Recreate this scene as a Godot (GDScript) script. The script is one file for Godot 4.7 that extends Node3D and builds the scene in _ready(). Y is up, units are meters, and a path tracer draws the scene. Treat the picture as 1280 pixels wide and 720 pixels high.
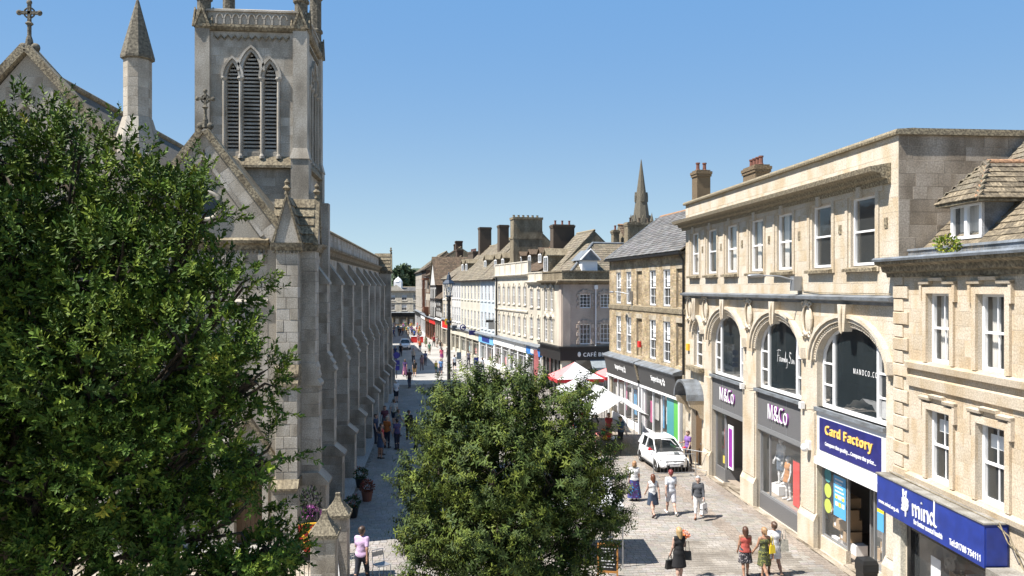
extends Node3D
# A market street seen from a first-floor window: x to the right, y up, -z down the street. Metres.

var M := {}
var T := {}
var taken := {}
var rng := RandomNumberGenerator.new()
var stone_cache := {}
var cloth_cache := {}
var unit_box: ArrayMesh

class MB:
	var v := PackedVector3Array()
	var n := PackedVector3Array()
	var c := PackedColorArray()
	var ix := PackedInt32Array()
	var xf := Transform3D()
	var tint := Color.WHITE
	var tinted := false
	func quad(a: Vector3, b: Vector3, d: Vector3, e: Vector3) -> void:
		a = xf * a; b = xf * b; d = xf * d; e = xf * e
		var nn := (d - a).cross(e - b).normalized()
		var i := v.size()
		v.append_array(PackedVector3Array([a, b, d, e])); n.append_array(PackedVector3Array([nn, nn, nn, nn]))
		if tinted: c.append_array(PackedColorArray([tint, tint, tint, tint]))
		ix.append_array(PackedInt32Array([i, i + 2, i + 1, i, i + 3, i + 2]))
	func tri(a: Vector3, b: Vector3, d: Vector3) -> void:
		a = xf * a; b = xf * b; d = xf * d
		var nn := (b - a).cross(d - a).normalized()
		var i := v.size()
		v.append_array(PackedVector3Array([a, b, d])); n.append_array(PackedVector3Array([nn, nn, nn]))
		if tinted: c.append_array(PackedColorArray([tint, tint, tint]))
		ix.append_array(PackedInt32Array([i, i + 2, i + 1]))
	func box(a: Vector3, b: Vector3) -> void:
		var p := Vector3(minf(a.x, b.x), minf(a.y, b.y), minf(a.z, b.z)); var q := Vector3(maxf(a.x, b.x), maxf(a.y, b.y), maxf(a.z, b.z))
		quad(Vector3(p.x, p.y, q.z), Vector3(q.x, p.y, q.z), Vector3(q.x, q.y, q.z), Vector3(p.x, q.y, q.z))
		quad(Vector3(q.x, p.y, p.z), Vector3(p.x, p.y, p.z), Vector3(p.x, q.y, p.z), Vector3(q.x, q.y, p.z))
		quad(Vector3(q.x, p.y, q.z), Vector3(q.x, p.y, p.z), Vector3(q.x, q.y, p.z), Vector3(q.x, q.y, q.z))
		quad(Vector3(p.x, p.y, p.z), Vector3(p.x, p.y, q.z), Vector3(p.x, q.y, q.z), Vector3(p.x, q.y, p.z))
		quad(Vector3(p.x, q.y, q.z), Vector3(q.x, q.y, q.z), Vector3(q.x, q.y, p.z), Vector3(p.x, q.y, p.z))
		quad(Vector3(p.x, p.y, p.z), Vector3(q.x, p.y, p.z), Vector3(q.x, p.y, q.z), Vector3(p.x, p.y, q.z))
	func frustum(a0: Vector3, a1: Vector3, b0: Vector3, b1: Vector3) -> void:
		# a box whose bottom rectangle a0..a1 (at a0.y) differs from its top rectangle b0..b1 (at b0.y)
		var p := [Vector3(a0.x, a0.y, a1.z), Vector3(a1.x, a0.y, a1.z), Vector3(a1.x, a0.y, a0.z), Vector3(a0.x, a0.y, a0.z)]
		var q := [Vector3(b0.x, b0.y, b1.z), Vector3(b1.x, b0.y, b1.z), Vector3(b1.x, b0.y, b0.z), Vector3(b0.x, b0.y, b0.z)]
		for k in 4:
			var j := (k + 1) % 4
			quad(p[k], p[j], q[j], q[k])
		quad(q[0], q[1], q[2], q[3]); quad(p[3], p[2], p[1], p[0])
	func cbox(a: Vector3, b: Vector3, ch: float) -> void:
		# box with its front (+z) edges and vertical edges chamfered
		var p := a; var q := b
		var zi := q.z - ch
		quad(Vector3(p.x + ch, p.y + ch, q.z), Vector3(q.x - ch, p.y + ch, q.z), Vector3(q.x - ch, q.y - ch, q.z), Vector3(p.x + ch, q.y - ch, q.z))
		quad(Vector3(p.x, p.y, zi), Vector3(q.x, p.y, zi), Vector3(q.x - ch, p.y + ch, q.z), Vector3(p.x + ch, p.y + ch, q.z))
		quad(Vector3(q.x, p.y, zi), Vector3(q.x, q.y, zi), Vector3(q.x - ch, q.y - ch, q.z), Vector3(q.x - ch, p.y + ch, q.z))
		quad(Vector3(q.x, q.y, zi), Vector3(p.x, q.y, zi), Vector3(p.x + ch, q.y - ch, q.z), Vector3(q.x - ch, q.y - ch, q.z))
		quad(Vector3(p.x, q.y, zi), Vector3(p.x, p.y, zi), Vector3(p.x + ch, p.y + ch, q.z), Vector3(p.x + ch, q.y - ch, q.z))
		quad(Vector3(q.x, p.y, zi), Vector3(q.x, p.y, p.z), Vector3(q.x, q.y, p.z), Vector3(q.x, q.y, zi))
		quad(Vector3(p.x, p.y, p.z), Vector3(p.x, p.y, zi), Vector3(p.x, q.y, zi), Vector3(p.x, q.y, p.z))
		quad(Vector3(p.x, q.y, zi), Vector3(q.x, q.y, zi), Vector3(q.x, q.y, p.z), Vector3(p.x, q.y, p.z))
		quad(Vector3(p.x, p.y, p.z), Vector3(q.x, p.y, p.z), Vector3(q.x, p.y, zi), Vector3(p.x, p.y, zi))
	func extrude(poly: PackedVector2Array, o: Vector3, A: Vector3, B: Vector3, d: Vector3, caps := true) -> void:
		var area := 0.0
		for k in poly.size():
			area += poly[k].cross(poly[(k + 1) % poly.size()])
		var pts := poly.duplicate()
		if area * A.cross(B).dot(d) < 0.0: pts.reverse()
		var m := pts.size()
		for k in m:
			var a := o + A * pts[k].x + B * pts[k].y
			var b := o + A * pts[(k + 1) % m].x + B * pts[(k + 1) % m].y
			quad(a, b, b + d, a + d)
		if caps:
			var t := Geometry2D.triangulate_polygon(pts)
			for k in range(0, t.size(), 3):
				var a := o + A * pts[t[k]].x + B * pts[t[k]].y
				var b := o + A * pts[t[k + 1]].x + B * pts[t[k + 1]].y
				var e := o + A * pts[t[k + 2]].x + B * pts[t[k + 2]].y
				if (b - a).cross(e - a).dot(d) < 0.0:
					var w := b; b = e; e = w
				tri(a + d, b + d, e + d); tri(a, e, b)
	func mould(x0: float, x1: float, prof: Array) -> void:
		# profile points (z, y) swept along x
		var p := PackedVector2Array()
		for q in prof: p.append(Vector2(q[0], q[1]))
		extrude(p, Vector3(x0, 0, 0), Vector3(0, 0, 1), Vector3(0, 1, 0), Vector3(x1 - x0, 0, 0))
	func tube(pts: Array, rad: Array, sides := 6, cap := true) -> void:
		var m := pts.size()
		var i0 := v.size()
		var up := Vector3(0.31, 0.2, 0.93)
		for k in m:
			var p: Vector3 = pts[k]
			var q: Vector3 = pts[mini(k + 1, m - 1)]; var o: Vector3 = pts[maxi(k - 1, 0)]
			var t: Vector3 = (q - o).normalized()
			if absf(t.dot(up)) > 0.95: up = Vector3(0.9, 0.3, 0.1)
			var a := t.cross(up).normalized(); var b := t.cross(a)
			up = a.cross(t)
			for s in sides:
				var g := TAU * s / sides
				var dd := a * cos(g) + b * sin(g)
				v.append(xf * (p + dd * rad[k])); n.append((xf.basis * dd).normalized())
				if tinted: c.append(tint)
		for k in m - 1:
			for s in sides:
				var s2 := (s + 1) % sides
				var a := i0 + k * sides + s; var b := i0 + k * sides + s2; var d := a + sides; var e := b + sides
				ix.append_array(PackedInt32Array([a, d, b, b, d, e]))
		if cap:
			for end in 2:
				var base := i0 + (m - 1) * sides * end
				var cc := v.size()
				v.append(xf * pts[(m - 1) * end]); n.append(n[base])
				if tinted: c.append(tint)
				for s in sides:
					var s2 := (s + 1) % sides
					if end: ix.append_array(PackedInt32Array([cc, base + s2, base + s]))
					else: ix.append_array(PackedInt32Array([cc, base + s, base + s2]))
	func lathe(o: Vector3, prof: Array, sides := 12, turn := 0.0, squash := 1.0) -> void:
		# prof: [radius, y] from bottom to top; flat faces
		for k in prof.size() - 1:
			for s in sides:
				var g := TAU * s / sides + turn; var h := TAU * (s + 1) / sides + turn
				var a: Array = prof[k]; var b: Array = prof[k + 1]
				var p := o + Vector3(cos(g) * a[0], a[1], -sin(g) * a[0] * squash); var q := o + Vector3(cos(h) * a[0], a[1], -sin(h) * a[0] * squash)
				var p2 := o + Vector3(cos(g) * b[0], b[1], -sin(g) * b[0] * squash); var q2 := o + Vector3(cos(h) * b[0], b[1], -sin(h) * b[0] * squash)
				if a[0] < 1e-5: tri(p, q2, p2)
				elif b[0] < 1e-5: tri(p, q, p2)
				else: quad(p, q, q2, p2)
	func ball(o: Vector3, r: Vector3, rings := 6, sides := 8) -> void:
		var i0 := v.size()
		for k in rings + 1:
			var th := PI * k / rings
			for s in sides:
				var g := TAU * s / sides
				var dd := Vector3(sin(th) * cos(g), cos(th), sin(th) * sin(g))
				v.append(xf * (o + dd * r)); n.append((xf.basis * (dd / r)).normalized())
				if tinted: c.append(tint)
		for k in rings:
			for s in sides:
				var s2 := (s + 1) % sides
				var a := i0 + k * sides + s; var b := i0 + k * sides + s2
				ix.append_array(PackedInt32Array([a, a + sides, b, b, a + sides, b + sides]))
	func grid(rows: Array, closed := false) -> void:
		# rows: Array of PackedVector3Array of equal length; smooth
		var i0 := v.size(); var w: int = rows[0].size(); var h: int = rows.size()
		for r in rows:
			for p in r:
				v.append(xf * p); n.append(Vector3.ZERO)
				if tinted: c.append(tint)
		var wn := w if closed else w - 1
		for j in h - 1:
			for i in wn:
				var a := i0 + j * w + i; var b := i0 + j * w + (i + 1) % w; var d := a + w; var e := b + w
				var nn := (v[b] - v[a]).cross(v[d] - v[a]) + (v[e] - v[b]).cross(v[d] - v[b])
				for q in [a, b, d, e]: n[q] += nn
				ix.append_array(PackedInt32Array([a, d, b, b, d, e]))
		for q in range(i0, v.size()): n[q] = n[q].normalized() if n[q].length() > 1e-9 else Vector3.UP
	func done() -> ArrayMesh:
		var arr := []
		arr.resize(Mesh.ARRAY_MAX)
		arr[Mesh.ARRAY_VERTEX] = v; arr[Mesh.ARRAY_NORMAL] = n; arr[Mesh.ARRAY_INDEX] = ix
		if tinted: arr[Mesh.ARRAY_COLOR] = c
		var m := ArrayMesh.new()
		if v.size(): m.add_surface_from_arrays(Mesh.PRIMITIVE_TRIANGLES, arr)
		return m

# ---------- nodes
func numbered(called: String) -> String:
	var k: int = taken.get(called, 0)
	taken[called] = k + 1
	return called if k == 0 else "%s_%03d" % [called, k]

func thing(called: String, label: String, category: String, at := Vector3.ZERO, basis := Basis(), group := "") -> Node3D:
	var o := Node3D.new()
	o.name = numbered(called); add_child(o)
	o.transform = Transform3D(basis, at)
	tag(o, label, category, group)
	return o

func tag(o: Node, label: String, category: String, group := "") -> void:
	o.set_meta("label", label); o.set_meta("category", category)
	if group: o.set_meta("group", group)

func part(parent: Node, called: String, mb: MB, m: Material) -> MeshInstance3D:
	return place(parent, called, mb.done(), m)

func place(parent: Node, called: String, mesh: Mesh, m: Material, xf := Transform3D()) -> MeshInstance3D:
	var o := MeshInstance3D.new()
	o.name = numbered(called) if parent == self else called
	o.mesh = mesh; o.material_override = m; o.transform = xf
	parent.add_child(o, true)
	return o

func structure(called: String, mb: MB, m: Material) -> MeshInstance3D:
	var o := part(self, called, mb, m)
	o.set_meta("kind", "structure")
	return o

func copies(parent: Node, called: String, mesh: Mesh, m: Material, xfs: Array, cols: Array) -> MultiMeshInstance3D:
	var mm := MultiMesh.new()
	mm.transform_format = MultiMesh.TRANSFORM_3D
	mm.use_colors = true
	mm.mesh = mesh
	mm.instance_count = xfs.size()
	for k in xfs.size():
		mm.set_instance_transform(k, xfs[k]); mm.set_instance_color(k, cols[k])
	var o := MultiMeshInstance3D.new()
	o.name = called; o.multimesh = mm; o.material_override = m
	parent.add_child(o, true)
	o.set_meta("kind", "stuff")
	return o

func bar(parent: Node, called: String, a: Vector3, b: Vector3, m: Material) -> MeshInstance3D:
	var mb := MB.new(); mb.box(a, b)
	return part(parent, called, mb, m)

func V(x: float, y: float, z: float) -> Vector3: return Vector3(x, y, z)
func W(x: float, d: float, y := 0.0) -> Vector3: return Vector3(x, y, -d)
func R(a: float, b: float) -> float: return rng.randf_range(a, b)
func gr(k: float, s := 1.0) -> Color: return Color(s * k, s * k, s * k)
func facing(a: Vector3, b: Vector3) -> Basis:
	# local x from a to b along the ground, y up, z out of the wall
	var x := (b - a); x.y = 0; x = x.normalized()
	return Basis(x, Vector3.UP, x.cross(Vector3.UP))

# ---------- materials
func noise_tex(kind: int, freq: float, oct: int, lo: Color, hi: Color, sd: int, mid := Color(0, 0, 0, 0), normal := 0.0) -> NoiseTexture2D:
	var f := FastNoiseLite.new()
	f.noise_type = kind; f.frequency = freq; f.fractal_octaves = oct; f.seed = sd
	f.fractal_type = FastNoiseLite.FRACTAL_FBM
	var t := NoiseTexture2D.new()
	t.width = 512; t.height = 512; t.seamless = true; t.noise = f
	if normal > 0.0:
		t.as_normal_map = true; t.bump_strength = normal
	else:
		var g := Gradient.new()
		g.set_color(0, lo); g.set_color(1, hi)
		g.set_offset(0, 0.15); g.set_offset(1, 0.85)
		if mid.a > 0.0: g.add_point(0.5, mid)
		t.color_ramp = g
	return t

func textures() -> void:
	var S := FastNoiseLite.TYPE_SIMPLEX_SMOOTH
	T.grain = noise_tex(S, 0.03, 5, gr(0.8), gr(1.0), 1)
	T.blotch = noise_tex(S, 0.008, 5, Color(0.74, 0.72, 0.69), gr(1.0), 2, Color(0.9, 0.89, 0.87))
	T.soft = noise_tex(S, 0.006, 4, gr(0.86), gr(1.0), 9)
	T.tan = noise_tex(S, 0.01, 5, Color(0.92, 0.87, 0.79), gr(1.0), 8, Color(0.97, 0.955, 0.93))
	T.patch = noise_tex(S, 0.012, 5, Color(0.5, 0.46, 0.4), Color(1.0, 0.98, 0.95), 3, Color(0.88, 0.84, 0.78))
	T.lichen = noise_tex(FastNoiseLite.TYPE_SIMPLEX, 0.014, 5, Color(0.56, 0.54, 0.5), Color(1.0, 0.98, 0.9), 4, Color(0.8, 0.78, 0.72))
	T.bump = noise_tex(S, 0.05, 4, gr(0), gr(1), 5, Color(0, 0, 0, 0), 5.0)
	T.coarse = noise_tex(S, 0.02, 4, gr(0), gr(1), 6, Color(0, 0, 0, 0), 7.0)
	T.leaf = noise_tex(S, 0.01, 3, Color(0.7, 0.78, 0.6), Color(1.0, 1.0, 0.9), 7)

func mat(c: Color, rough := 0.8, tex: Texture2D = null, scale := Vector3.ONE, over: Texture2D = null, oscale := Vector3.ONE, nrm: Texture2D = null, nscale := 0.5) -> StandardMaterial3D:
	var m := StandardMaterial3D.new()
	m.albedo_color = c.linear_to_srgb()
	m.roughness = rough
	if tex or nrm:
		m.uv1_triplanar = true; m.uv1_world_triplanar = true; m.uv1_scale = scale
		m.albedo_texture = tex
	if nrm:
		m.normal_enabled = true; m.normal_texture = nrm; m.normal_scale = nscale
	if over:
		m.detail_enabled = true; m.detail_albedo = over; m.detail_blend_mode = BaseMaterial3D.BLEND_MODE_MUL
		m.detail_uv_layer = BaseMaterial3D.DETAIL_UV_2
		m.uv2_triplanar = true; m.uv2_world_triplanar = true; m.uv2_scale = oscale
	return m

func tinted(m: StandardMaterial3D) -> StandardMaterial3D:
	m.vertex_color_use_as_albedo = true
	return m

func stone_set(key: String, c: Color, spread: float, over: Texture2D = null, rough := 0.9) -> void:
	if over == null: over = T.soft
	# four tones of one stone, each with grain and weathering of its own
	var out := []
	for k in 5:
		var f: float = 1.0 + spread * [0.0, -0.9, 0.55, -0.4, 1.0][k]
		var w: float = spread * [0.0, 0.3, -0.25, 0.5, 0.1][k]
		out.append(mat(Color(c.r * f * (1.0 + 0.3 * w), c.g * f, c.b * f * (1.0 - 0.6 * w)), rough, T.grain, Vector3(0.9, 0.9, 0.9) * (1.0 + 0.13 * k), over, Vector3(0.16, 0.09, 0.16) * (1.0 + 0.1 * k), T.bump, 0.4))
	M[key] = out

func materials() -> void:
	textures()
	stone_set("cream", Color(0.655, 0.595, 0.5), 0.07, T.tan)
	stone_set("warm", Color(0.625, 0.545, 0.435), 0.09, T.tan)
	stone_set("church", Color(0.54, 0.5, 0.435), 0.08, T.blotch)
	stone_set("churchlight", Color(0.54, 0.5, 0.435), 0.08, T.blotch)
	stone_set("white_stone", Color(0.74, 0.68, 0.565), 0.05)
	stone_set("pink_stone", Color(0.58, 0.49, 0.41), 0.07)
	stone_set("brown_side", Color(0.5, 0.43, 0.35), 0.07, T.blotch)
	M.mortar = mat(Color(0.58, 0.51, 0.41), 0.95, T.grain, Vector3.ONE * 1.3)
	M.church_mortar = mat(Color(0.38, 0.345, 0.285), 0.95, T.grain, Vector3.ONE * 1.3)
	M.weathered = mat(Color(0.39, 0.35, 0.29), 0.95, T.lichen, Vector3(0.9, 0.9, 0.9), T.blotch, Vector3(0.25, 0.12, 0.25), T.bump, 0.8)
	M.coping = mat(Color(0.46, 0.41, 0.33), 0.95, T.lichen, Vector3(1.3, 1.3, 1.3), T.grain, Vector3.ONE * 0.6, T.bump, 0.8)
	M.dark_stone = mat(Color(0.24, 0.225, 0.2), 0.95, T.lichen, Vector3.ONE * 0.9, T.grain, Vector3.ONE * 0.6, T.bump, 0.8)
	M.ledge = mat(Color(0.36, 0.35, 0.325), 0.7, T.grain, Vector3.ONE, T.blotch, Vector3.ONE * 0.3)
	M.lead = mat(Color(0.24, 0.27, 0.31), 0.55, T.grain, Vector3.ONE, T.blotch, Vector3.ONE * 0.3)
	M.slate = tinted(mat(Color(0.22, 0.215, 0.215), 0.7, T.grain, Vector3.ONE * 1.2, T.blotch, Vector3.ONE * 0.25, T.bump, 0.5))
	M.stone_slate = tinted(mat(Color(0.34, 0.305, 0.265), 0.95, T.lichen, Vector3.ONE * 1.1, T.grain, Vector3.ONE * 0.7, T.coarse, 0.8))
	M.brown_tile = tinted(mat(Color(0.20, 0.145, 0.11), 0.95, T.lichen, Vector3.ONE * 0.7, T.grain, Vector3.ONE * 0.5))
	M.slate_plain = mat(Color(0.17, 0.155, 0.14), 0.85, T.lichen, Vector3.ONE * 0.6, T.grain, Vector3.ONE)
	M.ridge = mat(Color(0.45, 0.27, 0.18), 0.9, T.lichen, Vector3.ONE * 1.2)
	M.brick = tinted(mat(Color(0.64, 0.52, 0.36), 0.92, T.grain, Vector3.ONE * 2.0, T.blotch, Vector3.ONE * 0.2, T.bump, 0.4))
	M.brick_mortar = mat(Color(0.54, 0.48, 0.38), 0.95, T.grain, Vector3.ONE * 1.5, T.blotch, Vector3.ONE * 0.3)
	M.redbrick = mat(Color(0.13, 0.085, 0.065), 0.92, T.lichen, Vector3.ONE * 1.6, T.grain, Vector3.ONE * 2.0)
	M.darkbrick = mat(Color(0.16, 0.125, 0.105), 0.92, T.lichen, Vector3.ONE * 1.4, T.grain, Vector3.ONE * 2.0)
	M.yellowstack = mat(Color(0.30, 0.23, 0.16), 0.92, T.lichen, Vector3.ONE * 1.6, T.grain, Vector3.ONE * 2.0)
	M.terracotta = mat(Color(0.2, 0.08, 0.055), 0.8, T.grain, Vector3.ONE * 3.0)
	M.white = mat(Color(0.76, 0.76, 0.76), 0.4)
	M.whitewash = mat(Color(0.78, 0.77, 0.74), 0.85, T.soft, Vector3(0.3, 0.15, 0.3), T.grain, Vector3.ONE * 0.8)
	M.creamwash = mat(Color(0.76, 0.72, 0.60), 0.85, T.soft, Vector3(0.3, 0.15, 0.3), T.grain, Vector3.ONE * 0.8)
	M.bluewash = mat(Color(0.68, 0.75, 0.8), 0.85, T.soft, Vector3(0.3, 0.15, 0.3), T.grain, Vector3.ONE * 0.8)
	M.beigewash = mat(Color(0.66, 0.59, 0.48), 0.85, T.soft, Vector3(0.3, 0.15, 0.3), T.grain, Vector3.ONE * 0.8)
	M.timber = mat(Color(0.028, 0.02, 0.015), 0.8, T.grain, Vector3(3, 0.5, 3))
	M.brown_wood = mat(Color(0.16, 0.06, 0.028), 0.6, T.grain, Vector3(4, 0.4, 4))
	M.oak_door = mat(Color(0.13, 0.075, 0.035), 0.7, T.grain, Vector3(5, 0.4, 5))
	M.table_wood = mat(Color(0.3, 0.19, 0.1), 0.7, T.grain, Vector3(5, 1, 1))
	M.dark_room = mat(Color(0.34, 0.31, 0.28), 0.95)
	M.shop_room = mat(Color(0.34, 0.31, 0.28), 0.9)
	M.shop_floor = mat(Color(0.3, 0.25, 0.2), 0.5)
	M.curtain = mat(Color(0.62, 0.6, 0.56), 0.9, T.soft, Vector3(4, 0.2, 4))
	M.blind = mat(Color(0.78, 0.8, 0.82), 0.8)
	M.glass = mat(Color(0.5, 0.55, 0.56, 0.06), 0.02)
	M.glass.transparency = BaseMaterial3D.TRANSPARENCY_ALPHA
	M.board = mat(Color(0.05, 0.06, 0.065), 0.6)
	M.glass.normal_enabled = true; M.glass.normal_texture = T.coarse; M.glass.normal_scale = 0.035; M.glass.uv1_triplanar = true; M.glass.uv1_world_triplanar = true; M.glass.uv1_scale = Vector3.ONE * 0.35
	M.tint_glass = mat(Color(0.03, 0.04, 0.045, 0.55), 0.02)
	M.tint_glass.transparency = BaseMaterial3D.TRANSPARENCY_ALPHA
	M.lantern_glass = mat(Color(0.6, 0.6, 0.55, 0.25), 0.1); M.lantern_glass.transparency = BaseMaterial3D.TRANSPARENCY_ALPHA
	M.gold_wood = mat(Color(0.5, 0.22, 0.05), 0.6, T.grain, Vector3(3, 1, 3))
	M.cap_stone = mat(Color(0.33, 0.30, 0.25), 0.95, T.lichen, Vector3.ONE * 1.6, T.grain, Vector3.ONE, T.coarse, 0.8)
	M.leaded = mat(Color(0.02, 0.025, 0.03), 0.15)
	M.iron = mat(Color(0.012, 0.012, 0.013), 0.45)
	M.bluegrey = mat(Color(0.035, 0.05, 0.075), 0.45)
	M.steel = mat(Color(0.5, 0.5, 0.5), 0.35); M.steel.metallic = 0.9
	M.galv = mat(Color(0.42, 0.43, 0.44), 0.45, T.grain, Vector3.ONE * 3.0); M.galv.metallic = 0.6
	M.black = mat(Color(0.012, 0.012, 0.012), 0.5)
	M.black_gloss = mat(Color(0.01, 0.01, 0.011), 0.25)
	M.rubber = mat(Color(0.018, 0.018, 0.018), 0.85)
	M.grey_fascia = mat(Color(0.15, 0.15, 0.155), 0.5, T.grain, Vector3.ONE * 1.4)
	M.dark_fascia = mat(Color(0.045, 0.043, 0.042), 0.5, T.grain, Vector3.ONE * 1.4)
	M.navy = mat(Color(0.02, 0.022, 0.16), 0.35, T.soft, Vector3.ONE * 0.6)
	M.royal = mat(Color(0.013, 0.036, 0.25), 0.4, T.soft, Vector3.ONE * 0.6)
	M.sign_blue = mat(Color(0.03, 0.17, 0.5), 0.4)
	M.sky_sign = mat(Color(0.16, 0.42, 0.72), 0.4)
	M.sign_red = mat(Color(0.62, 0.03, 0.025), 0.4)
	M.purple = mat(Color(0.24, 0.02, 0.28), 0.5)
	M.magenta = mat(Color(0.5, 0.12, 0.25), 0.5)
	M.teal = mat(Color(0.07, 0.27, 0.3), 0.5)
	M.green_sign = mat(Color(0.1, 0.4, 0.08), 0.5)
	M.lime = mat(Color(0.42, 0.5, 0.1), 0.5)
	M.yellow = mat(Color(0.8, 0.6, 0.04), 0.5)
	M.gold = mat(Color(0.75, 0.42, 0.03), 0.5)
	M.amber_text = mat(Color(0.86, 0.52, 0.12), 0.5)
	M.orange = mat(Color(0.75, 0.2, 0.04), 0.6)
	M.sky_poster = mat(Color(0.08, 0.33, 0.6), 0.5)
	M.cardboard = mat(Color(0.42, 0.29, 0.17), 0.85, T.grain, Vector3.ONE * 2.0)
	M.canvas = mat(Color(0.78, 0.79, 0.8), 0.85, T.soft, Vector3.ONE * 0.5, T.grain, Vector3.ONE * 2.0); M.canvas.backlight = Color(0.5, 0.5, 0.5)
	M.canvas_red = mat(Color(0.62, 0.035, 0.05), 0.85, T.soft, Vector3.ONE * 0.5); M.canvas_red.backlight = Color(0.2, 0.02, 0.02)
	M.canvas_pink = mat(Color(0.72, 0.24, 0.24), 0.85, T.soft, Vector3.ONE * 0.5); M.canvas_pink.backlight = Color(0.2, 0.05, 0.05)
	M.awning_grey = mat(Color(0.22, 0.25, 0.27), 0.85, T.soft, Vector3.ONE)
	M.car_white = mat(Color(0.72, 0.73, 0.74), 0.3); M.car_white.clearcoat_enabled = true; M.car_white.clearcoat = 0.8; M.car_white.clearcoat_roughness = 0.05
	M.car_glass = mat(Color(0.012, 0.015, 0.017, 0.75), 0.03); M.car_glass.transparency = BaseMaterial3D.TRANSPARENCY_ALPHA
	M.headlamp = mat(Color(0.55, 0.57, 0.6), 0.12)
	M.red_cap = mat(Color(0.6, 0.02, 0.03), 0.3)
	M.asphalt = mat(Color(0.44, 0.425, 0.395), 0.92, T.grain, Vector3.ONE * 0.6, T.soft, Vector3.ONE * 0.06, T.bump, 0.5)
	M.joint = mat(Color(0.28, 0.255, 0.22), 0.95, T.grain, Vector3.ONE * 1.5, T.blotch, Vector3.ONE * 0.15)
	M.sett = tinted(mat(Color(1, 1, 1), 0.85, T.grain, Vector3.ONE * 1.1, T.soft, Vector3.ONE * 0.11, T.bump, 0.5))
	M.flag = mat(Color(0.46, 0.43, 0.385), 0.9, T.grain, Vector3.ONE * 0.8, T.patch, Vector3.ONE * 0.12, T.bump, 0.4)
	M.bark = mat(Color(0.075, 0.058, 0.042), 0.95, T.lichen, Vector3(2.5, 0.7, 2.5), null, Vector3.ONE, T.coarse, 1.0)
	M.twig = mat(Color(0.06, 0.045, 0.03), 0.9)
	M.leaf_oak = tinted(mat(Color(1, 1, 1), 0.55)); M.leaf_oak.metallic_specular = 0.24; M.leaf_oak.backlight = Color(0.5, 0.62, 0.14)
	M.leaf_plum = tinted(mat(Color(1, 1, 1), 0.5)); M.leaf_plum.metallic_specular = 0.24; M.leaf_plum.backlight = Color(0.4, 0.5, 0.18)
	M.leaf_far = tinted(mat(Color(1, 1, 1), 0.7)); M.leaf_far.backlight = Color(0.2, 0.25, 0.1)
	M.petal_pink = mat(Color(0.6, 0.1, 0.42), 0.7)
	M.petal_red = mat(Color(0.7, 0.04, 0.05), 0.7)
	M.hill = mat(Color(0.05, 0.085, 0.035), 0.95, T.patch, Vector3.ONE * 0.03)

# ---------- walls, openings, stones
# an opening: {x0, x1, y0, y1 (spring for arches), kind: rect / arch / point, rise}
func hole(x0: float, x1: float, y0: float, y1: float, kind := "rect", rise := 0.0) -> Dictionary:
	return {"x0": x0, "x1": x1, "y0": y0, "y1": y1, "kind": kind, "rise": rise}

func head(h: Dictionary, x: float) -> float:
	if h.kind == "rect": return h.y1
	var c: float = (h.x0 + h.x1) * 0.5; var w: float = (h.x1 - h.x0) * 0.5
	var t := clampf(absf(x - c) / w, 0.0, 1.0)
	if h.kind == "arch": return h.y1 + h.rise * sqrt(maxf(0.0, 1.0 - t * t))
	# pointed: two arcs that meet at the rise
	var r: float = (h.rise * h.rise + w * w) / (2.0 * w)
	var dx: float = t * w + (r - w)
	return h.y1 + sqrt(maxf(0.0, r * r - dx * dx))

func head_xs(h: Dictionary, n := 10) -> Array:
	if h.kind == "rect": return [h.x0, h.x1]
	var out := []
	var c: float = (h.x0 + h.x1) * 0.5; var w: float = (h.x1 - h.x0) * 0.5
	for k in n + 1: out.append(c - w * cos(PI * k / n))
	out[0] = h.x0; out[n] = h.x1
	return out

func top_at(top: Array, x: float) -> float:
	for k in top.size() - 1:
		if x <= top[k + 1][0] + 1e-6:
			var a: Array = top[k]; var b: Array = top[k + 1]
			if b[0] - a[0] < 1e-6: continue
			return lerpf(a[1], b[1], clampf((x - a[0]) / (b[0] - a[0]), 0.0, 1.0))
	return top[-1][1]

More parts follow.
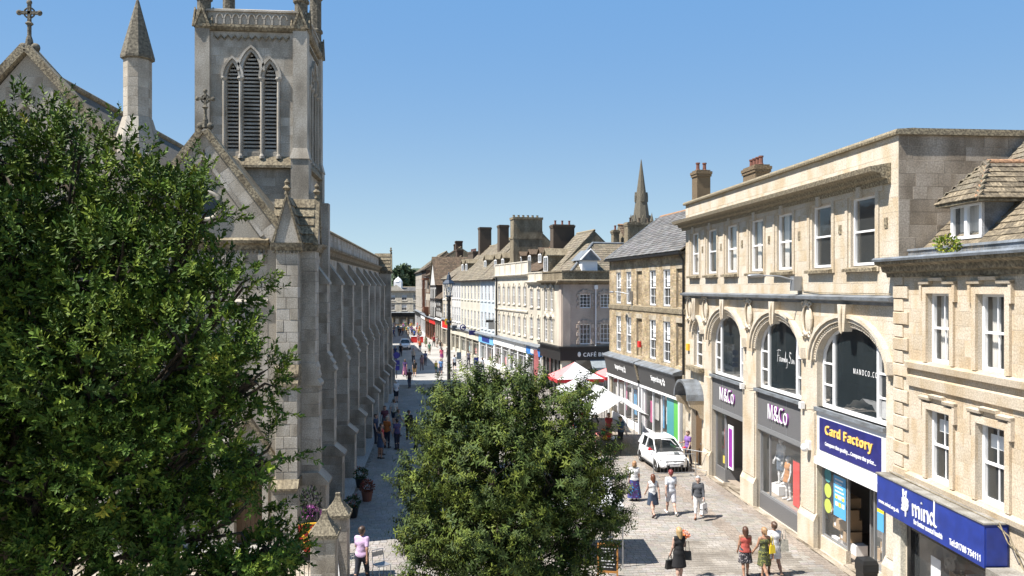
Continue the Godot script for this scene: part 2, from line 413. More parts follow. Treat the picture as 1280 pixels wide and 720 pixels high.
func wall_mb(mb: MB, top: Array, y0: float, holes: Array, z := 0.0, reveal := 0.22) -> void:
	# a wall in the plane z whose upper edge runs through the points of top, with real openings and their reveals
	var xs := {}
	for t in top: xs[snappedf(t[0], 0.0001)] = true
	for h in holes:
		for x in head_xs(h): xs[snappedf(x, 0.0001)] = true
	var l: Array = xs.keys()
	l.sort()
	for k in l.size() - 1:
		var a: float = l[k]; var b: float = l[k + 1]
		if b - a < 0.0005: continue
		var mid := (a + b) * 0.5
		var here := []
		for h in holes:
			if mid > h.x0 and mid < h.x1: here.append(h)
		here.sort_custom(func(p, q): return p.y0 < q.y0)
		var la := y0; var lb := y0
		for h in here:
			if h.y0 > la + 0.001 or h.y0 > lb + 0.001: mb.quad(Vector3(a, la, z), Vector3(b, lb, z), Vector3(b, h.y0, z), Vector3(a, h.y0, z))
			la = head(h, a); lb = head(h, b)
		mb.quad(Vector3(a, la, z), Vector3(b, lb, z), Vector3(b, top_at(top, b), z), Vector3(a, top_at(top, a), z))
	for h in holes:
		var q := z - reveal
		mb.quad(Vector3(h.x0, h.y0, q), Vector3(h.x0, h.y0, z), Vector3(h.x0, h.y1, z), Vector3(h.x0, h.y1, q))
		mb.quad(Vector3(h.x1, h.y0, z), Vector3(h.x1, h.y0, q), Vector3(h.x1, h.y1, q), Vector3(h.x1, h.y1, z))
		mb.quad(Vector3(h.x0, h.y0, q), Vector3(h.x1, h.y0, q), Vector3(h.x1, h.y0, z), Vector3(h.x0, h.y0, z))
		var hx := head_xs(h)
		for k in hx.size() - 1:
			var a: float = hx[k]; var b: float = hx[k + 1]
			mb.quad(Vector3(a, head(h, a), z), Vector3(b, head(h, b), z), Vector3(b, head(h, b), q), Vector3(a, head(h, a), q))

func blocked(h: Dictionary, ya: float, yb: float, pad := 0.0) -> Array:
	if yb <= h.y0 + 0.01: return []
	var topy: float = head(h, (h.x0 + h.x1) * 0.5)
	if ya >= topy - 0.01: return []
	if h.kind == "rect" or ya <= h.y1: return [h.x0 - pad, h.x1 + pad]
	var c: float = (h.x0 + h.x1) * 0.5; var w: float = (h.x1 - h.x0) * 0.5
	var lo := 0.0; var hi := w
	for k in 12:
		var m := (lo + hi) * 0.5
		if head(h, c + m) > ya: lo = m
		else: hi = m
	return [c - lo - pad, c + lo + pad]

func stone_mesh(w: float, h: float, d: float) -> ArrayMesh:
	var key := Vector3i(roundi(w * 100), roundi(h * 100), roundi(d * 1000))
	if not stone_cache.has(key):
		var mb := MB.new()
		mb.cbox(Vector3(0, 0, -0.03), Vector3(w, h, d), minf(0.005, d))
		stone_cache[key] = mb.done()
	return stone_cache[key]

# lay coursed blocks over a wall face. limit: how many become single stones (the rest one joined part); near: sign of x along which they come nearer
func ashlar(wall: Node, top: Array, y0: float, y1: float, holes: Array, course: float, length: float, mats: Array, limit := 300, proud := 0.012, near := 1.0, z := 0.0, xf := Transform3D(), called := "stone", pad := 0.0) -> void:
	var rows := []
	var y := y0
	while y < y1 - 0.08:
		var hgt := minf(course * R(0.9, 1.12), y1 - y)
		if y1 - y - hgt < 0.12: hgt = y1 - y
		rows.append([y, y + hgt]); y += hgt
	var list := []
	for r in rows:
		var cuts := []
		for h in holes:
			var b := blocked(h, r[0], r[1], pad)
			if b: cuts.append(b)
		cuts.sort_custom(func(p, q): return p[0] < q[0])
		# extent of the row under the top edge
		var xa: float = top[0][0]; var xb: float = top[-1][0]
		while xa < xb and top_at(top, xa + 0.001) < r[1] - 0.01: xa += 0.05
		while xb > xa and top_at(top, xb - 0.001) < r[1] - 0.01: xb -= 0.05
		var spans := []
		var at := xa
		for b in cuts:
			if b[0] > at + 0.05: spans.append([at, minf(b[0], xb)])
			at = maxf(at, b[1])
		if at < xb - 0.05: spans.append([at, xb])
		for s in spans:
			if s[1] - s[0] < 0.06: continue
			var x: float = s[0]
			var first := true
			while x < s[1] - 0.02:
				var w := length * R(0.6, 1.4) * (R(0.4, 0.9) if first else 1.0)
				first = false
				if s[1] - x - w < length * 0.35: w = s[1] - x
				list.append([x, r[0], w, r[1] - r[0]])
				x += w
	list.sort_custom(func(p, q): return p[0] * near > q[0] * near)
	var g := 0.004
	var rest := []
	for k in mats.size(): rest.append(MB.new())
	for k in list.size():
		var s: Array = list[k]
		var pick := 0 if rng.randf() < 0.4 else rng.randi() % mats.size()
		var pr := proud * 0.6 + R(-0.002, 0.003)
		if k < limit:
			var w: float = s[2] - g; var h: float = s[3] - g
			var qw := maxf(0.05, snappedf(w, 0.05)); var qh := maxf(0.05, snappedf(h, 0.05))
			var mesh := stone_mesh(qw, qh, 0.012)
			var t := Transform3D(Basis.from_scale(Vector3(w / qw, h / qh, 1)), Vector3(s[0] + g / 2, s[1] + g / 2, z + pr - 0.012))
			place(wall, called, mesh, mats[pick], xf * t)
		else:
			rest[pick].xf = xf
			rest[pick].cbox(Vector3(s[0] + g / 2, s[1] + g / 2, z - 0.03), Vector3(s[0] + s[2] - g / 2, s[1] + s[3] - g / 2, z + pr), 0.005)
	for k in mats.size():
		if rest[k].v.size():
			var o := part(wall, "stonework", rest[k], mats[k])
			o.set_meta("kind", "stuff")

# ---------- windows. frame bars are one mesh, its panes are children
func sash(b: Node, x0: float, x1: float, y0: float, y1: float, z: float, cols: int, rows: int, m: Material = null, curtain := 0, pane: Material = null) -> MeshInstance3D:
	if m == null: m = M.white
	if pane == null: pane = M.glass
	var f := MB.new()
	var s := 0.065
	f.box(Vector3(x0, y0, z - 0.07), Vector3(x0 + s, y1, z + 0.02)); f.box(Vector3(x1 - s, y0, z - 0.07), Vector3(x1, y1, z + 0.02))
	f.box(Vector3(x0 + s, y1 - s, z - 0.07), Vector3(x1 - s, y1, z + 0.018)); f.box(Vector3(x0 + s, y0, z - 0.07), Vector3(x1 - s, y0 + s * 1.3, z + 0.03))
	var ym := (y0 + y1) * 0.5
	f.box(Vector3(x0 + s, ym - 0.03, z - 0.05), Vector3(x1 - s, ym + 0.03, z + 0.012))
	for half in 2:
		var ya := y0 + s * 1.3 if half == 0 else ym + 0.03; var yb := ym - 0.03 if half == 0 else y1 - s
		var zz := z - 0.03 if half == 0 else z - 0.002
		for k in range(1, cols):
			var x := lerpf(x0 + s, x1 - s, float(k) / cols)
			f.box(Vector3(x - 0.013, ya, zz - 0.03), Vector3(x + 0.013, yb, zz))
		for k in range(1, rows):
			var y := lerpf(ya, yb, float(k) / rows)
			f.box(Vector3(x0 + s, y - 0.013, zz - 0.028), Vector3(x1 - s, y + 0.013, zz - 0.002))
	var w := part(b, "window", f, m)
	for half in 2:
		var g := MB.new()
		var zz := z - 0.05 if half == 0 else z - 0.022
		var ya := y0 + 0.04 if half == 0 else ym - 0.01; var yb := ym + 0.01 if half == 0 else y1 - 0.04
		g.quad(Vector3(x0 + 0.03, ya, zz), Vector3(x1 - 0.03, ya, zz), Vector3(x1 - 0.03, yb, zz), Vector3(x0 + 0.03, yb, zz))
		part(w, "pane", g, pane)
	if curtain == 1:
		for e in 2:
			var q := MB.new()
			var a := x0 + 0.02 if e == 0 else x1 - (x1 - x0) * 0.3
			var wd := (x1 - x0) * 0.28
			var rowsv := [PackedVector3Array(), PackedVector3Array()]
			for k in 13:
				var zz := z - 0.22 + 0.03 * sin(k * 2.1)
				rowsv[0].append(Vector3(a + wd * k / 12.0, y0, zz)); rowsv[1].append(Vector3(a + wd * k / 12.0, y1, zz))
			q.grid(rowsv)
			part(w, "curtain", q, M.curtain)
	elif curtain == 2:
		bar(w, "blind", Vector3(x0 + 0.05, lerpf(y0, y1, 0.55), z - 0.16), Vector3(x1 - 0.05, y1 - 0.03, z - 0.15), M.blind)
	elif curtain == 3:
		bar(w, "blind", Vector3(x0 + 0.05, lerpf(y0, y1, 0.68), z - 0.16), Vector3(x1 - 0.05, lerpf(y0, y1, 0.86), z - 0.15), M.blind)
	return w

func pane_at(parent: Node, x0: float, x1: float, y0: float, y1: float, z: float, m: Material, called := "pane") -> MeshInstance3D:
	var g := MB.new()
	g.quad(Vector3(x0, y0, z), Vector3(x1, y0, z), Vector3(x1, y1, z), Vector3(x0, y1, z))
	return part(parent, called, g, m)

# an arch band between two heads: outer hole grown by t
func arch_band(mb: MB, h: Dictionary, t: float, z0: float, z1: float, n := 14) -> void:
	var c: float = (h.x0 + h.x1) * 0.5
	var p := []
	var o := []
	var o_h: Dictionary = hole(h.x0 - t, h.x1 + t, h.y0, h.y1, h.kind, h.rise + t * (1.15 if h.kind == "point" else 1.0))
	for k in n + 1:
		var u := -cos(PI * k / n)
		var xi: float = c + (h.x1 - c) * u; var xo: float = c + (h.x1 - c + t) * u
		p.append(Vector2(xi, head(h, xi))); o.append(Vector2(xo, head(o_h, xo)))
	for k in n:
		var a: Vector2 = p[k]; var b: Vector2 = p[k + 1]; var d: Vector2 = o[k + 1]; var e: Vector2 = o[k]
		mb.quad(Vector3(a.x, a.y, z1), Vector3(b.x, b.y, z1), Vector3(d.x, d.y, z1), Vector3(e.x, e.y, z1))
		mb.quad(Vector3(e.x, e.y, z1), Vector3(d.x, d.y, z1), Vector3(d.x, d.y, z0), Vector3(e.x, e.y, z0))
		mb.quad(Vector3(b.x, b.y, z1), Vector3(a.x, a.y, z1), Vector3(a.x, a.y, z0), Vector3(b.x, b.y, z0))
	for k in [0, n]:
		var a: Vector2 = p[k]; var e: Vector2 = o[k]
		mb.quad(Vector3(minf(a.x, e.x), a.y, z0), Vector3(maxf(a.x, e.x), a.y, z0), Vector3(maxf(a.x, e.x), a.y, z1), Vector3(minf(a.x, e.x), a.y, z1))

# ---------- roofs: lapped tiles on the plane o + x*X + s*S (unit vectors), L long, up to s1; edge: function trimming ends
func tiles(roof: Node, o: Vector3, X: Vector3, S: Vector3, L: float, s1: float, tw: float, th: float, m: Material, limit := 0, trim_l := 0.0, trim_r := 0.0, variants: Array = []) -> void:
	var N := X.cross(S).normalized()
	var xfs := []
	var cols := []
	var rows := int(ceil(s1 / th))
	var mb := MB.new()
	mb.cbox(Vector3(0, -0.03, -0.02), Vector3(1, 1, 0.022), 0.008)
	var mesh := mb.done()
	for r in rows:
		var s := r * th
		var a := trim_l * s; var b := L - trim_r * s
		if b - a < 0.1: break
		var x := a - (tw * 0.5 if r % 2 else 0.0)
		while x < b - 0.02:
			var w := tw * R(0.82, 1.18)
			var x0 := maxf(x, a); var x1 := minf(x + w, b)
			x += w
			if x1 - x0 < 0.04: continue
			var len := minf(th * 1.25, s1 - s + 0.06)
			var ax := X * (x1 - x0 - 0.008)
			var lift := 0.028 + R(0.0, 0.012)
			var up := (S * len - N * lift * 0.9 + X * R(-0.012, 0.012))
			xfs.append(Transform3D(Basis(ax, up, N), o + X * x0 + S * s + N * (lift + R(0, 0.006))))
			var k := R(0.68, 1.25)
			cols.append(Color(k * R(0.95, 1.05), k, k * R(0.94, 1.04)))
	var single := mini(limit, xfs.size())
	for k in single: place(roof, "tile", mesh, variants[rng.randi() % variants.size()], xfs[k])
	if xfs.size() > single: copies(roof, "tile_courses", mesh, m, xfs.slice(single), cols.slice(single))

func chimney(b: Node, c: Vector3, w: float, d: float, h: float, m: Material, pots := 4, pot: Material = null, cap := 0.08) -> void:
	var mb := MB.new()
	mb.box(c + Vector3(-w / 2, 0, -d / 2), c + Vector3(w / 2, h - 0.35, d / 2))
	mb.box(c + Vector3(-w / 2 - cap * 0.6, h - 0.35, -d / 2 - cap * 0.6), c + Vector3(w / 2 + cap * 0.6, h - 0.22, d / 2 + cap * 0.6))
	mb.box(c + Vector3(-w / 2 - cap, h - 0.22, -d / 2 - cap), c + Vector3(w / 2 + cap, h - 0.08, d / 2 + cap))
	mb.box(c + Vector3(-w / 2, h - 0.08, -d / 2), c + Vector3(w / 2, h, d / 2))
	var o := part(b, "chimney", mb, m)
	for k in pots:
		var p := MB.new()
		var t := (k + 0.5) / pots
		var at := c + (Vector3(lerpf(-w / 2, w / 2, t), h - 0.02, 0) if w >= d else Vector3(0, h - 0.02, lerpf(-d / 2, d / 2, t)))
		p.lathe(at, [[0.1, 0.0], [0.13, 0.06], [0.1, 0.1], [0.095, 0.36], [0.125, 0.38], [0.125, 0.44], [0.07, 0.44], [0.07, 0.1]], 8)
		part(o, "chimney_pot", p, pot if pot else M.terracotta)

func letters(parent: Node, s: String, x: float, y: float, z: float, w: float, h: float, m: Material, font := "Droid Sans", weight := 400, italic := false, depth := 0.02) -> MeshInstance3D:
	# lettering fitted to the box w x h whose lower left corner is (x, y)
	var f := SystemFont.new()
	f.font_names = PackedStringArray([font]); f.font_weight = weight; f.font_italic = italic
	var t := TextMesh.new()
	t.text = s; t.font = f; t.font_size = 48; t.pixel_size = 0.01; t.depth = 0.05; t.curve_step = 2.0
	var bb := t.get_aabb()
	var k := Vector3(w / maxf(bb.size.x, 0.001), h / maxf(bb.size.y, 0.001), depth / 0.05)
	return place(parent, "lettering", t, m, Transform3D(Basis.from_scale(k), Vector3(x - bb.position.x * k.x, y - bb.position.y * k.y, z + depth * 0.5)))

func strokes(parent: Node, lines: Array, o: Vector3, k: float, r: float, m: Material, called := "lettering") -> MeshInstance3D:
	# handwriting: polylines in the wall plane, drawn as thin raised rods
	var mb := MB.new()
	for l in lines:
		var c := Curve3D.new()
		for i in l.size():
			var p := Vector3(l[i][0], l[i][1], 0) * k + o
			var a: Array = l[maxi(i - 1, 0)]; var e: Array = l[mini(i + 1, l.size() - 1)]
			var tg := Vector3(e[0] - a[0], e[1] - a[1], 0) * k / 6.0
			c.add_point(p, -tg, tg)
		var pts := []
		var rad := []
		var n := maxi(6, int(c.get_baked_length() / (r * 2.2)))
		for i in n + 1:
			pts.append(c.sample_baked(c.get_baked_length() * i / n)); rad.append(r)
		mb.tube(pts, rad, 5)
	return part(parent, called, mb, m)

# ---------- shared pieces of a house
func room(b: Node, x0: float, x1: float, y0: float, y1: float, z0: float, z1: float, m: Material, called := "interior") -> MeshInstance3D:
	# inside faces of a room that is open to the front at z1
	var mb := MB.new()
	mb.quad(V(x0, y0, z0), V(x1, y0, z0), V(x1, y1, z0), V(x0, y1, z0))
	mb.quad(V(x0, y0, z1), V(x0, y0, z0), V(x0, y1, z0), V(x0, y1, z1))
	mb.quad(V(x1, y0, z0), V(x1, y0, z1), V(x1, y1, z1), V(x1, y1, z0))
	mb.quad(V(x0, y1, z0), V(x1, y1, z0), V(x1, y1, z1), V(x0, y1, z1))
	mb.quad(V(x0, y0, z1), V(x1, y0, z1), V(x1, y0, z0), V(x0, y0, z0))
	return part(b, called, mb, m)

func shell(b: Node, L: float, h: float, depth: float, m: Material, front := 0.0) -> MeshInstance3D:
	# side and back walls
	var mb := MB.new()
	mb.quad(V(L, 0, front), V(L, 0, -depth), V(L, h, -depth), V(L, h, front))
	mb.quad(V(0, 0, -depth), V(0, 0, front), V(0, h, front), V(0, h, -depth))
	mb.quad(V(L, 0, -depth), V(0, 0, -depth), V(0, h, -depth), V(L, h, -depth))
	return part(b, "side_wall", mb, m)

func arched_light(b: Node, h: Dictionary, z: float) -> MeshInstance3D:
	# white arched frame: a wide middle light between two narrow ones of three panes
	var f := MB.new()
	arch_band(f, hole(h.x0 + 0.09, h.x1 - 0.09, h.y0, h.y1, "arch", h.rise - 0.09), 0.09, z - 0.08, z)
	f.box(V(h.x0, h.y0, z - 0.08), V(h.x0 + 0.09, h.y1, z)); f.box(V(h.x1 - 0.09, h.y0, z - 0.08), V(h.x1, h.y1, z))
	f.box(V(h.x0 + 0.09, h.y0, z - 0.09), V(h.x1 - 0.09, h.y0 + 0.12, z + 0.03))
	var xs := [h.x0 + 0.78, h.x1 - 0.78]
	for x in xs: f.box(V(x - 0.06, h.y0 + 0.12, z - 0.09), V(x + 0.06, head(h, x) - 0.02, z + 0.012))
	for k in 2:
		var y: float = h.y0 + 0.12 + (h.y1 - h.y0) * [0.42, 0.88][k]
		f.box(V(h.x0 + 0.09, y - 0.03, z - 0.06), V(xs[0] - 0.06, y + 0.03, z - 0.005)); f.box(V(xs[1] + 0.06, y - 0.03, z - 0.06), V(h.x1 - 0.09, y + 0.03, z - 0.005))
	var w := part(b, "arched_window", f, M.white)
	for seg in [[h.x0 + 0.02, xs[0]], [xs[0], xs[1]], [xs[1], h.x1 - 0.02]]:
		var g := MB.new()
		for k in 8:
			var a := lerpf(seg[0], seg[1], k / 8.0); var e := lerpf(seg[0], seg[1], (k + 1) / 8.0)
			g.quad(V(a, h.y0 + 0.05, z - 0.04), V(e, h.y0 + 0.05, z - 0.04), V(e, head(h, e) - 0.03, z - 0.04), V(a, head(h, a) - 0.03, z - 0.04))
		part(w, "pane", g, M.tint_glass if seg[1] - seg[0] > 1.5 else M.glass)
	return w

func keystone(b: Node, x: float, y0: float, y1: float, m: Material) -> void:
	var mb := MB.new()
	mb.extrude(PackedVector2Array([Vector2(x - 0.16, y0), Vector2(x + 0.16, y0), Vector2(x + 0.27, y1), Vector2(x - 0.27, y1)]), V(0, 0, -0.02), Vector3.RIGHT, Vector3.UP, V(0, 0, 0.27))
	# scroll: a ribbed tongue running down the front
	var pts := []
	for k in 9:
		var t := k / 8.0
		pts.append(V(x, lerpf(y1 - 0.05, y0 - 0.06, t), 0.25 + 0.04 * sin(t * PI)))
	mb.tube(pts, [0.05, 0.06, 0.055, 0.05, 0.045, 0.045, 0.05, 0.055, 0.03], 6)
	part(b, "keystone", mb, m)

func cartouche(b: Node, x: float, y: float, m: Material) -> void:
	var mb := MB.new()
	mb.ball(V(x, y, 0.02), V(0.24, 0.42, 0.06), 8, 14)
	var ring := []
	var rad := []
	for k in 25:
		var a := TAU * k / 24.0
		ring.append(V(x + cos(a) * 0.33, y + sin(a) * 0.54, 0.07)); rad.append(0.06 + 0.025 * cos(4.0 * a))
	mb.tube(ring, rad, 6, false)
	for s in [-1, 1]:
		for e in [-1, 1]:
			var sc := []
			var sr := []
			for k in 14:
				var a := k * 0.5
				sc.append(V(x + s * (0.24 + (0.15 - k * 0.01) * cos(a)), y + e * (0.5 + (0.14 - k * 0.009) * sin(a)), 0.1)); sr.append(0.045 - k * 0.0015)
			mb.tube(sc, sr, 5)
	mb.ball(V(x, y + 0.62, 0.08), V(0.12, 0.1, 0.09), 5, 8)
	part(b, "cartouche", mb, m)

func text_lines(b: Node, x: float, y: float, z: float, w: float, n: int, step: float, m: Material) -> void:
	# rows of print too small to read
	for k in n:
		var mb := MB.new()
		var at := x
		while at < x + w * R(0.7, 1.0):
			var l := R(0.03, 0.08)
			mb.box(V(at, y - k * step, z), V(minf(at + l, x + w), y - k * step + step * 0.42, z + 0.003)); at += l + 0.02
		part(b, "print", mb, m)

# ---------- the cream stone store with three arched windows
func store() -> void:
	var L := 19.6
	var at := W(13.0, 41.2)
	var b := thing("stone_store", "long cream ashlar store with seven sash windows above three wide arched windows", "building", at, facing(W(13, 41.2), W(13, 21.6)))
	var S: Array = M.cream
	var xs := [[0.92, 2.1], [3.38, 4.68], [5.95, 7.25], [8.76, 10.08], [11.4, 12.72], [14.32, 15.68], [16.96, 18.36]]
	var bays := [[4.0, 8.0], [9.4, 13.5], [14.7, 18.98]]
	var holes := []
	for x in xs: holes.append(hole(x[0], x[1], 9.66, 11.8))
	var arches := []
	for y in bays:
		arches.append(hole(y[0], y[1], 4.92, 6.5, "arch", 1.28)); holes.append(arches[-1])
		holes.append(hole(y[0], y[1], 0.0, 4.78))
	var slim := hole(1.35, 2.65, 5.05, 6.75, "arch", 0.62)
	holes.append(slim)
	var door := hole(0.95, 2.6, 0.0, 3.1)
	holes.append(door)
	var top := [[0.0, 13.35], [L, 13.35]]
	var mb := MB.new()
	wall_mb(mb, top, 0.0, holes, 0.0, 0.3)
	var wall := part(b, "front_wall", mb, M.mortar)
	ashlar(wall, top, 0.0, 8.5, holes, 0.42, 0.85, S, 150, 0.012, 1.0)
	ashlar(wall, top, 8.75, 13.35, holes, 0.4, 0.9, S, 150, 0.012, 1.0)
	# side wall that rises over the neighbour, facing the camera
	var sw := MB.new()
	sw.quad(V(L, 0, 0), V(L, 0, -13), V(L, 13.35, -13), V(L, 13.35, 0))
	sw.quad(V(0, 0, -13), V(0, 0, 0), V(0, 13.35, 0), V(0, 13.35, -13))
	sw.quad(V(L, 0, -13), V(0, 0, -13), V(0, 13.35, -13), V(L, 13.35, -13))
	sw.quad(V(0, 13.0, 0), V(L, 13.0, 0), V(L, 13.0, -13), V(0, 13.0, -13))
	var side := part(b, "side_wall", sw, M.mortar)
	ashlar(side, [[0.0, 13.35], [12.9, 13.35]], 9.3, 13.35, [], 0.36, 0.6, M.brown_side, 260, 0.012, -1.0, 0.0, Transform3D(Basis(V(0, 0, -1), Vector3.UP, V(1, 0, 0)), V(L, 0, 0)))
	# quoin strip on the corner, parapet coping, cornice, frieze, string course
	var cp := MB.new()
	cp.mould(-0.1, L + 0.1, [[-0.45, 13.35], [0.12, 13.35], [0.14, 13.42], [0.1, 13.5], [-0.45, 13.54]])
	cp.box(V(L - 0.4, 13.352, -13.1), V(L + 0.1, 13.53, -0.46))
	part(b, "coping", cp, M.coping)
	var co := MB.new()
	co.mould(-0.35, L - 0.35, [[0.0, 12.02], [0.1, 12.02], [0.13, 12.16], [0.3, 12.2], [0.34, 12.32], [0.62, 12.36], [0.66, 12.5], [0.0, 12.62]])
	part(b, "cornice", co, M.coping)
	var fr := MB.new()
	fr.mould(0.2, L - 0.75, [[0.0, 11.86], [0.05, 11.86], [0.05, 12.02], [0.0, 12.02]])
	for x in xs: fr.box(V(x[0] - 0.28, 9.5, 0), V(x[0] - 0.12, 11.86, 0.055))
	for x in xs: fr.box(V(x[1] + 0.12, 9.5, 0), V(x[1] + 0.28, 11.86, 0.055))
	for x in xs: fr.box(V((x[0] + x[1]) / 2 - 0.11, 11.75, 0.056), V((x[0] + x[1]) / 2 + 0.11, 12.1, 0.16))
	part(b, "frieze", fr, S[1])
	var st := MB.new()
	st.mould(-0.05, L - 0.02, [[0.0, 8.48], [0.08, 8.48], [0.1, 8.58], [0.3, 8.62], [0.32, 8.72], [0.0, 8.78]])
	part(b, "string_course", st, M.lead)
	for k in xs.size():
		var x: Array = xs[k]
		var w := sash(b, x[0], x[1], 9.7, 11.8, -0.12, 1, 1, null, 1 if k in [0, 2, 3, 4] else 0)
		var sl := MB.new()
		sl.mould(x[0] - 0.2, x[1] + 0.2, [[-0.12, 9.5], [0.2, 9.5], [0.2, 9.6], [-0.12, 9.68]])
		part(w, "sill", sl, M.weathered)
		bar(b, "air_vent", V(x[1] + 0.55, 10.75, 0.0), V(x[1] + 0.72, 11.05, 0.035), M.weathered)
	room(b, 0.1, L - 0.1, 8.8, 12.5, -4.5, -0.31, M.dark_room)
	room(b, 0.1, L - 0.1, 4.85, 8.45, -5.0, -0.31, M.dark_room)
	# arched windows
	for k in 3:
		var h: Dictionary = arches[k]
		var w := arched_light(b, h, -0.2)
		var a := MB.new()
		arch_band(a, h, 0.14, -0.02, 0.05); arch_band(a, hole(h.x0 - 0.15, h.x1 + 0.15, h.y0, h.y1, "arch", h.rise + 0.15), 0.12, -0.02, 0.13); arch_band(a, hole(h.x0 - 0.28, h.x1 + 0.28, h.y0, h.y1, "arch", h.rise + 0.28), 0.12, -0.02, 0.2)
		part(b, "archivolt", a, S[2])
		var beads := MB.new()
		for i in 46:
			var t := -cos(PI * (i + 0.5) / 46)
			var bx: float = (h.x0 + h.x1) / 2 + (h.x1 - h.x0 + 0.14) / 2 * t
			var bh := hole(h.x0 - 0.07, h.x1 + 0.07, h.y0, h.y1, "arch", h.rise + 0.07)
			beads.ball(V(bx, head(bh, bx), 0.06), V(0.035, 0.035, 0.035), 4, 5)
		part(b, "bead_moulding", beads, S[0]).set_meta("kind", "stuff")
		keystone(b, (h.x0 + h.x1) / 2, 7.62, 8.48, S[2])
		bar(w, "sill", V(h.x0 - 0.02, 4.8, -0.3), V(h.x1 + 0.02, 4.92, 0.12), M.lead)
	letters(b, "M A N D C O . C O", arches[2].x0 + 2.0, 6.26, -0.232, 1.4, 0.17, M.white, "Droid Sans", 400, false, 0.004)
	strokes(b, [[[0.1, 0.0], [0.2, 0.75], [0.28, 1.0]], [[0.0, 0.92], [0.3, 1.02], [0.75, 0.98]], [[0.1, 0.5], [0.5, 0.55]], [[0.72, 0.42], [0.52, 0.4], [0.5, 0.05], [0.7, 0.15], [0.76, 0.42], [0.8, 0.05], [0.95, 0.1], [0.98, 0.4], [1.0, 0.05], [1.1, 0.38], [1.2, 0.3], [1.2, 0.05], [1.32, 0.36], [1.4, 0.28], [1.42, 0.05], [1.52, 0.38], [1.55, 0.05], [1.72, 0.95], [1.68, 0.2], [1.75, 0.05], [1.85, 0.4], [1.9, 0.1], [2.05, 0.4], [1.98, -0.35], [1.75, -0.4]], [[2.75, 0.85], [2.5, 0.98], [2.42, 0.7], [2.66, 0.4], [2.5, 0.05], [2.3, 0.15]], [[3.0, 0.42], [2.8, 0.35], [2.8, 0.05], [3.0, 0.2], [3.02, 0.42], [3.05, 0.05], [3.2, 0.4], [3.3, 0.05], [3.42, 0.42]]], V(arches[1].x0 + 1.5, 6.12, -0.228), 0.46, 0.007, M.white)
	# inside: dark partition and a pale dust sheet seen in the near arch
	bar(b, "partition", V(15.9, 4.95, -1.6), V(18.6, 8.2, -1.5), M.board)
	bar(b, "partition", V(10.2, 4.95, -1.6), V(13.2, 8.2, -1.5), M.board)
	bar(b, "partition", V(4.8, 4.95, -1.6), V(7.8, 8.2, -1.5), M.board)
	var sheet := MB.new()
	var rws := []
	for j in 9:
		var rw := PackedVector3Array()
		for i in 13:
			var u := i / 12.0; var v := j / 8.0
			rw.append(V(lerpf(15.6, 17.9, u), 5.0 + 0.42 * sin(u * PI) * (1.0 - v * 0.3) + 0.05 * sin(i * 2.3 + j), lerpf(-0.5, -1.4, v)))
		rws.append(rw)
	sheet.grid(rws)
	part(b, "dust_sheet", sheet, M.blind)
	# slim window and hooded doorway of the far bay
	var sf := MB.new()
	arch_band(sf, hole(slim.x0 + 0.07, slim.x1 - 0.07, slim.y0, slim.y1, "arch", slim.rise - 0.07), 0.07, -0.24, -0.16)
	sf.box(V(slim.x0, slim.y0, -0.24), V(slim.x0 + 0.07, slim.y1, -0.16)); sf.box(V(slim.x1 - 0.07, slim.y0, -0.24), V(slim.x1, slim.y1, -0.16))
	for y in [5.08, 5.65, 6.25, 6.8]: sf.box(V(slim.x0 + 0.07, y - 0.03, -0.23), V(slim.x1 - 0.07, y + 0.03, -0.17))
	var sw2 := part(b, "arched_window", sf, M.white)
	pane_at(sw2, slim.x0 + 0.03, slim.x1 - 0.03, slim.y0, 7.1, -0.2, M.glass)
	var sa := MB.new()
	arch_band(sa, slim, 0.16, -0.02, 0.1); arch_band(sa, hole(slim.x0 - 0.17, slim.x1 + 0.17, 5, slim.y1, "arch", slim.rise + 0.17), 0.12, -0.02, 0.2)
	part(b, "archivolt", sa, S[2])
	cartouche(b, 3.25, 7.95, S[2])
	cartouche(b, 8.72, 7.9, S[2]); cartouche(b, 14.1, 7.9, S[2])
	cartouche(b, 0.75, 7.95, S[2])
	keystone(b, 2.0, 7.4, 8.48, S[2])
	bar(b, "sill", V(0.9, 4.82, -0.2), V(3.0, 5.04, 0.3), M.weathered)
	var hood := MB.new()
	var hp := PackedVector2Array()
	for k in 11: hp.append(Vector2(1.78 - 1.15 * cos(PI * k / 10.0), 3.45 + 0.95 * sin(PI * k / 10.0)))
	for k in 11: hp.append(Vector2(1.78 + 1.02 * cos(PI * k / 10.0), 3.45 + 0.82 * sin(PI * k / 10.0)))
	hood.extrude(hp, V(0, 0, 0), Vector3.RIGHT, Vector3.UP, V(0, 0, 0.85))
	part(b, "door_hood", hood, M.lead)
	for x in [0.66, 2.72]:
		var br := MB.new()
		br.extrude(PackedVector2Array([Vector2(0, 2.5), Vector2(0.18, 2.6), Vector2(0.3, 2.95), Vector2(0.7, 3.15), Vector2(0.78, 3.45), Vector2(0, 3.45)]), V(x, 0, 0), V(0, 0, 1), Vector3.UP, V(0.18, 0, 0))
		part(b, "bracket", br, S[1])
	var dr := bar(b, "door", V(0.95, 0.02, -0.29), V(2.6, 3.1, -0.25), M.oak_door)
	bar(dr, "letter_plate", V(1.6, 1.05, -0.25), V(1.95, 1.13, -0.24), M.steel)
	bar(b, "alarm_box", V(0.42, 5.75, 0.013), V(0.72, 6.1, 0.13), M.gold)
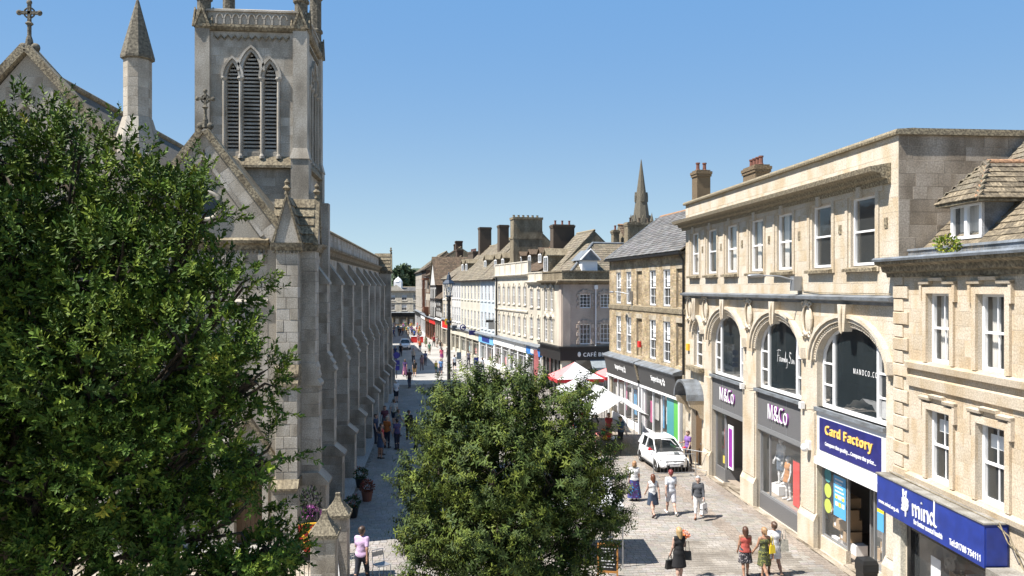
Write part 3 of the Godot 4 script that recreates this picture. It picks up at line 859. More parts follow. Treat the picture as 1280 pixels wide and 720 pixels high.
	# plinths of the piers
	for x in [[3.0, 4.0], [8.0, 9.4], [13.5, 14.7], [18.98, 19.58]]:
		var pl := MB.new()
		pl.frustum(V(x[0] - 0.02, 0, -0.02), V(x[1] + 0.02, 0, 0.14), V(x[0] - 0.02, 0.95, -0.02), V(x[1] + 0.02, 0.95, 0.14))
		pl.mould(x[0] - 0.02, x[1] + 0.02, [[-0.02, 0.951], [0.14, 0.951], [0.02, 1.2], [-0.02, 1.2]])
		part(b, "plinth", pl, S[3])
		var ps := MB.new()
		ps.box(V(x[0] + 0.08, 1.2, 0), V(x[1] - 0.08, 4.7, 0.06))
		part(b, "pilaster", ps, S[0])
	# two grey clothes-shop fronts
	for k in 2:
		var x0: float = bays[k][0]; var x1: float = bays[k][1]
		var fa := bar(b, "fascia", V(x0 + 0.01, 3.42, -0.2), V(x1 - 0.01, 4.79, -0.06), M.grey_fascia)
		var tw := 1.75
		letters(fa, "M&Co", (x0 + x1) / 2 - tw * 0.5 + 0.012, 3.825, -0.055, tw, 0.58, M.purple, "Droid Sans", 400, false, 0.04)
		letters(fa, "M&Co", (x0 + x1) / 2 - tw * 0.5, 3.84, -0.002, tw, 0.58, M.white, "Droid Sans", 400, false, 0.02)
		for j in 2: bar(fa, "panel_joint", V(lerpf(x0, x1, (j + 1) / 3.0) - 0.012, 3.425, -0.06), V(lerpf(x0, x1, (j + 1) / 3.0) + 0.012, 4.785, -0.052), M.galv)
		bar(fa, "shutter_box", V(x0 + 0.01, 3.24, -0.35), V(x1 - 0.01, 3.418, -0.03), M.galv)
	var rm := room(b, 2.8, 8.0, 0.12, 4.7, -6, -0.3, M.dark_room)
	bar(rm, "shop_floor", V(4.0, 0.121, -6), V(8.0, 0.14, -0.3), M.shop_floor)
	var rm2 := room(b, 8.1, 13.5, 0.12, 4.7, -4, -0.3, M.shop_room)
	bar(rm2, "window_bed", V(9.42, 0.13, -3.0), V(13.48, 0.62, -0.28), M.shop_floor)
	# entrance bay: angled display window, recessed doorway
	var riser := MB.new()
	riser.extrude(PackedVector2Array([Vector2(4.01, 0.2), Vector2(5.3, 0.2), Vector2(5.7, 1.5), Vector2(5.62, 1.54), Vector2(5.24, 0.28), Vector2(4.01, 0.28)]), V(0, 0.0, 0), Vector3.RIGHT, V(0, 0, -1), V(0, 0.6, 0))
	part(b, "stall_riser", riser, M.grey_fascia)
	var fr1 := MB.new()
	fr1.box(V(4.01, 0.6, -0.28), V(4.09, 3.24, -0.2)); fr1.box(V(5.22, 0.6, -0.28), V(5.3, 3.24, -0.2)); fr1.box(V(5.62, 0.6, -1.54), V(5.7, 3.24, -1.46)); fr1.box(V(6.4, 0.13, -1.6), V(6.48, 3.24, -1.5)); fr1.box(V(4.09, 3.14, -0.28), V(5.22, 3.24, -0.2))
	var fw := part(b, "shop_window", fr1, M.galv)
	pane_at(fw, 4.05, 5.26, 0.6, 3.24, -0.24, M.glass)
	var pq := MB.new()
	pq.quad(V(5.26, 0.6, -0.24), V(5.66, 0.6, -1.5), V(5.66, 3.24, -1.5), V(5.26, 3.24, -0.24))
	part(fw, "pane", pq, M.glass)
	var bn := bar(b, "purple_banner", V(5.32, 0.7, -0.36), V(5.95, 2.7, -0.32), M.white)
	bar(bn, "print", V(5.42, 0.8, -0.318), V(5.85, 2.55, -0.316), M.purple)
	bar(b, "notice", V(4.5, 0.75, -0.4), V(4.75, 1.1, -0.38), M.yellow)
	for k in 2: bar(b, "window_poster", V(4.15 + 0.4 * k, 1.5, -0.6), V(4.4 + 0.4 * k, 2.3, -0.58), [M.sign_red, M.navy][k])
	bar(b, "door_step", V(5.72, 0.0, -0.3), V(7.98, 0.125, 0.05), M.flag)
	# display window of the middle bay
	bar(b, "stall_riser", V(9.41, 0.0, -0.28), V(13.49, 0.62, -0.14), M.grey_fascia)
	var fr2 := MB.new()
	fr2.box(V(9.41, 0.62, -0.26), V(9.5, 3.24, -0.16)); fr2.box(V(13.4, 0.62, -0.26), V(13.49, 3.24, -0.16)); fr2.box(V(9.5, 0.62, -0.26), V(13.4, 0.7, -0.16)); fr2.box(V(9.5, 3.14, -0.26), V(13.4, 3.24, -0.16)); fr2.box(V(10.28, 0.7, -0.24), V(10.34, 3.14, -0.18))
	var fw2 := part(b, "shop_window", fr2, M.galv)
	pane_at(fw2, 9.45, 10.3, 0.66, 3.2, -0.21, M.glass); pane_at(fw2, 10.32, 13.45, 0.66, 3.2, -0.212, M.glass)
	bar(b, "window_poster", V(11.55, 0.66, -0.6), V(12.1, 2.4, -0.58), M.sign_red)
	bar(b, "window_poster", V(9.9, 0.75, -1.9), V(10.9, 2.7, -1.86), M.sky_poster)
	bar(b, "window_backdrop", V(9.6, 0.63, -2.2), V(13.3, 3.2, -2.15), M.shop_room)
	bar(b, "mannequin_stand", V(9.4, 0.63, -1.15), V(10.1, 1.0, -0.65), M.white)
	# card shop
	var x0: float = bays[2][0]; var x1: float = bays[2][1]
	bar(b, "sign_frame", V(x0 + 0.01, 3.22, -0.2), V(x1 - 0.01, 4.79, 0.0), M.white)
	var sg := bar(b, "fascia", V(x0 + 0.2, 3.48, -0.1), V(x1 - 0.25, 4.58, 0.02), M.navy)
	letters(sg, "Card Factory", x0 + 0.65, 3.98, 0.021, 2.95, 0.42, M.amber_text, "Droid Sans", 700, false, 0.03)
	letters(sg, "Compare the quality... Compare the price...", x0 + 0.62, 3.66, 0.021, 3.15, 0.17, M.white, "Droid Sans", 700, false, 0.01)
	bar(b, "awning_box", V(x0 + 0.01, 2.98, -0.25), V(x1 - 0.01, 3.218, 0.12), M.white)
	var rm3 := room(b, 13.55, x1, 0.1, 3.0, -5, -0.3, M.shop_room)
	bar(rm3, "shop_floor", V(13.55, 0.101, -5), V(x1, 0.12, -0.3), M.shop_floor)
	for s in [[x0 + 0.02, x0 + 1.75], [x1 - 1.0, x1 - 0.02]]:
		bar(b, "stall_riser", V(s[0], 0.0, -0.28), V(s[1], 0.5, -0.12), S[0])
		var fr3 := MB.new()
		fr3.box(V(s[0], 0.5, -0.26), V(s[0] + 0.06, 2.98, -0.18)); fr3.box(V(s[1] - 0.06, 0.5, -0.26), V(s[1], 2.98, -0.18)); fr3.box(V(s[0] + 0.06, 0.5, -0.26), V(s[1] - 0.06, 0.56, -0.18)); fr3.box(V(s[0] + 0.06, 2.9, -0.26), V(s[1] - 0.06, 2.98, -0.18))
		var f3 := part(b, "shop_window", fr3, M.galv)
		pane_at(f3, s[0] + 0.03, s[1] - 0.03, 0.52, 2.95, -0.22, M.glass)
	var dfr := MB.new()
	for x in [x0 + 1.78, x0 + 2.5, x1 - 1.08]: dfr.box(V(x, 0.1, -0.98), V(x + 0.06, 2.9, -0.9))
	dfr.box(V(x0 + 1.84, 0.1, -0.96), V(x1 - 1.08, 0.22, -0.91))
	var dd := part(b, "glass_door", dfr, M.galv)
	pane_at(dd, x0 + 1.82, x1 - 1.05, 0.15, 2.9, -0.94, M.glass)
	bar(b, "door_step", V(x0 + 1.76, 0.0, -0.9), V(x1 - 1.02, 0.09, -0.02), M.flag)
	bar(b, "window_poster", V(x0 + 0.75, 1.4, -0.215), V(x0 + 1.55, 2.75, -0.21), M.sky_poster)
	text_lines(b, x0 + 0.85, 2.6, -0.209, 0.6, 5, 0.13, M.white)
	for k in 6: bar(b, "print", V(x0 + 0.86 + 0.22 * (k % 3), 1.75 + 0.24 * (k / 3), -0.2095), V(x0 + 1.02 + 0.22 * (k % 3), 1.89 + 0.24 * (k / 3), -0.2075), M.yellow if k % 2 else M.white)
	for k in 3:
		var d := MB.new()
		d.xf = Transform3D(Basis(Vector3.RIGHT, PI / 2), V(x0 + 0.35, 2.62 - 0.52 * k, -0.215))
		d.lathe(Vector3.ZERO, [[0.0, 0.0], [0.24, 0.0], [0.24, 0.006], [0.0, 0.006]], 20)
		part(b, "round_sticker", d, [M.teal, M.lime, M.lime][k])
	bar(b, "window_poster", V(x1 - 0.85, 1.7, -0.215), V(x1 - 0.5, 2.25, -0.21), M.sky_poster)
	bar(b, "window_poster", V(x1 - 0.85, 2.25, -0.215), V(x1 - 0.5, 2.5, -0.21), M.yellow)
	rng.seed = 5
	for k in 56:
		var side_ := k % 2
		var bxx := (13.6 + R(0, 1.9)) if side_ == 0 else (x0 + 0.9 + R(0, 2.2))
		var lev := (k / 2) % 5
		var w := R(0.35, 0.5)
		var zz := -0.4 - R(0, 0.4) if side_ == 0 else -1.15 - R(0, 0.5)
		var cb := bar(b, "stock_box", V(bxx, 0.13 + lev * 0.36, zz - 0.4), V(bxx + w, 0.13 + lev * 0.36 + 0.34, zz), M.cardboard if k % 5 else M.white)
		bar(cb, "label", V(bxx + 0.08, 0.2 + lev * 0.36, zz + 0.001), V(bxx + 0.2, 0.32 + lev * 0.36, zz + 0.003), M.white)
	for k in 6: bar(b, "card_display", V(x0 + 1.9 + 0.3 * (k % 4), 1.65 + 0.5 * (k / 4), -2.9), V(x0 + 2.1 + 0.3 * (k % 4), 2.0 + 0.5 * (k / 4), -2.86), [M.white, M.magenta, M.lime, M.sky_poster, M.yellow, M.white][k])
	# cables and camera dome on the front
	var cb2 := MB.new()
	cb2.tube([V(8.0, 4.85, 0.08), V(8.4, 4.78, 0.09), V(9.4, 4.86, 0.06)], [0.012, 0.012, 0.012], 5)
	cb2.tube([V(13.55, 4.95, 0.06), V(13.9, 4.7, 0.09), V(14.7, 4.8, 0.02)], [0.012, 0.012, 0.012], 5)
	cb2.tube([V(13.6, 9.2, 0.03), V(13.7, 8.9, 0.04), V(15.0, 8.84, 0.05), V(L - 0.3, 8.83, 0.05)], [0.014, 0.014, 0.014, 0.014], 5)
	part(b, "cable", cb2, M.weathered)
	var dome := MB.new()
	dome.box(V(14.15, 3.35, 0.06), V(14.4, 3.65, 0.16)); dome.ball(V(14.27, 3.42, 0.24), V(0.14, 0.15, 0.14), 8, 10)
	part(b, "camera_dome", dome, M.white)
	for x in [8.15, 13.75]:
		var sp := MB.new()
		sp.box(V(x, 4.72, 0.06), V(x + 0.16, 4.95, 0.22))
		part(b, "alarm_box", sp, M.white)
	# stacks behind the parapet
	chimney(b, V(4.5, 12.6, -2.0), 1.5, 0.7, 2.15, M.yellowstack, 4)
	var lf := thing("wall_floodlight", "grey floodlight on a bracket arm above the middle cartouche of the store", "floodlight", b.transform * V(13.45, 9.0, 0.03), b.basis)
	bar(lf, "mount", V(-0.16, -0.1, 0.0), V(0.16, 0.42, 0.3), M.galv)
	var arm := MB.new()
	arm.tube([V(0, 0.3, 0.3), V(-0.1, 0.42, 0.7), V(-0.35, 0.46, 1.2)], [0.03, 0.03, 0.025], 6)
	part(lf, "arm", arm, M.galv)
	var hd := MB.new()
	hd.ball(V(-0.45, 0.45, 1.45), V(0.14, 0.07, 0.34), 6, 10)
	part(lf, "lamp_head", hd, M.galv)

# ---------- the near warm-stone house with a blue sign
func charity_house() -> void:
	var L := 10.0
	var p0 := W(12.88, 21.58); var p1 := W(12.88 - 0.637, 21.58 - 9.98)
	var b := thing("stone_shop_house", "warm ashlar house with quoins, stone slate roof and a blue charity shop sign", "building", p0, facing(p0, p1))
	var S: Array = M.warm
	var wx := [[1.72, 2.78], [3.86, 4.92], [6.05, 7.1], [8.2, 9.2]]
	var holes := []
	for x in wx:
		holes.append(hole(x[0], x[1], 7.06, 8.86)); holes.append(hole(x[0], x[1], 4.02, 5.84))
	holes.append(hole(0.75, 9.0, 0.0, 2.6))
	var top := [[0.0, 9.35], [L, 9.35]]
	var mb := MB.new()
	wall_mb(mb, top, 0.0, holes, 0.0, 0.24)
	var wall := part(b, "front_wall", mb, M.mortar)
	ashlar(wall, [[0.45, 9.35], [L, 9.35]], 3.3, 9.35, holes, 0.36, 0.72, S, 300, 0.012, -1.0, 0.0, Transform3D(), "stone", 0.17)
	shell(b, L, 9.4, 7.0, M.mortar)
	# quoins
	for k in 17:
		var y := 3.3 + k * 0.36
		var w := 0.78 if k % 2 else 0.5
		var q := MB.new()
		q.cbox(V(0.02, y + 0.01, 0), V(w, y + 0.35, 0.075 if k % 2 else 0.055), 0.018)
		part(b, "quoin", q, S[k % 5])
	# cornice with lead gutter
	var co := MB.new()
	co.mould(-0.3, L, [[0.0, 9.3], [0.08, 9.3], [0.1, 9.42], [0.22, 9.46], [0.26, 9.6], [0.44, 9.66], [0.46, 9.76], [0.0, 9.78]])
	part(b, "cornice", co, M.weathered)
	var ld := MB.new()
	ld.mould(-0.32, L, [[-0.35, 9.785], [0.47, 9.785], [0.5, 9.74], [0.52, 9.8], [0.47, 9.85], [-0.35, 9.84]])
	part(b, "lead_gutter", ld, M.lead)
	var up := MB.new()
	up.mould(0.0, L, [[-0.9, 9.845], [-0.38, 9.845], [-0.38, 10.02], [-0.34, 10.04], [-0.36, 10.1], [-0.9, 10.14]])
	part(b, "parapet", up, M.lead)
	# bands
	var bd := MB.new()
	bd.mould(0.8, L, [[0.0, 6.84], [0.14, 6.84], [0.16, 7.0], [0.0, 7.05]])
	bd.mould(0.8, L, [[0.0, 6.36], [0.09, 6.36], [0.1, 6.62], [0.0, 6.66]])
	bd.mould(0.8, L, [[0.0, 3.82], [0.13, 3.82], [0.15, 3.95], [0.0, 4.01]])
	part(b, "string_course", bd, S[1])
	for x in wx:
		for lev in 2:
			var y0: float = [4.02, 7.06][lev]; var y1: float = [5.84, 8.86][lev]
			var ar := MB.new()
			ar.box(V(x[0] - 0.17, y0, 0), V(x[0], y1 + 0.17, 0.07)); ar.box(V(x[1], y0, 0), V(x[1] + 0.17, y1 + 0.17, 0.07)); ar.box(V(x[0], y1, 0), V(x[1], y1 + 0.17, 0.07))
			ar.box(V(x[0] - 0.27, y1 - 0.2, 0), V(x[0] - 0.17, y1 + 0.3, 0.1)); ar.box(V(x[1] + 0.17, y1 - 0.2, 0), V(x[1] + 0.27, y1 + 0.3, 0.1))
			ar.mould(x[0] - 0.27, x[0] + 0.22, [[0, y1 + 0.24], [0.12, y1 + 0.24], [0.14, y1 + 0.31], [0, y1 + 0.33]])
			ar.mould(x[1] - 0.22, x[1] + 0.27, [[0, y1 + 0.24], [0.12, y1 + 0.24], [0.14, y1 + 0.31], [0, y1 + 0.33]])
			ar.mould(x[0] + 0.22, x[1] - 0.22, [[0, y1 + 0.32], [0.12, y1 + 0.32], [0.15, y1 + 0.4], [0, y1 + 0.42]])
			part(b, "architrave", ar, S[2])
			sash(b, x[0], x[1], y0 + 0.01, y1, -0.13, 2, 1, null, [3, 1][lev])
	room(b, 0.1, L - 0.1, 3.0, 9.2, -4.0, -0.25, M.dark_room)
	# shop front
	bar(b, "pilaster", V(0.2, 0.0, 0.0), V(0.62, 2.6, 0.16), M.creamwash)
	bar(b, "shop_ledge", V(5.1, 2.62, 0.0), V(L, 2.86, 0.6), M.ledge)
	var fr := MB.new()
	fr.box(V(0.76, 0.0, -0.2), V(0.95, 2.6, 0.05)); fr.box(V(4.6, 0.0, -0.2), V(4.8, 2.6, 0.05)); fr.box(V(0.95, 0.0, -0.2), V(4.6, 0.45, 0.04)); fr.box(V(7.0, 0.0, -0.2), V(7.2, 2.6, 0.05)); fr.box(V(0.95, 2.45, -0.2), V(7.0, 2.6, 0.04))
	var sw := part(b, "shop_window", fr, M.black_gloss)
	pane_at(sw, 0.95, 4.6, 0.45, 2.5, -0.06, M.glass)
	var rm := room(b, 0.7, 9.0, 0.1, 2.6, -4.0, -0.2, M.shop_room)
	bar(rm, "window_poster", V(1.7, 1.3, -0.09), V(2.15, 2.0, -0.085), M.white)
	bar(rm, "window_poster", V(1.7, 0.9, -0.09), V(2.7, 1.1, -0.085), M.teal)
	rng.seed = 8
	for k in 9: bar(rm, "stock_box", V(1.3 + 0.38 * k, 0.4, -1.2 - R(0, 0.4)), V(1.62 + 0.38 * k, 0.9 + R(0, 0.9), -0.8), [M.cardboard, M.canvas_pink, M.curtain, M.teal, M.white][k % 5])
	# sign box
	var sg := thing("shop_sign_box", "bright blue projecting shop sign box with white lettering and hand-drawn emblem", "sign", b.transform * V(0.14, 2.82, 0.58), b.basis)
	var bx := MB.new()
	bx.box(V(0, 0, -0.55), V(4.88, 0.96, 0))
	part(sg, "box", bx, M.royal)
	bar(sg, "lead_cover", V(-0.03, 0.962, -0.56), V(4.91, 1.0, 0.03), M.ledge)
	bar(sg, "end_panel", V(4.882, 0.05, -0.5), V(4.9, 0.9, -0.03), M.royal)
	letters(sg, "www.mind.org.uk", 0.1, 0.16, 0.0, 1.1, 0.13, M.white, "Droid Sans", 700, false, 0.008)
	letters(sg, "for better mental health", 1.95, 0.12, 0.0, 1.3, 0.13, M.white, "Droid Sans", 700, false, 0.008)
	letters(sg, "Tel:01788 754111", 3.55, 0.1, 0.0, 1.2, 0.16, M.white, "Droid Sans", 700, false, 0.008)
	strokes(sg, [[[0, 0.4], [0.02, 0.0]], [[0.02, 0.22], [0.12, 0.4], [0.2, 0.28], [0.21, 0.0]], [[0.21, 0.22], [0.31, 0.4], [0.4, 0.28], [0.41, 0.0]], [[0.55, 0.38], [0.56, 0.0]], [[0.54, 0.53], [0.56, 0.58]], [[0.7, 0.4], [0.71, 0.0]], [[0.71, 0.22], [0.82, 0.4], [0.92, 0.28], [0.93, 0.0]], [[1.25, 0.3], [1.12, 0.4], [1.03, 0.2], [1.12, 0.0], [1.25, 0.12]], [[1.29, 0.85], [1.27, 0.3], [1.28, 0.04], [1.4, 0.02]]], V(1.92, 0.32, 0.01), 0.78, 0.026, M.white)
	var em := []
	for k in 3:
		var l := []
		for i in 15:
			var a := i * 0.62 + k * 2.0
			l.append([0.18 * cos(a) * (1.0 + 0.5 * sin(a * 1.7 + k)), 0.22 * sin(a * 1.13 + k)])
		em.append(l)
	em.append([[-0.05, 0.1], [-0.12, 0.5], [0.0, 0.3], [0.12, 0.48], [0.06, 0.1], [0.06, -0.4], [0.1, -0.1]])
	strokes(sg, em, V(1.52, 0.5, 0.01), 0.8, 0.02, M.white, "emblem")
	var cb := MB.new()
	cb.tube([V(0.3, 3.86, 0.3), V(2.0, 3.84, 0.3), V(4.9, 3.83, 0.32), V(5.3, 3.6, 0.2), V(5.6, 3.0, 0.1), V(5.9, 2.98, 0.2)], [0.015, 0.015, 0.015, 0.02, 0.02, 0.015], 5)
	cb.tube([V(5.1, 3.85, 0.3), V(5.4, 3.5, 0.3), V(5.7, 3.2, 0.12)], [0.015, 0.015, 0.015], 5)
	part(b, "cable", cb, M.weathered)
	# roof and dormer
	var variants := []
	for k in 5: variants.append(mat(Color(0.36, 0.31, 0.25) * [1.0, 0.75, 1.2, 0.9, 0.62][k], 0.95, T.lichen, Vector3.ONE * (1.0 + 0.1 * k), T.grain, Vector3.ONE * 0.7, T.coarse, 0.8))
	var sl := V(0, 0.72, -0.69).normalized()
	var rf := MB.new()
	rf.quad(V(0, 10.1, -0.85), V(L, 10.1, -0.85), V(L, 10.1, -0.85) + sl * 5.2, V(0, 10.1, -0.85) + sl * 5.2)
	rf.quad(V(L, 10.1, -8.2), V(0, 10.1, -8.2), V(0, 10.1, -0.85) + sl * 5.2, V(L, 10.1, -0.85) + sl * 5.2)
	rf.tri(V(L, 10.1, -0.85), V(L, 10.1, -8.2), V(L, 10.1, -0.85) + sl * 5.2)
	var roof := part(b, "roof", rf, M.weathered)
	tiles(roof, V(0.02, 10.1, -0.85), Vector3.RIGHT, sl, 9.9, 5.2, 0.34, 0.23, M.stone_slate, 190, 0.0, 0.0, variants)
	var rd := MB.new()
	for k in 20: rd.tube([V(k * 0.5, 13.93, -4.45), V(k * 0.5 + 0.49, 13.92, -4.45)], [0.13, 0.13], 8)
	part(roof, "ridge_tiles", rd, M.ridge)
	dormer(b, 1.15, 2.5, 10.28, 11.22, -0.95, 1.05, variants, M.stone_slate, 2.5)
	dormer(b, 5.6, 6.95, 10.28, 11.22, -0.95, 1.05, variants, M.stone_slate, 2.5)
	# plants rooted in the gutter
	var bush := thing("gutter_bush", "small yellow-green flowering bush rooted in the gutter below the dormer", "plant", b.transform * V(2.75, 9.84, 0.1), b.basis)
	clump(bush, "foliage", V(0, 0.22, 0), V(0.36, 0.25, 0.26), 420, 0.075, [Color(0.16, 0.2, 0.03), Color(0.26, 0.26, 0.03), Color(0.1, 0.15, 0.03)], 21)
	var sm := MB.new()
	for k in 5: sm.tube([V(0, 0, 0), V(R(-0.15, 0.15), 0.2, R(-0.1, 0.1))], [0.012, 0.006], 5)
	part(bush, "stem", sm, M.twig)
	for i in 3:
		var gx: float = [0.9, 1.75, 3.6][i]
		var tuft := thing("dry_grass_tuft", ["tuft of dry grass in the gutter against the tall store wall", "low dry grass tuft in the gutter between the store wall and the yellow-green bush", "tall dry grass tuft in the gutter under the dormer cheek"][i], "grass tuft", b.transform * V(gx, 9.84, -0.15), b.basis, "dry tufts in the gutter")
		var gm := MB.new()
		for k in 90:
			var q := V(R(-0.4, 0.4), 0, R(-0.12, 0.25))
			var h := R(0.08, 0.3) * (1.5 if i != 1 and absf(q.x) < 0.2 else 0.8)
			var tip := q + V(R(-0.1, 0.1), h, R(-0.08, 0.08))
			gm.tri(q, q + V(0.012, 0, 0.005), tip); 
		part(tuft, "blades", gm, mat(Color(0.38, 0.29, 0.17), 0.9))

func dormer(b: Node, x0: float, x1: float, y0: float, y1: float, z: float, rise: float, variants: Array, m: Material, back := 2.2, lights := 2) -> void:
	# hipped dormer whose front faces +z
	var cx := (x0 + x1) / 2
	var d := MB.new()
	d.quad(V(x1, y0, z), V(x1, y0, z - back), V(x1, y1, z - back), V(x1, y1, z))
	d.quad(V(x0, y0, z - back), V(x0, y0, z), V(x0, y1, z), V(x0, y1, z - back))
	var o := part(b, "dormer", d, M.lead)
	var f := MB.new()
	var n := lights
	f.box(V(x0, y0, z - 0.06), V(x1, y0 + 0.08, z + 0.03)); f.box(V(x0, y1 - 0.1, z - 0.06), V(x1, y1 + 0.02, z + 0.03))
	for k in n + 1:
		var x := lerpf(x0, x1, float(k) / n)
		f.box(V(clampf(x - 0.06, x0, x1 - 0.1), y0 + 0.08, z - 0.06), V(clampf(x + 0.06, x0 + 0.1, x1), y1 - 0.1, z + 0.02))
	part(o, "window_frame", f, M.white)
	pane_at(o, x0, x1, y0, y1, z - 0.02, M.glass)
	bar(o, "curtain", V(x0 + 0.1, y0 + 0.05, z - 0.2), V(x1 - 0.1, y1 - 0.05, z - 0.18), M.curtain)
	# hipped roof
	var ov := 0.28
	var e0 := V(x0 - ov, y1, z + ov); var e1 := V(x1 + ov, y1, z + ov)
	var ap := V(cx, y1 + rise, z - (x1 - x0) * 0.42)
	var bk := V(cx, y1 + rise, z - back - 1.2)
	var r := MB.new()
	r.tri(e0, e1, ap)
	r.quad(e1, V(e1.x, y1, z - back - 0.3), bk, ap)
	r.quad(V(e0.x, y1, z - back - 0.3), e0, ap, bk)
	r.quad(e0 - V(0, 0.05, 0), V(e0.x, y1 - 0.05, z - back), V(e1.x, y1 - 0.05, z - back), e1 - V(0, 0.05, 0))
	r.quad(e0 - V(0, 0.05, 0), e1 - V(0, 0.05, 0), e1, e0)
	r.quad(e1 - V(0, 0.05, 0), V(e1.x, y1 - 0.05, z - back), V(e1.x, y1, z - back), e1)
	var ro := part(b, "dormer_roof", r, M.weathered)
	if variants.is_empty(): return
	# tiles on the three slopes
	var S := (ap - (e0 + e1) / 2.0); var sl := S.length(); S = S.normalized()
	tiles(ro, e0 + V(0, 0.01, 0), Vector3.RIGHT, S, e1.x - e0.x, sl, 0.26, 0.2, m, 14, (e1.x - e0.x) / 2 / sl, (e1.x - e0.x) / 2 / sl, variants)
	var hz := ap - V(e1.x, y1, ap.z); var hl := hz.length()
	tiles(ro, e1 + V(0, 0.01, 0), V(0, 0, -1), hz.normalized(), back + 0.6, hl, 0.28, 0.2, m, 60, (e1.z - ap.z) / hl, 0.0, variants)
	var hz2 := ap - V(e0.x, y1, ap.z)
	tiles(ro, V(e0.x, y1 + 0.01, e0.z - back - 0.6), V(0, 0, 1), hz2.normalized(), back + 0.6, hl, 0.28, 0.2, m, 0, 0.0, (e1.z - ap.z) / hl, variants)
	var rg := MB.new()
	rg.tube([ap, bk], [0.1, 0.1], 7); rg.tube([e1 + V(-0.05, 0.05, 0), ap], [0.05, 0.05], 6)
	part(ro, "ridge_tiles", rg, M.ridge)

# ---------- the yellow brick chemist
func brick_shop() -> void:
	var p0 := W(11.89, 54.95); var p1 := W(13.0, 41.22)
	var L := (p1 - p0).length()
	var b := thing("brick_shop_house", "yellow brick shop house with slate roof, narrow sash windows and black fascias", "building", p0, facing(p0, p1))
	var holes := []
	var wx := [[1.55, 2.6], [3.72, 4.75], [8.17, 9.27], [10.45, 11.55]]
	var bx := [[5.8, 6.85], [12.45, 13.4]]
	for x in wx:
		holes.append(hole(x[0], x[1], 7.95, 10.05)); holes.append(hole(x[0], x[1], 4.78, 7.12))
	for x in bx:
		holes.append(hole(x[0], x[1], 7.95, 10.05)); holes.append(hole(x[0], x[1], 4.78, 7.12))
	holes.append(hole(0.5, L - 0.4, 0.0, 3.1))
	var top := [[0.0, 11.0], [L, 11.0]]
	var mb := MB.new()
	wall_mb(mb, top, 0.0, holes, 0.0, 0.16)
	var wall := part(b, "front_wall", mb, M.brick_mortar)
	# bricks
	var bm := MB.new()
	bm.cbox(V(0, 0, -0.02), V(1, 1, 0.008), 0.004)
	var bmesh := bm.done()
	rng.seed = 77
	var xfs := []
	var cols := []
	var y := 4.45
	var row := 0
	while y < 10.95:
		var x := -0.11 if row % 2 else 0.0
		while x < L:
			var x0 := maxf(x, 0.0); var x1 := minf(x + 0.215, L)
			x += 0.225
			var ok := true
			for h in holes:
				if y + 0.068 > h.y0 and y < h.y1:
					if x1 > h.x0 and x0 < h.x1:
						if x0 < h.x0 - 0.04: x1 = h.x0
						elif x1 > h.x1 + 0.04: x0 = h.x1
						else: ok = false
			if ok and x1 - x0 > 0.03:
				xfs.append(Transform3D(Basis.from_scale(V(x1 - x0, 0.066, 1)), V(x0, y, R(-0.002, 0.003))))
				var k := R(0.75, 1.2) * (0.8 if rng.randf() < 0.12 else 1.0)
				cols.append(Color(k * R(0.96, 1.06), k, k * R(0.85, 1.05)))
		y += 0.0755; row += 1
	# bricked-up windows
	for w in bx:
		for lev in 2:
			var yy: float = [4.78, 7.95][lev]
			var y1: float = [7.12, 10.05][lev]
			row = 0
			while yy < y1 - 0.05:
				var x: float = w[0] - (0.11 if row % 2 else 0.0)
				while x < w[1]:
					var a := maxf(x, w[0]); var e := minf(x + 0.215, w[1])
					x += 0.225
					if e - a > 0.02:
						xfs.append(Transform3D(Basis.from_scale(V(e - a, 0.066, 1)), V(a, yy, -0.135)))
						var k := R(0.5, 1.15)
						cols.append(Color(k, k * 0.98, k * R(0.85, 1.0)))
				yy += 0.0755; row += 1
			bar(wall, "blind_panel", V(w[0], [4.78, 7.95][lev], -0.2), V(w[1], y1, -0.15), M.brick_mortar)
	copies(wall, "brickwork", bmesh, M.brick, xfs, cols)
	shell(b, L, 11.0, 7.5, M.brick_mortar)
	for x in wx:
		sash(b, x[0], x[1], 7.98, 10.05, -0.06, 2, 2, null, 2)
		sash(b, x[0], x[1], 4.82, 7.12, -0.06, 2, 2, null, 2)
	room(b, 0.1, L - 0.1, 3.2, 10.9, -3.5, -0.17, M.dark_room)
	var bd := MB.new()
	bd.mould(0.0, L, [[0.0, 7.6], [0.07, 7.6], [0.08, 7.86], [0.0, 7.9]])
	part(b, "string_course", bd, M.weathered)
	# lintels
	for x in wx + bx:
		for lev in 2:
			var y1: float = [7.12, 10.05][lev]
			var li := MB.new()
			li.extrude(PackedVector2Array([Vector2(x[0], y1), Vector2(x[1], y1), Vector2(x[1] + 0.12, y1 + 0.28), Vector2(x[0] - 0.12, y1 + 0.28)]), Vector3.ZERO, Vector3.RIGHT, Vector3.UP, V(0, 0, 0.016))
			part(b, "lintel", li, M.brick_mortar)
	# roof
	var rf := MB.new()
	var rz := -3.75; var ry := 13.98
	rf.quad(V(0, 10.95, 0.3), V(L, 10.95, 0.3), V(L, ry, rz), V(0, ry, rz))
	rf.quad(V(L, 10.95, -7.8), V(0, 10.95, -7.8), V(0, ry, rz), V(L, ry, rz))
	var roof := part(b, "roof", rf, M.weathered)
	var sv := V(0, ry - 10.95, rz - 0.3)
	tiles(roof, V(0, 10.97, 0.3), Vector3.RIGHT, sv.normalized(), L, sv.length(), 0.3, 0.24, M.slate)
	var gb := MB.new()
	for e in [0.0, L]: gb.extrude(PackedVector2Array([Vector2(0, 10.9), Vector2(-7.5, 10.9), Vector2(rz, ry - 0.05)]), V(e - 0.05, 0, 0), V(0, 0, 1), Vector3.UP, V(0.1, 0, 0))
	part(b, "gable_wall", gb, M.brick_mortar)
	var vg := MB.new()
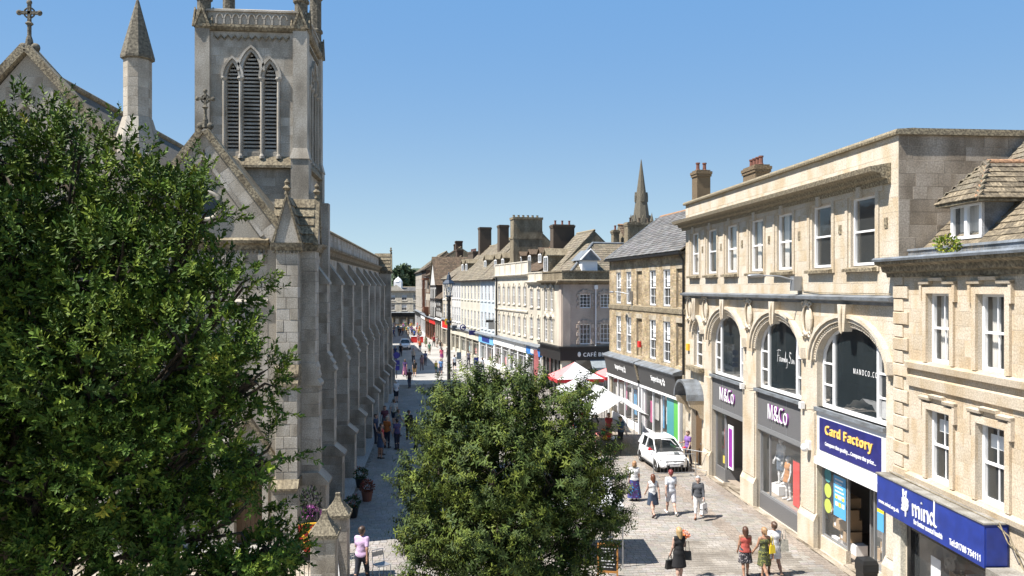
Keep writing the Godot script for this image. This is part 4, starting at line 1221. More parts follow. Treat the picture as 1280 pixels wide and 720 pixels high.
	vg.extrude(PackedVector2Array([Vector2(0.34, 10.9), Vector2(0.34, 11.02), Vector2(rz, ry + 0.12), Vector2(rz, ry)]), V(-0.12, 0, 0), V(0, 0, 1), Vector3.UP, V(0.16, 0, 0))
	part(roof, "verge", vg, M.lead)
	var rd := MB.new()
	for k in 28: rd.tube([V(k * 0.49, ry + 0.03, rz), V(k * 0.49 + 0.475, ry + 0.025, rz)], [0.1, 0.1], 7)
	part(roof, "ridge_tiles", rd, M.ridge)
	var gu := MB.new()
	gu.mould(-0.05, L, [[0.24, 10.82], [0.4, 10.82], [0.42, 10.94], [0.22, 10.94]])
	gu.mould(0, L, [[0.0, 10.8], [0.24, 10.86], [0.24, 10.94], [0.0, 10.94]])
	part(b, "gutter", gu, M.iron)
	var dp := MB.new()
	dp.tube([V(L - 0.12, 10.85, 0.3), V(L - 0.12, 10.5, 0.09), V(L - 0.12, 4.4, 0.09)], [0.055, 0.055, 0.055], 8)
	part(b, "downpipe", dp, M.iron)
	chimney(b, V(L - 0.55, 12.0, -1.1), 0.7, 0.75, 3.3, M.yellowstack, 2)
	# two shop fronts
	for k in 2:
		var a: float = [0.05, 7.05][k]; var e: float = [6.65, L - 0.55][k]
		var fa := MB.new()
		fa.extrude(PackedVector2Array([Vector2(0.12, 3.12), Vector2(0.2, 3.12), Vector2(0.42, 4.3), Vector2(0.0, 4.3), Vector2(0.0, 3.12)]), V(a, 0, 0), V(0, 0, 1), Vector3.UP, V(e - a, 0, 0))
		var f := part(b, "fascia", fa, M.dark_fascia)
		var tilt := Basis(Vector3.RIGHT, atan2(0.22, 1.18))
		var face := Transform3D(tilt, V(0, 3.12, 0.205))
		var lt := letters(f, "Superdrug", a + 2.3, 0.42, 0.0, 1.75, 0.42, M.white, "Droid Sans", 700, false, 0.02)
		lt.transform = face * lt.transform
		var star := MB.new()
		star.xf = face
		for i in 5:
			var an := TAU * i / 5.0 + PI / 2
			star.ball(V(a + 4.35 + 0.13 * cos(an), 0.62 + 0.15 * sin(an), 0.01), V(0.08, 0.09, 0.012), 4, 8)
		part(f, "emblem", star, M.white)
		var ledge := MB.new()
		ledge.mould(a - 0.08, e + 0.08, [[0.0, 4.3], [0.5, 4.3], [0.56, 4.38], [0.5, 4.46], [0.0, 4.6]])
		part(b, "fascia_cornice", ledge, M.lead)
		bar(b, "awning_rail", V(a, 2.98, -0.1), V(e, 3.118, 0.22), M.white)
		for x in [a, e - 0.18]: bar(b, "pilaster", V(x, 0.0, -0.05), V(x + 0.18, 2.98, 0.14), M.white)
		var fr := MB.new()
		var n := 4
		for i in n + 1: fr.box(V(lerpf(a + 0.2, e - 0.28, float(i) / n), 0.5, -0.1), V(lerpf(a + 0.2, e - 0.28, float(i) / n) + 0.08, 2.98, 0.0))
		fr.box(V(a + 0.2, 0.0, -0.12), V(e - 0.2, 0.5, -0.01))
		var sw := part(b, "shop_window", fr, M.white)
		pane_at(sw, a + 0.2, e - 0.2, 0.5, 2.98, -0.05, M.glass)
		var rm := room(b, a, e, 0.05, 3.0, -4, -0.12, M.shop_room)
		for i in 6:
			var x := lerpf(a + 0.5, e - 1.2, i / 5.0)
			bar(rm, "window_poster", V(x, 0.9 + 0.3 * (i % 2), -0.3), V(x + 0.55, 2.2 + 0.3 * (i % 3), -0.28), [M.curtain, M.white, M.magenta, M.curtain, M.sky_poster, M.blind][(i + k * 2) % 6])
	bar(b, "wall_panel", V(0.1, 0.0, -0.14), V(0.5, 3.0, 0.01), M.brick_mortar)
	bar(b, "green_panel", V(L - 1.55, 0.2, 0.02), V(L - 0.75, 2.9, 0.05), M.green_sign)
	bar(b, "teal_panel", V(L - 2.6, 0.2, 0.02), V(L - 1.56, 2.9, 0.05), M.teal)
	var br := MB.new()
	br.extrude(PackedVector2Array([Vector2(0.05, 3.3), Vector2(0.25, 3.35), Vector2(0.4, 4.0), Vector2(0.5, 4.3), Vector2(0.05, 4.3)]), V(6.68, 0, 0), V(0, 0, 1), Vector3.UP, V(0.34, 0, 0))
	part(b, "bracket", br, M.weathered)
	var al := MB.new()
	al.box(V(6.4, 5.35, 0.01), V(6.72, 5.72, 0.15))
	part(b, "alarm_box", al, M.sign_red)
	var lf := thing("bracket_light", "grey street light on a bracket arm fixed to the yellow brick front", "street light", b.transform * V(5.0, 8.0, 0.03), b.basis)
	bar(lf, "mount", V(-0.12, 0.2, 0.0), V(0.12, 0.8, 0.22), M.galv)
	var arm := MB.new()
	arm.tube([V(0, 0.6, 0.2), V(-0.3, 0.72, 0.6), V(-0.7, 0.75, 0.9)], [0.03, 0.03, 0.03], 6)
	arm.tube([V(0.1, 0.2, 0.06), V(0.12, -0.4, 0.05)], [0.02, 0.02], 5)
	part(lf, "arm", arm, M.galv)
	var hd := MB.new()
	hd.ball(V(-0.95, 0.74, 1.05), V(0.34, 0.07, 0.14), 6, 10)
	part(lf, "lamp_head", hd, M.galv)

# ---------- houses further down the street
func terrace(q: Dictionary) -> Node3D:
	var p0: Vector3 = W(q.a[0], q.a[1]); var p1: Vector3 = W(q.b[0], q.b[1])
	var L := (p1 - p0).length()
	var b := thing(q.name, q.label, q.get("category", "building"), p0, facing(p0, p1), q.get("group", ""))
	var h: float = q.h
	var holes := []
	var wins := []
	for r in q.rows:
		var n: int = r[2]
		for k in n:
			var c: float = lerpf(r[6] if r.size() > 6 else 0.0, r[7] if r.size() > 7 else L, (k + 0.5) / n)
			var hh := hole(c - r[3] / 2, c + r[3] / 2, r[0], r[1])
			holes.append(hh); wins.append([hh, r])
	var sh: float = q.get("shop_h", 0.0)
	if sh > 0: holes.append(hole(0.25, L - 0.25, 0.0, sh))
	var top := [[0.0, h], [L, h]]
	if q.has("gable"): top = [[0.0, h], [L / 2, h + q.gable], [L, h]]
	var mb := MB.new()
	wall_mb(mb, top, 0.0, holes, 0.0, 0.16)
	part(b, "front_wall", mb, q.wall)
	var depth: float = q.get("depth", 9.0)
	shell(b, L, h, depth, q.get("side", q.wall))
	room(b, 0.1, L - 0.1, maxf(sh, 0.3), h - 0.1, -2.5, -0.165, M.dark_room)
	var trim: Material = q.get("trim", M.white_stone[0])
	for w in wins:
		var hh: Dictionary = w[0]; var r: Array = w[1]
		var o := sash(b, hh.x0, hh.x1, hh.y0, hh.y1, -0.07, r[4], r[5], q.get("frame", M.white), 1 if rng.randf() < 0.5 else 2)
		var sl := MB.new()
		sl.box(V(hh.x0 - 0.1, hh.y0 - 0.11, -0.02), V(hh.x1 + 0.1, hh.y0 - 0.001, 0.1))
		part(o, "sill", sl, trim)
		if q.get("surround", false):
			var s := MB.new()
			s.box(V(hh.x0 - 0.14, hh.y0, 0), V(hh.x0, hh.y1, 0.05)); s.box(V(hh.x1, hh.y0, 0), V(hh.x1 + 0.14, hh.y1, 0.05)); s.box(V(hh.x0 - 0.14, hh.y1, 0), V(hh.x1 + 0.14, hh.y1 + 0.16, 0.05))
			s.extrude(PackedVector2Array([Vector2((hh.x0 + hh.x1) / 2 - 0.1, hh.y1 - 0.02), Vector2((hh.x0 + hh.x1) / 2 + 0.1, hh.y1 - 0.02), Vector2((hh.x0 + hh.x1) / 2 + 0.17, hh.y1 + 0.34), Vector2((hh.x0 + hh.x1) / 2 - 0.17, hh.y1 + 0.34)]), Vector3.ZERO, Vector3.RIGHT, Vector3.UP, V(0, 0, 0.11))
			part(o, "surround", s, trim)
	var ez: float = 0.0
	if q.get("cornice", false):
		var co := MB.new()
		co.mould(-0.1, L + 0.1, [[0.0, h - 0.3], [0.08, h - 0.3], [0.12, h - 0.15], [0.35, h - 0.08], [0.38, h], [0.0, h + 0.06]])
		if q.has("band"): co.mould(0.0, L, [[0.0, q.band], [0.1, q.band], [0.12, q.band + 0.14], [0.0, q.band + 0.18]])
		part(b, "cornice", co, trim)
	if q.has("parapet"):
		var pp := MB.new()
		pp.box(V(0, h + 0.05, -0.3), V(L, h + q.parapet - 0.1, 0.0)); pp.box(V(-0.03, h + q.parapet - 0.1, -0.34), V(L + 0.03, h + q.parapet, 0.06))
		var n := int(L / 2.2)
		for k in n + 1: pp.box(V(L * k / n - 0.06, h + 0.06, 0.0), V(L * k / n + 0.06, h + q.parapet - 0.1, 0.05))
		part(b, "parapet", pp, trim)
		ez = -0.5
	elif not q.has("gable"): ez = 0.3
	if q.has("ridge"):
		var rz: float = -q.ridge[0]; var ry: float = q.ridge[1]
		var rf := MB.new()
		var tm: Material = q.get("tile", M.stone_slate)
		if q.has("gable"):
			# ridge runs back from the street
			var g: float = h + q.gable
			rf.quad(V(L + 0.2, h - 0.15, 0.25), V(L + 0.2, h - 0.15, -depth), V(L / 2, g + 0.05, -depth), V(L / 2, g + 0.05, 0.25))
			rf.quad(V(-0.2, h - 0.15, -depth), V(-0.2, h - 0.15, 0.25), V(L / 2, g + 0.05, 0.25), V(L / 2, g + 0.05, -depth))
			var ro := part(b, "roof", rf, M.weathered)
			var S := V(L / 2, g + 0.05, 0) - V(L + 0.2, h - 0.15, 0)
			tiles(ro, V(L + 0.2, h - 0.13, 0.25), V(0, 0, -1), S.normalized(), depth + 0.25, S.length(), 0.4, 0.35, tm)
		else:
			rf.quad(V(0, h, ez), V(L, h, ez), V(L, ry, rz), V(0, ry, rz))
			rf.quad(V(L, h, 2 * rz), V(0, h, 2 * rz), V(0, ry, rz), V(L, ry, rz))
			rf.tri(V(L - 0.02, h, ez), V(L - 0.02, h, 2 * rz), V(L - 0.02, ry, rz)); rf.tri(V(0.02, h, 2 * rz), V(0.02, h, ez), V(0.02, ry, rz))
			var ro := part(b, "roof", rf, M.weathered)
			var S := V(0, ry - h, rz - ez)
			tiles(ro, V(0, h + 0.02, ez), Vector3.RIGHT, S.normalized(), L, S.length(), 0.4, 0.33, tm)
			var rd := MB.new()
			rd.tube([V(0, ry + 0.04, rz), V(L, ry + 0.04, rz)], [0.12, 0.12], 7)
			part(ro, "ridge_tiles", rd, M.ridge if q.get("red_ridge", false) else M.coping)
			if not q.has("parapet"):
				var gu := MB.new()
				gu.mould(0, L, [[0.25, h - 0.1], [0.38, h - 0.1], [0.4, h], [0.24, h]]); gu.mould(0, L, [[0.0, h - 0.08], [0.24, h - 0.04], [0.24, h], [0.0, h]])
				part(b, "gutter", gu, M.timber)
	if sh > 0:
		var fm: Material = q.get("fascia", M.white)
		var fa := bar(b, "fascia", V(0.05, sh - 0.05, 0.0), V(L - 0.05, sh + q.get("fascia_h", 0.75), 0.22), fm)
		if q.has("plate"): bar(fa, "name_board", V(L * q.plate[0], sh + 0.1, 0.221), V(L * q.plate[1], sh + q.get("fascia_h", 0.75) - 0.12, 0.24), q.plate[2])
		var cn := MB.new()
		cn.mould(-0.05, L + 0.05, [[0.0, sh + q.get("fascia_h", 0.75)], [0.42, sh + q.get("fascia_h", 0.75)], [0.46, sh + q.get("fascia_h", 0.75) + 0.1], [0.0, sh + q.get("fascia_h", 0.75) + 0.28]])
		part(b, "fascia_cornice", cn, q.get("ledge", M.lead))
		var pm: Material = q.get("pilaster", M.white)
		var fr := MB.new()
		var n: int = q.get("bays", 3)
		fr.box(V(0.25, 0.0, -0.15), V(L - 0.25, 0.45, -0.03))
		for k in n * 2 + 1:
			var x := lerpf(0.25, L - 0.33, float(k) / (n * 2))
			fr.box(V(x, 0.45, -0.12), V(x + 0.08, sh - 0.05, -0.04))
		fr.box(V(0.25, sh - 0.5, -0.12), V(L - 0.25, sh - 0.43, -0.045))
		var sw := part(b, "shop_window", fr, pm)
		pane_at(sw, 0.25, L - 0.25, 0.45, sh - 0.05, -0.08, M.glass)
		for k in n + 1:
			var x := lerpf(0.0, L - 0.3, float(k) / n)
			bar(b, "pilaster", V(x, 0.0, -0.02), V(x + 0.3, sh - 0.06, 0.14), pm)
		var rm := room(b, 0.2, L - 0.2, 0.05, sh - 0.05, -3.0, -0.16, M.dark_room)
		for k in n * 2: bar(rm, "display", V(L * (k + 0.3) / (n * 2.0), 0.5, -0.7), V(L * (k + 0.75) / (n * 2.0), R(1.0, 2.0), -0.6), [M.curtain, M.cardboard, M.canvas_pink, M.white, M.teal][rng.randi() % 5])
	return b

func flat_dormer(b: Node, x0: float, x1: float, y0: float, y1: float, z: float, slope := 0.5, m: Material = null) -> void:
	# small dormer with a lean-to or gabled roof
	var d := MB.new()
	var back := (y1 - y0) / slope + 0.8
	d.quad(V(x1, y0, z), V(x1, y0, z - back), V(x1, y1, z - back), V(x1, y1, z)); d.quad(V(x0, y0, z - back), V(x0, y0, z), V(x0, y1, z), V(x0, y1, z - back))
	var o := part(b, "dormer", d, M.weathered)
	var f := MB.new()
	f.box(V(x0, y0, z - 0.05), V(x0 + 0.12, y1, z + 0.03)); f.box(V(x1 - 0.12, y0, z - 0.05), V(x1, y1, z + 0.03)); f.box(V(x0 + 0.12, y0, z - 0.05), V(x1 - 0.12, y0 + 0.1, z + 0.03)); f.box(V(x0 + 0.12, y1 - 0.12, z - 0.05), V(x1 - 0.12, y1, z + 0.03)); f.box(V((x0 + x1) / 2 - 0.035, y0 + 0.1, z - 0.04), V((x0 + x1) / 2 + 0.035, y1 - 0.12, z + 0.02))
	part(o, "window_frame", f, M.white)
	pane_at(o, x0 + 0.08, x1 - 0.08, y0 + 0.05, y1 - 0.05, z - 0.02, M.glass)
	var r := MB.new()
	var cx := (x0 + x1) / 2; var hgt := (x1 - x0) * 0.48
	var e := 0.14
	r.extrude(PackedVector2Array([Vector2(x0 - e, y1 - 0.02), Vector2(cx, y1 + hgt), Vector2(x1 + e, y1 - 0.02), Vector2(x1 + e, y1 + 0.1), Vector2(cx, y1 + hgt + 0.13), Vector2(x0 - e, y1 + 0.1)]), V(0, 0, z + 0.15), Vector3.RIGHT, Vector3.UP, V(0, 0, -back - 0.6))
	r.extrude(PackedVector2Array([Vector2(x0, y1), Vector2(x1, y1), Vector2(cx, y1 + hgt)]), V(0, 0, z), Vector3.RIGHT, Vector3.UP, V(0, 0, -back))
	part(o, "dormer_roof", r, m if m else M.weathered)

func hang_sign(b: Node3D, x: float, y: float, w: float, h: float, out: float, m: Material, called: String, label: String) -> void:
	# board hung at right angles to the wall from an iron bracket
	var s := thing(called, label, "sign", b.transform * V(x, y, 0.02), b.basis)
	var ir := MB.new()
	ir.tube([V(0, h + 0.1, 0), V(0, h + 0.1, out + w)], [0.025, 0.025], 5); ir.tube([V(0, h - 0.3, 0), V(0, h + 0.1, out)], [0.02, 0.02], 5)
	part(s, "bracket", ir, M.iron)
	bar(s, "board", V(-0.04, 0, out), V(0.04, h, out + w), m)

func round_sign(b: Node3D, x: float, y: float, r: float, out: float) -> void:
	var s := thing("round_hanging_sign", "dark round sign with a white crescent hung over the cream terrace shops", "sign", b.transform * V(x, y, 0.02), b.basis)
	var d := MB.new()
	d.xf = Transform3D(Basis(V(0, 0, 1), -PI / 2), V(-0.05, 0, out))
	d.lathe(Vector3.ZERO, [[0.0, 0.0], [r, 0.0], [r, 0.1], [0.0, 0.1]], 24)
	part(s, "disc", d, M.navy)
	var c := MB.new()
	var pts := []
	for k in 13:
		var a := 0.8 + (TAU - 1.6) * k / 12.0
		pts.append(V(0.06, sin(a) * r * 0.5, out - cos(a) * r * 0.5))
	var rr := []
	for k in 13: rr.append(0.07)
	c.tube(pts, rr, 5)
	part(s, "emblem", c, M.white)
	var ir := MB.new()
	ir.tube([V(0, 0, 0), V(0, 0, out - r)], [0.03, 0.03], 5)
	part(s, "bracket", ir, M.iron)

func far_row() -> void:
	rng.seed = 31
	# points along the building line, from the side street to the bend
	var ln := func(u: float) -> Array:
		var P := [[10.35, 66.5], [6.24, 91.9], [2.99, 111.3], [0.73, 122.9], [-2.2, 148.4], [-5.0, 181.0]]
		var at := 0.0
		for k in P.size() - 1:
			var d := Vector2(P[k + 1][0] - P[k][0], P[k + 1][1] - P[k][1])
			if u <= at + d.length() or k == P.size() - 2:
				var t := (u - at) / d.length()
				return [P[k][0] + d.x * t, P[k][1] + d.y * t]
			at += d.length()
		return P[-1]
	cafe(ln.call(5.75))
	# two-bay stone house
	var b: Node3D
	b = terrace({"name": "narrow_stone_house", "label": "narrow pale stone house of two bays, blue shop fascia, steep slate dormer roof", "a": ln.call(10.6), "b": ln.call(5.78), "h": 9.6, "wall": M.white_stone[1], "trim": M.white_stone[0], "rows": [[7.2, 8.9, 2, 1.0, 2, 3], [4.3, 6.2, 2, 1.0, 2, 3]], "surround": true, "cornice": true, "parapet": 0.9, "ridge": [5.0, 14.3], "tile": M.stone_slate, "shop_h": 2.75, "fascia": M.sign_blue, "plate": [0.35, 0.8, M.white], "bays": 1, "ledge": M.lead})
	flat_dormer(b, 1.6, 2.9, 10.5, 12.0, -1.1)
	stack_at(b, 12.3, 79.0, 11.5, 15.3, 1.1, 2.2, M.darkbrick, 3)
	# five-bay white stone house with panelled parapet
	b = terrace({"name": "white_stone_house", "label": "five-bay white stone house with panelled parapet and white pillared shop front", "a": ln.call(24.6), "b": ln.call(10.63), "h": 10.35, "wall": M.white_stone[0], "trim": M.white_stone[2], "rows": [[7.35, 9.15, 6, 0.95, 2, 3, 1.0, 13.9], [4.3, 6.1, 6, 0.95, 2, 3, 1.0, 13.9]], "surround": true, "cornice": true, "band": 6.6, "parapet": 1.3, "ridge": [6.5, 13.6], "tile": M.brown_tile, "red_ridge": true, "shop_h": 2.75, "fascia": M.white, "bays": 4, "fascia_h": 0.7, "ledge": M.lead})
	for k in 3: flat_dormer(b, 1.5 + 3.9 * k, 2.6 + 3.9 * k, 11.6, 12.5, -2.4, 0.6, M.brown_tile)
	big_stack(b, b.transform.affine_inverse() * W(9.9, 90.0, 10.2) - V(1.1, 0, 0.2))
	var dp := MB.new()
	dp.tube([V(1.3, 10.2, 0.15), V(1.3, 3.6, 0.15)], [0.09, 0.09], 6)
	part(b, "downpipe", dp, M.iron)
	hang_sign(b, 2.0, 4.4, 0.7, 0.8, 0.5, M.galv, "grey_hanging_sign", "grey square board hung beside the downpipe of the white stone house")
	hang_sign(b, 0.25, 5.1, 0.9, 0.28, 0.2, M.black, "dark_hanging_sign", "narrow dark board hung between the white stone and pale blue houses")
	# pale blue and cream houses under one long stone slate roof
	b = terrace({"name": "pale_blue_house", "label": "pale blue rendered house with sky-blue fascia under a stone slate roof", "a": ln.call(32.4), "b": ln.call(24.65), "h": 9.95, "wall": M.bluewash, "trim": M.bluewash, "rows": [[7.45, 9.35, 4, 0.95, 2, 3], [4.1, 6.1, 4, 0.95, 2, 3]], "ridge": [5.6, 15.4], "shop_h": 2.5, "fascia": M.sky_sign, "plate": [0.25, 0.75, M.royal], "fascia_h": 0.85, "bays": 2})
	flat_dormer(b, 2.0, 3.2, 11.2, 12.4, -1.3); flat_dormer(b, 5.6, 6.8, 11.2, 12.4, -1.3)
	stack_at(b, 8.4, 104.0, 13.0, 17.2, 1.2, 1.25, M.darkbrick, 0)
	b = terrace({"name": "cream_house", "label": "cream rendered house with regular sashes below a steep stone slate roof", "a": ln.call(44.9), "b": ln.call(32.43), "h": 9.95, "wall": M.creamwash, "trim": M.creamwash, "rows": [[7.45, 9.35, 6, 0.95, 2, 3], [3.9, 6.1, 6, 0.95, 2, 3]], "ridge": [5.6, 15.6], "shop_h": 2.5, "fascia": M.creamwash, "fascia_h": 0.8, "bays": 3, "pilaster": M.creamwash})
	flat_dormer(b, 8.5, 9.8, 11.2, 12.5, -1.4)
	stack_at(b, 6.7, 116.0, 13.0, 17.8, 1.2, 1.7, M.darkbrick, 0)
	round_sign(b, 5.2, 3.8, 0.42, 0.7)
	hang_sign(b, 10.6, 3.1, 0.8, 0.6, 0.2, M.navy, "navy_hanging_sign", "navy board hung at the near end of the cream house")
	b = terrace({"name": "white_house", "label": "whitewashed house with gold-painted shop front and twin dormers", "a": ln.call(50.9), "b": ln.call(44.93), "h": 10.0, "wall": M.whitewash, "trim": M.whitewash, "rows": [[7.5, 9.4, 4, 0.85, 2, 3], [4.2, 6.3, 4, 0.85, 2, 3]], "ridge": [5.2, 15.0], "shop_h": 2.5, "fascia": M.creamwash, "pilaster": M.creamwash, "bays": 2})
	flat_dormer(b, 1.2, 2.4, 11.0, 12.4, -1.2); flat_dormer(b, 3.6, 4.8, 11.0, 12.4, -1.2)
	hang_sign(b, 1.0, 3.7, 0.9, 0.9, 0.3, M.gold, "gold_hanging_sign", "square gold board hung on the whitewashed house")
	hang_sign(b, 4.6, 3.0, 0.7, 0.8, 0.2, M.bluegrey, "slate_blue_hanging_sign", "square slate-blue board hung low on the whitewashed house")
	b = terrace({"name": "beige_house", "label": "tall narrow beige house with bay-wide windows and red shop board", "a": ln.call(57.9), "b": ln.call(50.93), "h": 10.3, "wall": M.beigewash, "side": M.darkbrick, "trim": M.white, "rows": [[7.3, 9.6, 3, 1.3, 2, 2], [4.2, 6.6, 3, 1.3, 2, 2]], "ridge": [4.6, 13.6], "tile": M.stone_slate, "shop_h": 2.9, "fascia": M.white, "plate": [0.1, 0.9, M.sign_red], "fascia_h": 1.3, "bays": 2, "pilaster": M.beigewash})
	chimney(b, V(1.2, 11.4, -4.6), 3.6, 1.0, 3.2, M.darkbrick, 4)
	# timbered and dark brick houses at the bend
	b = terrace({"name": "jettied_house", "label": "low timbered house with white plaster jetty, dark shop below", "a": ln.call(66.6), "b": ln.call(57.93), "h": 7.3, "wall": M.whitewash, "trim": M.timber, "rows": [[5.4, 6.9, 4, 1.2, 3, 2]], "frame": M.timber, "ridge": [3.0, 9.8], "tile": M.brown_tile, "shop_h": 3.4, "fascia": M.timber, "pilaster": M.beigewash, "bays": 3, "ledge": M.whitewash, "fascia_h": 0.5})
	timbering(b, 8.75, 4.2, 7.2, 5)
	b = terrace({"name": "gabled_timber_house", "label": "dark gabled timber-framed house with big tiled side roof", "a": ln.call(76.0), "b": ln.call(66.63), "h": 9.6, "wall": M.whitewash, "side": M.darkbrick, "trim": M.timber, "rows": [[6.8, 8.8, 3, 1.3, 3, 2], [4.0, 5.8, 3, 1.3, 3, 2]], "frame": M.timber, "gable": 4.6, "ridge": [4, 13], "depth": 9.0, "tile": M.brown_tile, "shop_h": 3.0, "fascia": M.sign_red, "pilaster": M.brown_wood, "bays": 2})
	timbering(b, 9.4, 3.9, 9.5, 5)
	b = terrace({"name": "brown_bay_house", "label": "brown timber house with projecting oriel bay beside the gabled house", "a": ln.call(84.0), "b": ln.call(76.03), "h": 11.2, "wall": M.beigewash, "side": M.redbrick, "trim": M.brown_wood, "rows": [[8.2, 10.4, 3, 1.3, 3, 2], [4.6, 6.8, 3, 1.3, 3, 2]], "frame": M.brown_wood, "ridge": [5.5, 14.6], "tile": M.brown_tile, "shop_h": 3.0, "fascia": M.brown_wood, "pilaster": M.brown_wood, "bays": 2})
	var oriel := MB.new()
	oriel.frustum(V(3.0, 4.0, 0), V(5.2, 4.0, 0.3), V(2.6, 4.8, 0), V(5.6, 4.8, 0.9)); oriel.box(V(2.6, 4.8, 0), V(5.6, 5.6, 0.9)); oriel.box(V(2.5, 10.4, 0), V(5.7, 10.8, 1.0))
	for x in [2.6, 3.55, 4.5, 5.45]: oriel.box(V(x, 5.6, 0.78), V(x + 0.15, 10.4, 0.9))
	part(b, "oriel_bay", oriel, M.brown_wood)
	chimney(b, V(5.5, 13.0, -5.5), 2.0, 1.1, 2.9, M.redbrick, 0)
	b = terrace({"name": "red_brick_house", "label": "tall red-brown brick house with broad hipped tile roof at the bend", "a": ln.call(96.0), "b": ln.call(84.03), "h": 12.4, "wall": M.redbrick, "trim": M.white_stone[0], "rows": [[9.0, 11.2, 4, 1.2, 2, 2], [4.9, 7.4, 4, 1.2, 2, 2]], "ridge": [6.5, 16.6], "tile": M.brown_tile, "shop_h": 3.1, "fascia": M.white, "bays": 3})
	chimney(b, V(8.5, 15.6, -6.5), 1.6, 1.3, 2.4, M.redbrick, 0); chimney(b, V(4.5, 15.6, -6.5), 1.1, 1.0, 2.0, M.redbrick, 0)
	b = terrace({"name": "grey_stone_house", "label": "grey stone house standing past the red-brown brick house", "a": ln.call(117.0), "b": ln.call(96.03), "h": 12.3, "wall": M.church[2], "trim": M.white_stone[1], "rows": [[8.8, 10.8, 6, 1.1, 2, 3], [5.2, 7.2, 6, 1.1, 2, 3]], "ridge": [5.0, 16.4], "tile": M.stone_slate, "shop_h": 3.2, "fascia": M.black, "bays": 4})
	# the stone house that closes the street
	b = terrace({"name": "end_stone_house", "label": "three-storey stone house with white cupola closing the far end of the street", "a": [-17.5, 192.0], "b": [-4.0, 190.0], "h": 8.3, "wall": M.white_stone[3], "trim": M.white_stone[0], "rows": [[6.1, 7.4, 5, 1.2, 2, 2], [3.7, 5.1, 5, 1.2, 2, 2]], "cornice": true, "band": 5.5, "ridge": [5.0, 9.2], "tile": M.slate, "shop_h": 2.3, "fascia": M.black, "pilaster": M.weathered, "bays": 4, "fascia_h": 0.8})
	var pd := MB.new()
	pd.extrude(PackedVector2Array([Vector2(5.6, 8.35), Vector2(9.6, 8.35), Vector2(7.6, 9.8)]), V(0, 0, 0.1), Vector3.RIGHT, Vector3.UP, V(0, 0, -0.5))
	part(b, "pediment", pd, M.white_stone[1])
	var cu := MB.new()
	cu.box(V(6.8, 8.6, -3.0), V(8.6, 10.5, -1.2)); cu.lathe(V(7.7, 10.5, -2.1), [[1.05, 0.0], [0.95, 0.25], [0.6, 0.7], [0.12, 1.0], [0.0, 1.4]], 8, PI / 8)
	part(b, "cupola", cu, M.white)
	# houses on the church side past the church, seen only as a strip and by their shade
	b = terrace({"name": "left_stone_house", "label": "tall stone house on the shaded side just past the church", "a": [-5.2, 83.5], "b": [-9.6, 126.0], "h": 8.6, "wall": M.church[1], "trim": M.churchlight[0], "rows": [[5.4, 7.4, 9, 1.1, 2, 3]], "ridge": [4.0, 11.4], "tile": M.stone_slate, "shop_h": 3.0, "fascia": M.dark_fascia, "bays": 8, "depth": 8.0})
	b = terrace({"name": "left_brick_house", "label": "brown brick house on the shaded side beyond the stone house", "a": [-10.4, 130.0], "b": [-14.5, 186.0], "h": 9.5, "wall": M.redbrick, "trim": M.white_stone[1], "rows": [[5.6, 7.8, 10, 1.1, 2, 3]], "ridge": [4.5, 13.0], "tile": M.brown_tile, "shop_h": 3.0, "fascia": M.white, "bays": 8, "depth": 9.0})
	spire()

func timbering(b: Node, L: float, y0: float, y1: float, n: int) -> void:
	for k in n + 1: bar(b, "timber_post", V(lerpf(0.0, L - 0.25, float(k) / n), y0, 0.0), V(lerpf(0.0, L - 0.25, float(k) / n) + 0.25, y1, 0.06), M.timber)
	for y in [y0, (y0 + y1) * 0.52, y1 - 0.25]: bar(b, "timber_rail", V(0.0, y, 0.061), V(L, y + 0.25, 0.1), M.timber)

func stack_at(b: Node3D, x: float, d: float, y0: float, y1: float, along: float, across: float, m: Material, pots: int) -> void:
	chimney(b, b.transform.affine_inverse() * W(x, d, y0), along, across, y1 - y0, m, pots)

func big_stack(b: Node, c: Vector3) -> void:
	# very wide stone chimney stack seen end on between the roofs
	var m := MB.new()
	m.box(c + V(0.3, 0, -1.5), c + V(1.9, 4.3, 1.9)); m.box(c + V(0.25, 4.3, -1.55), c + V(1.95, 4.5, 1.95)); m.box(c + V(0.33, 4.5, -1.47), c + V(1.87, 6.5, 1.87)); m.box(c + V(0.25, 6.5, -1.55), c + V(1.95, 6.75, 1.95))
	var o := part(b, "chimney", m, M.weathered)
	for k in 6:
		var p := MB.new()
		p.lathe(c + V(1.1, 6.75, -1.1 + 0.55 * k), [[0.15, 0], [0.13, 0.22], [0.16, 0.28], [0.0, 0.28]], 7)
		part(o, "chimney_pot", p, M.weathered)

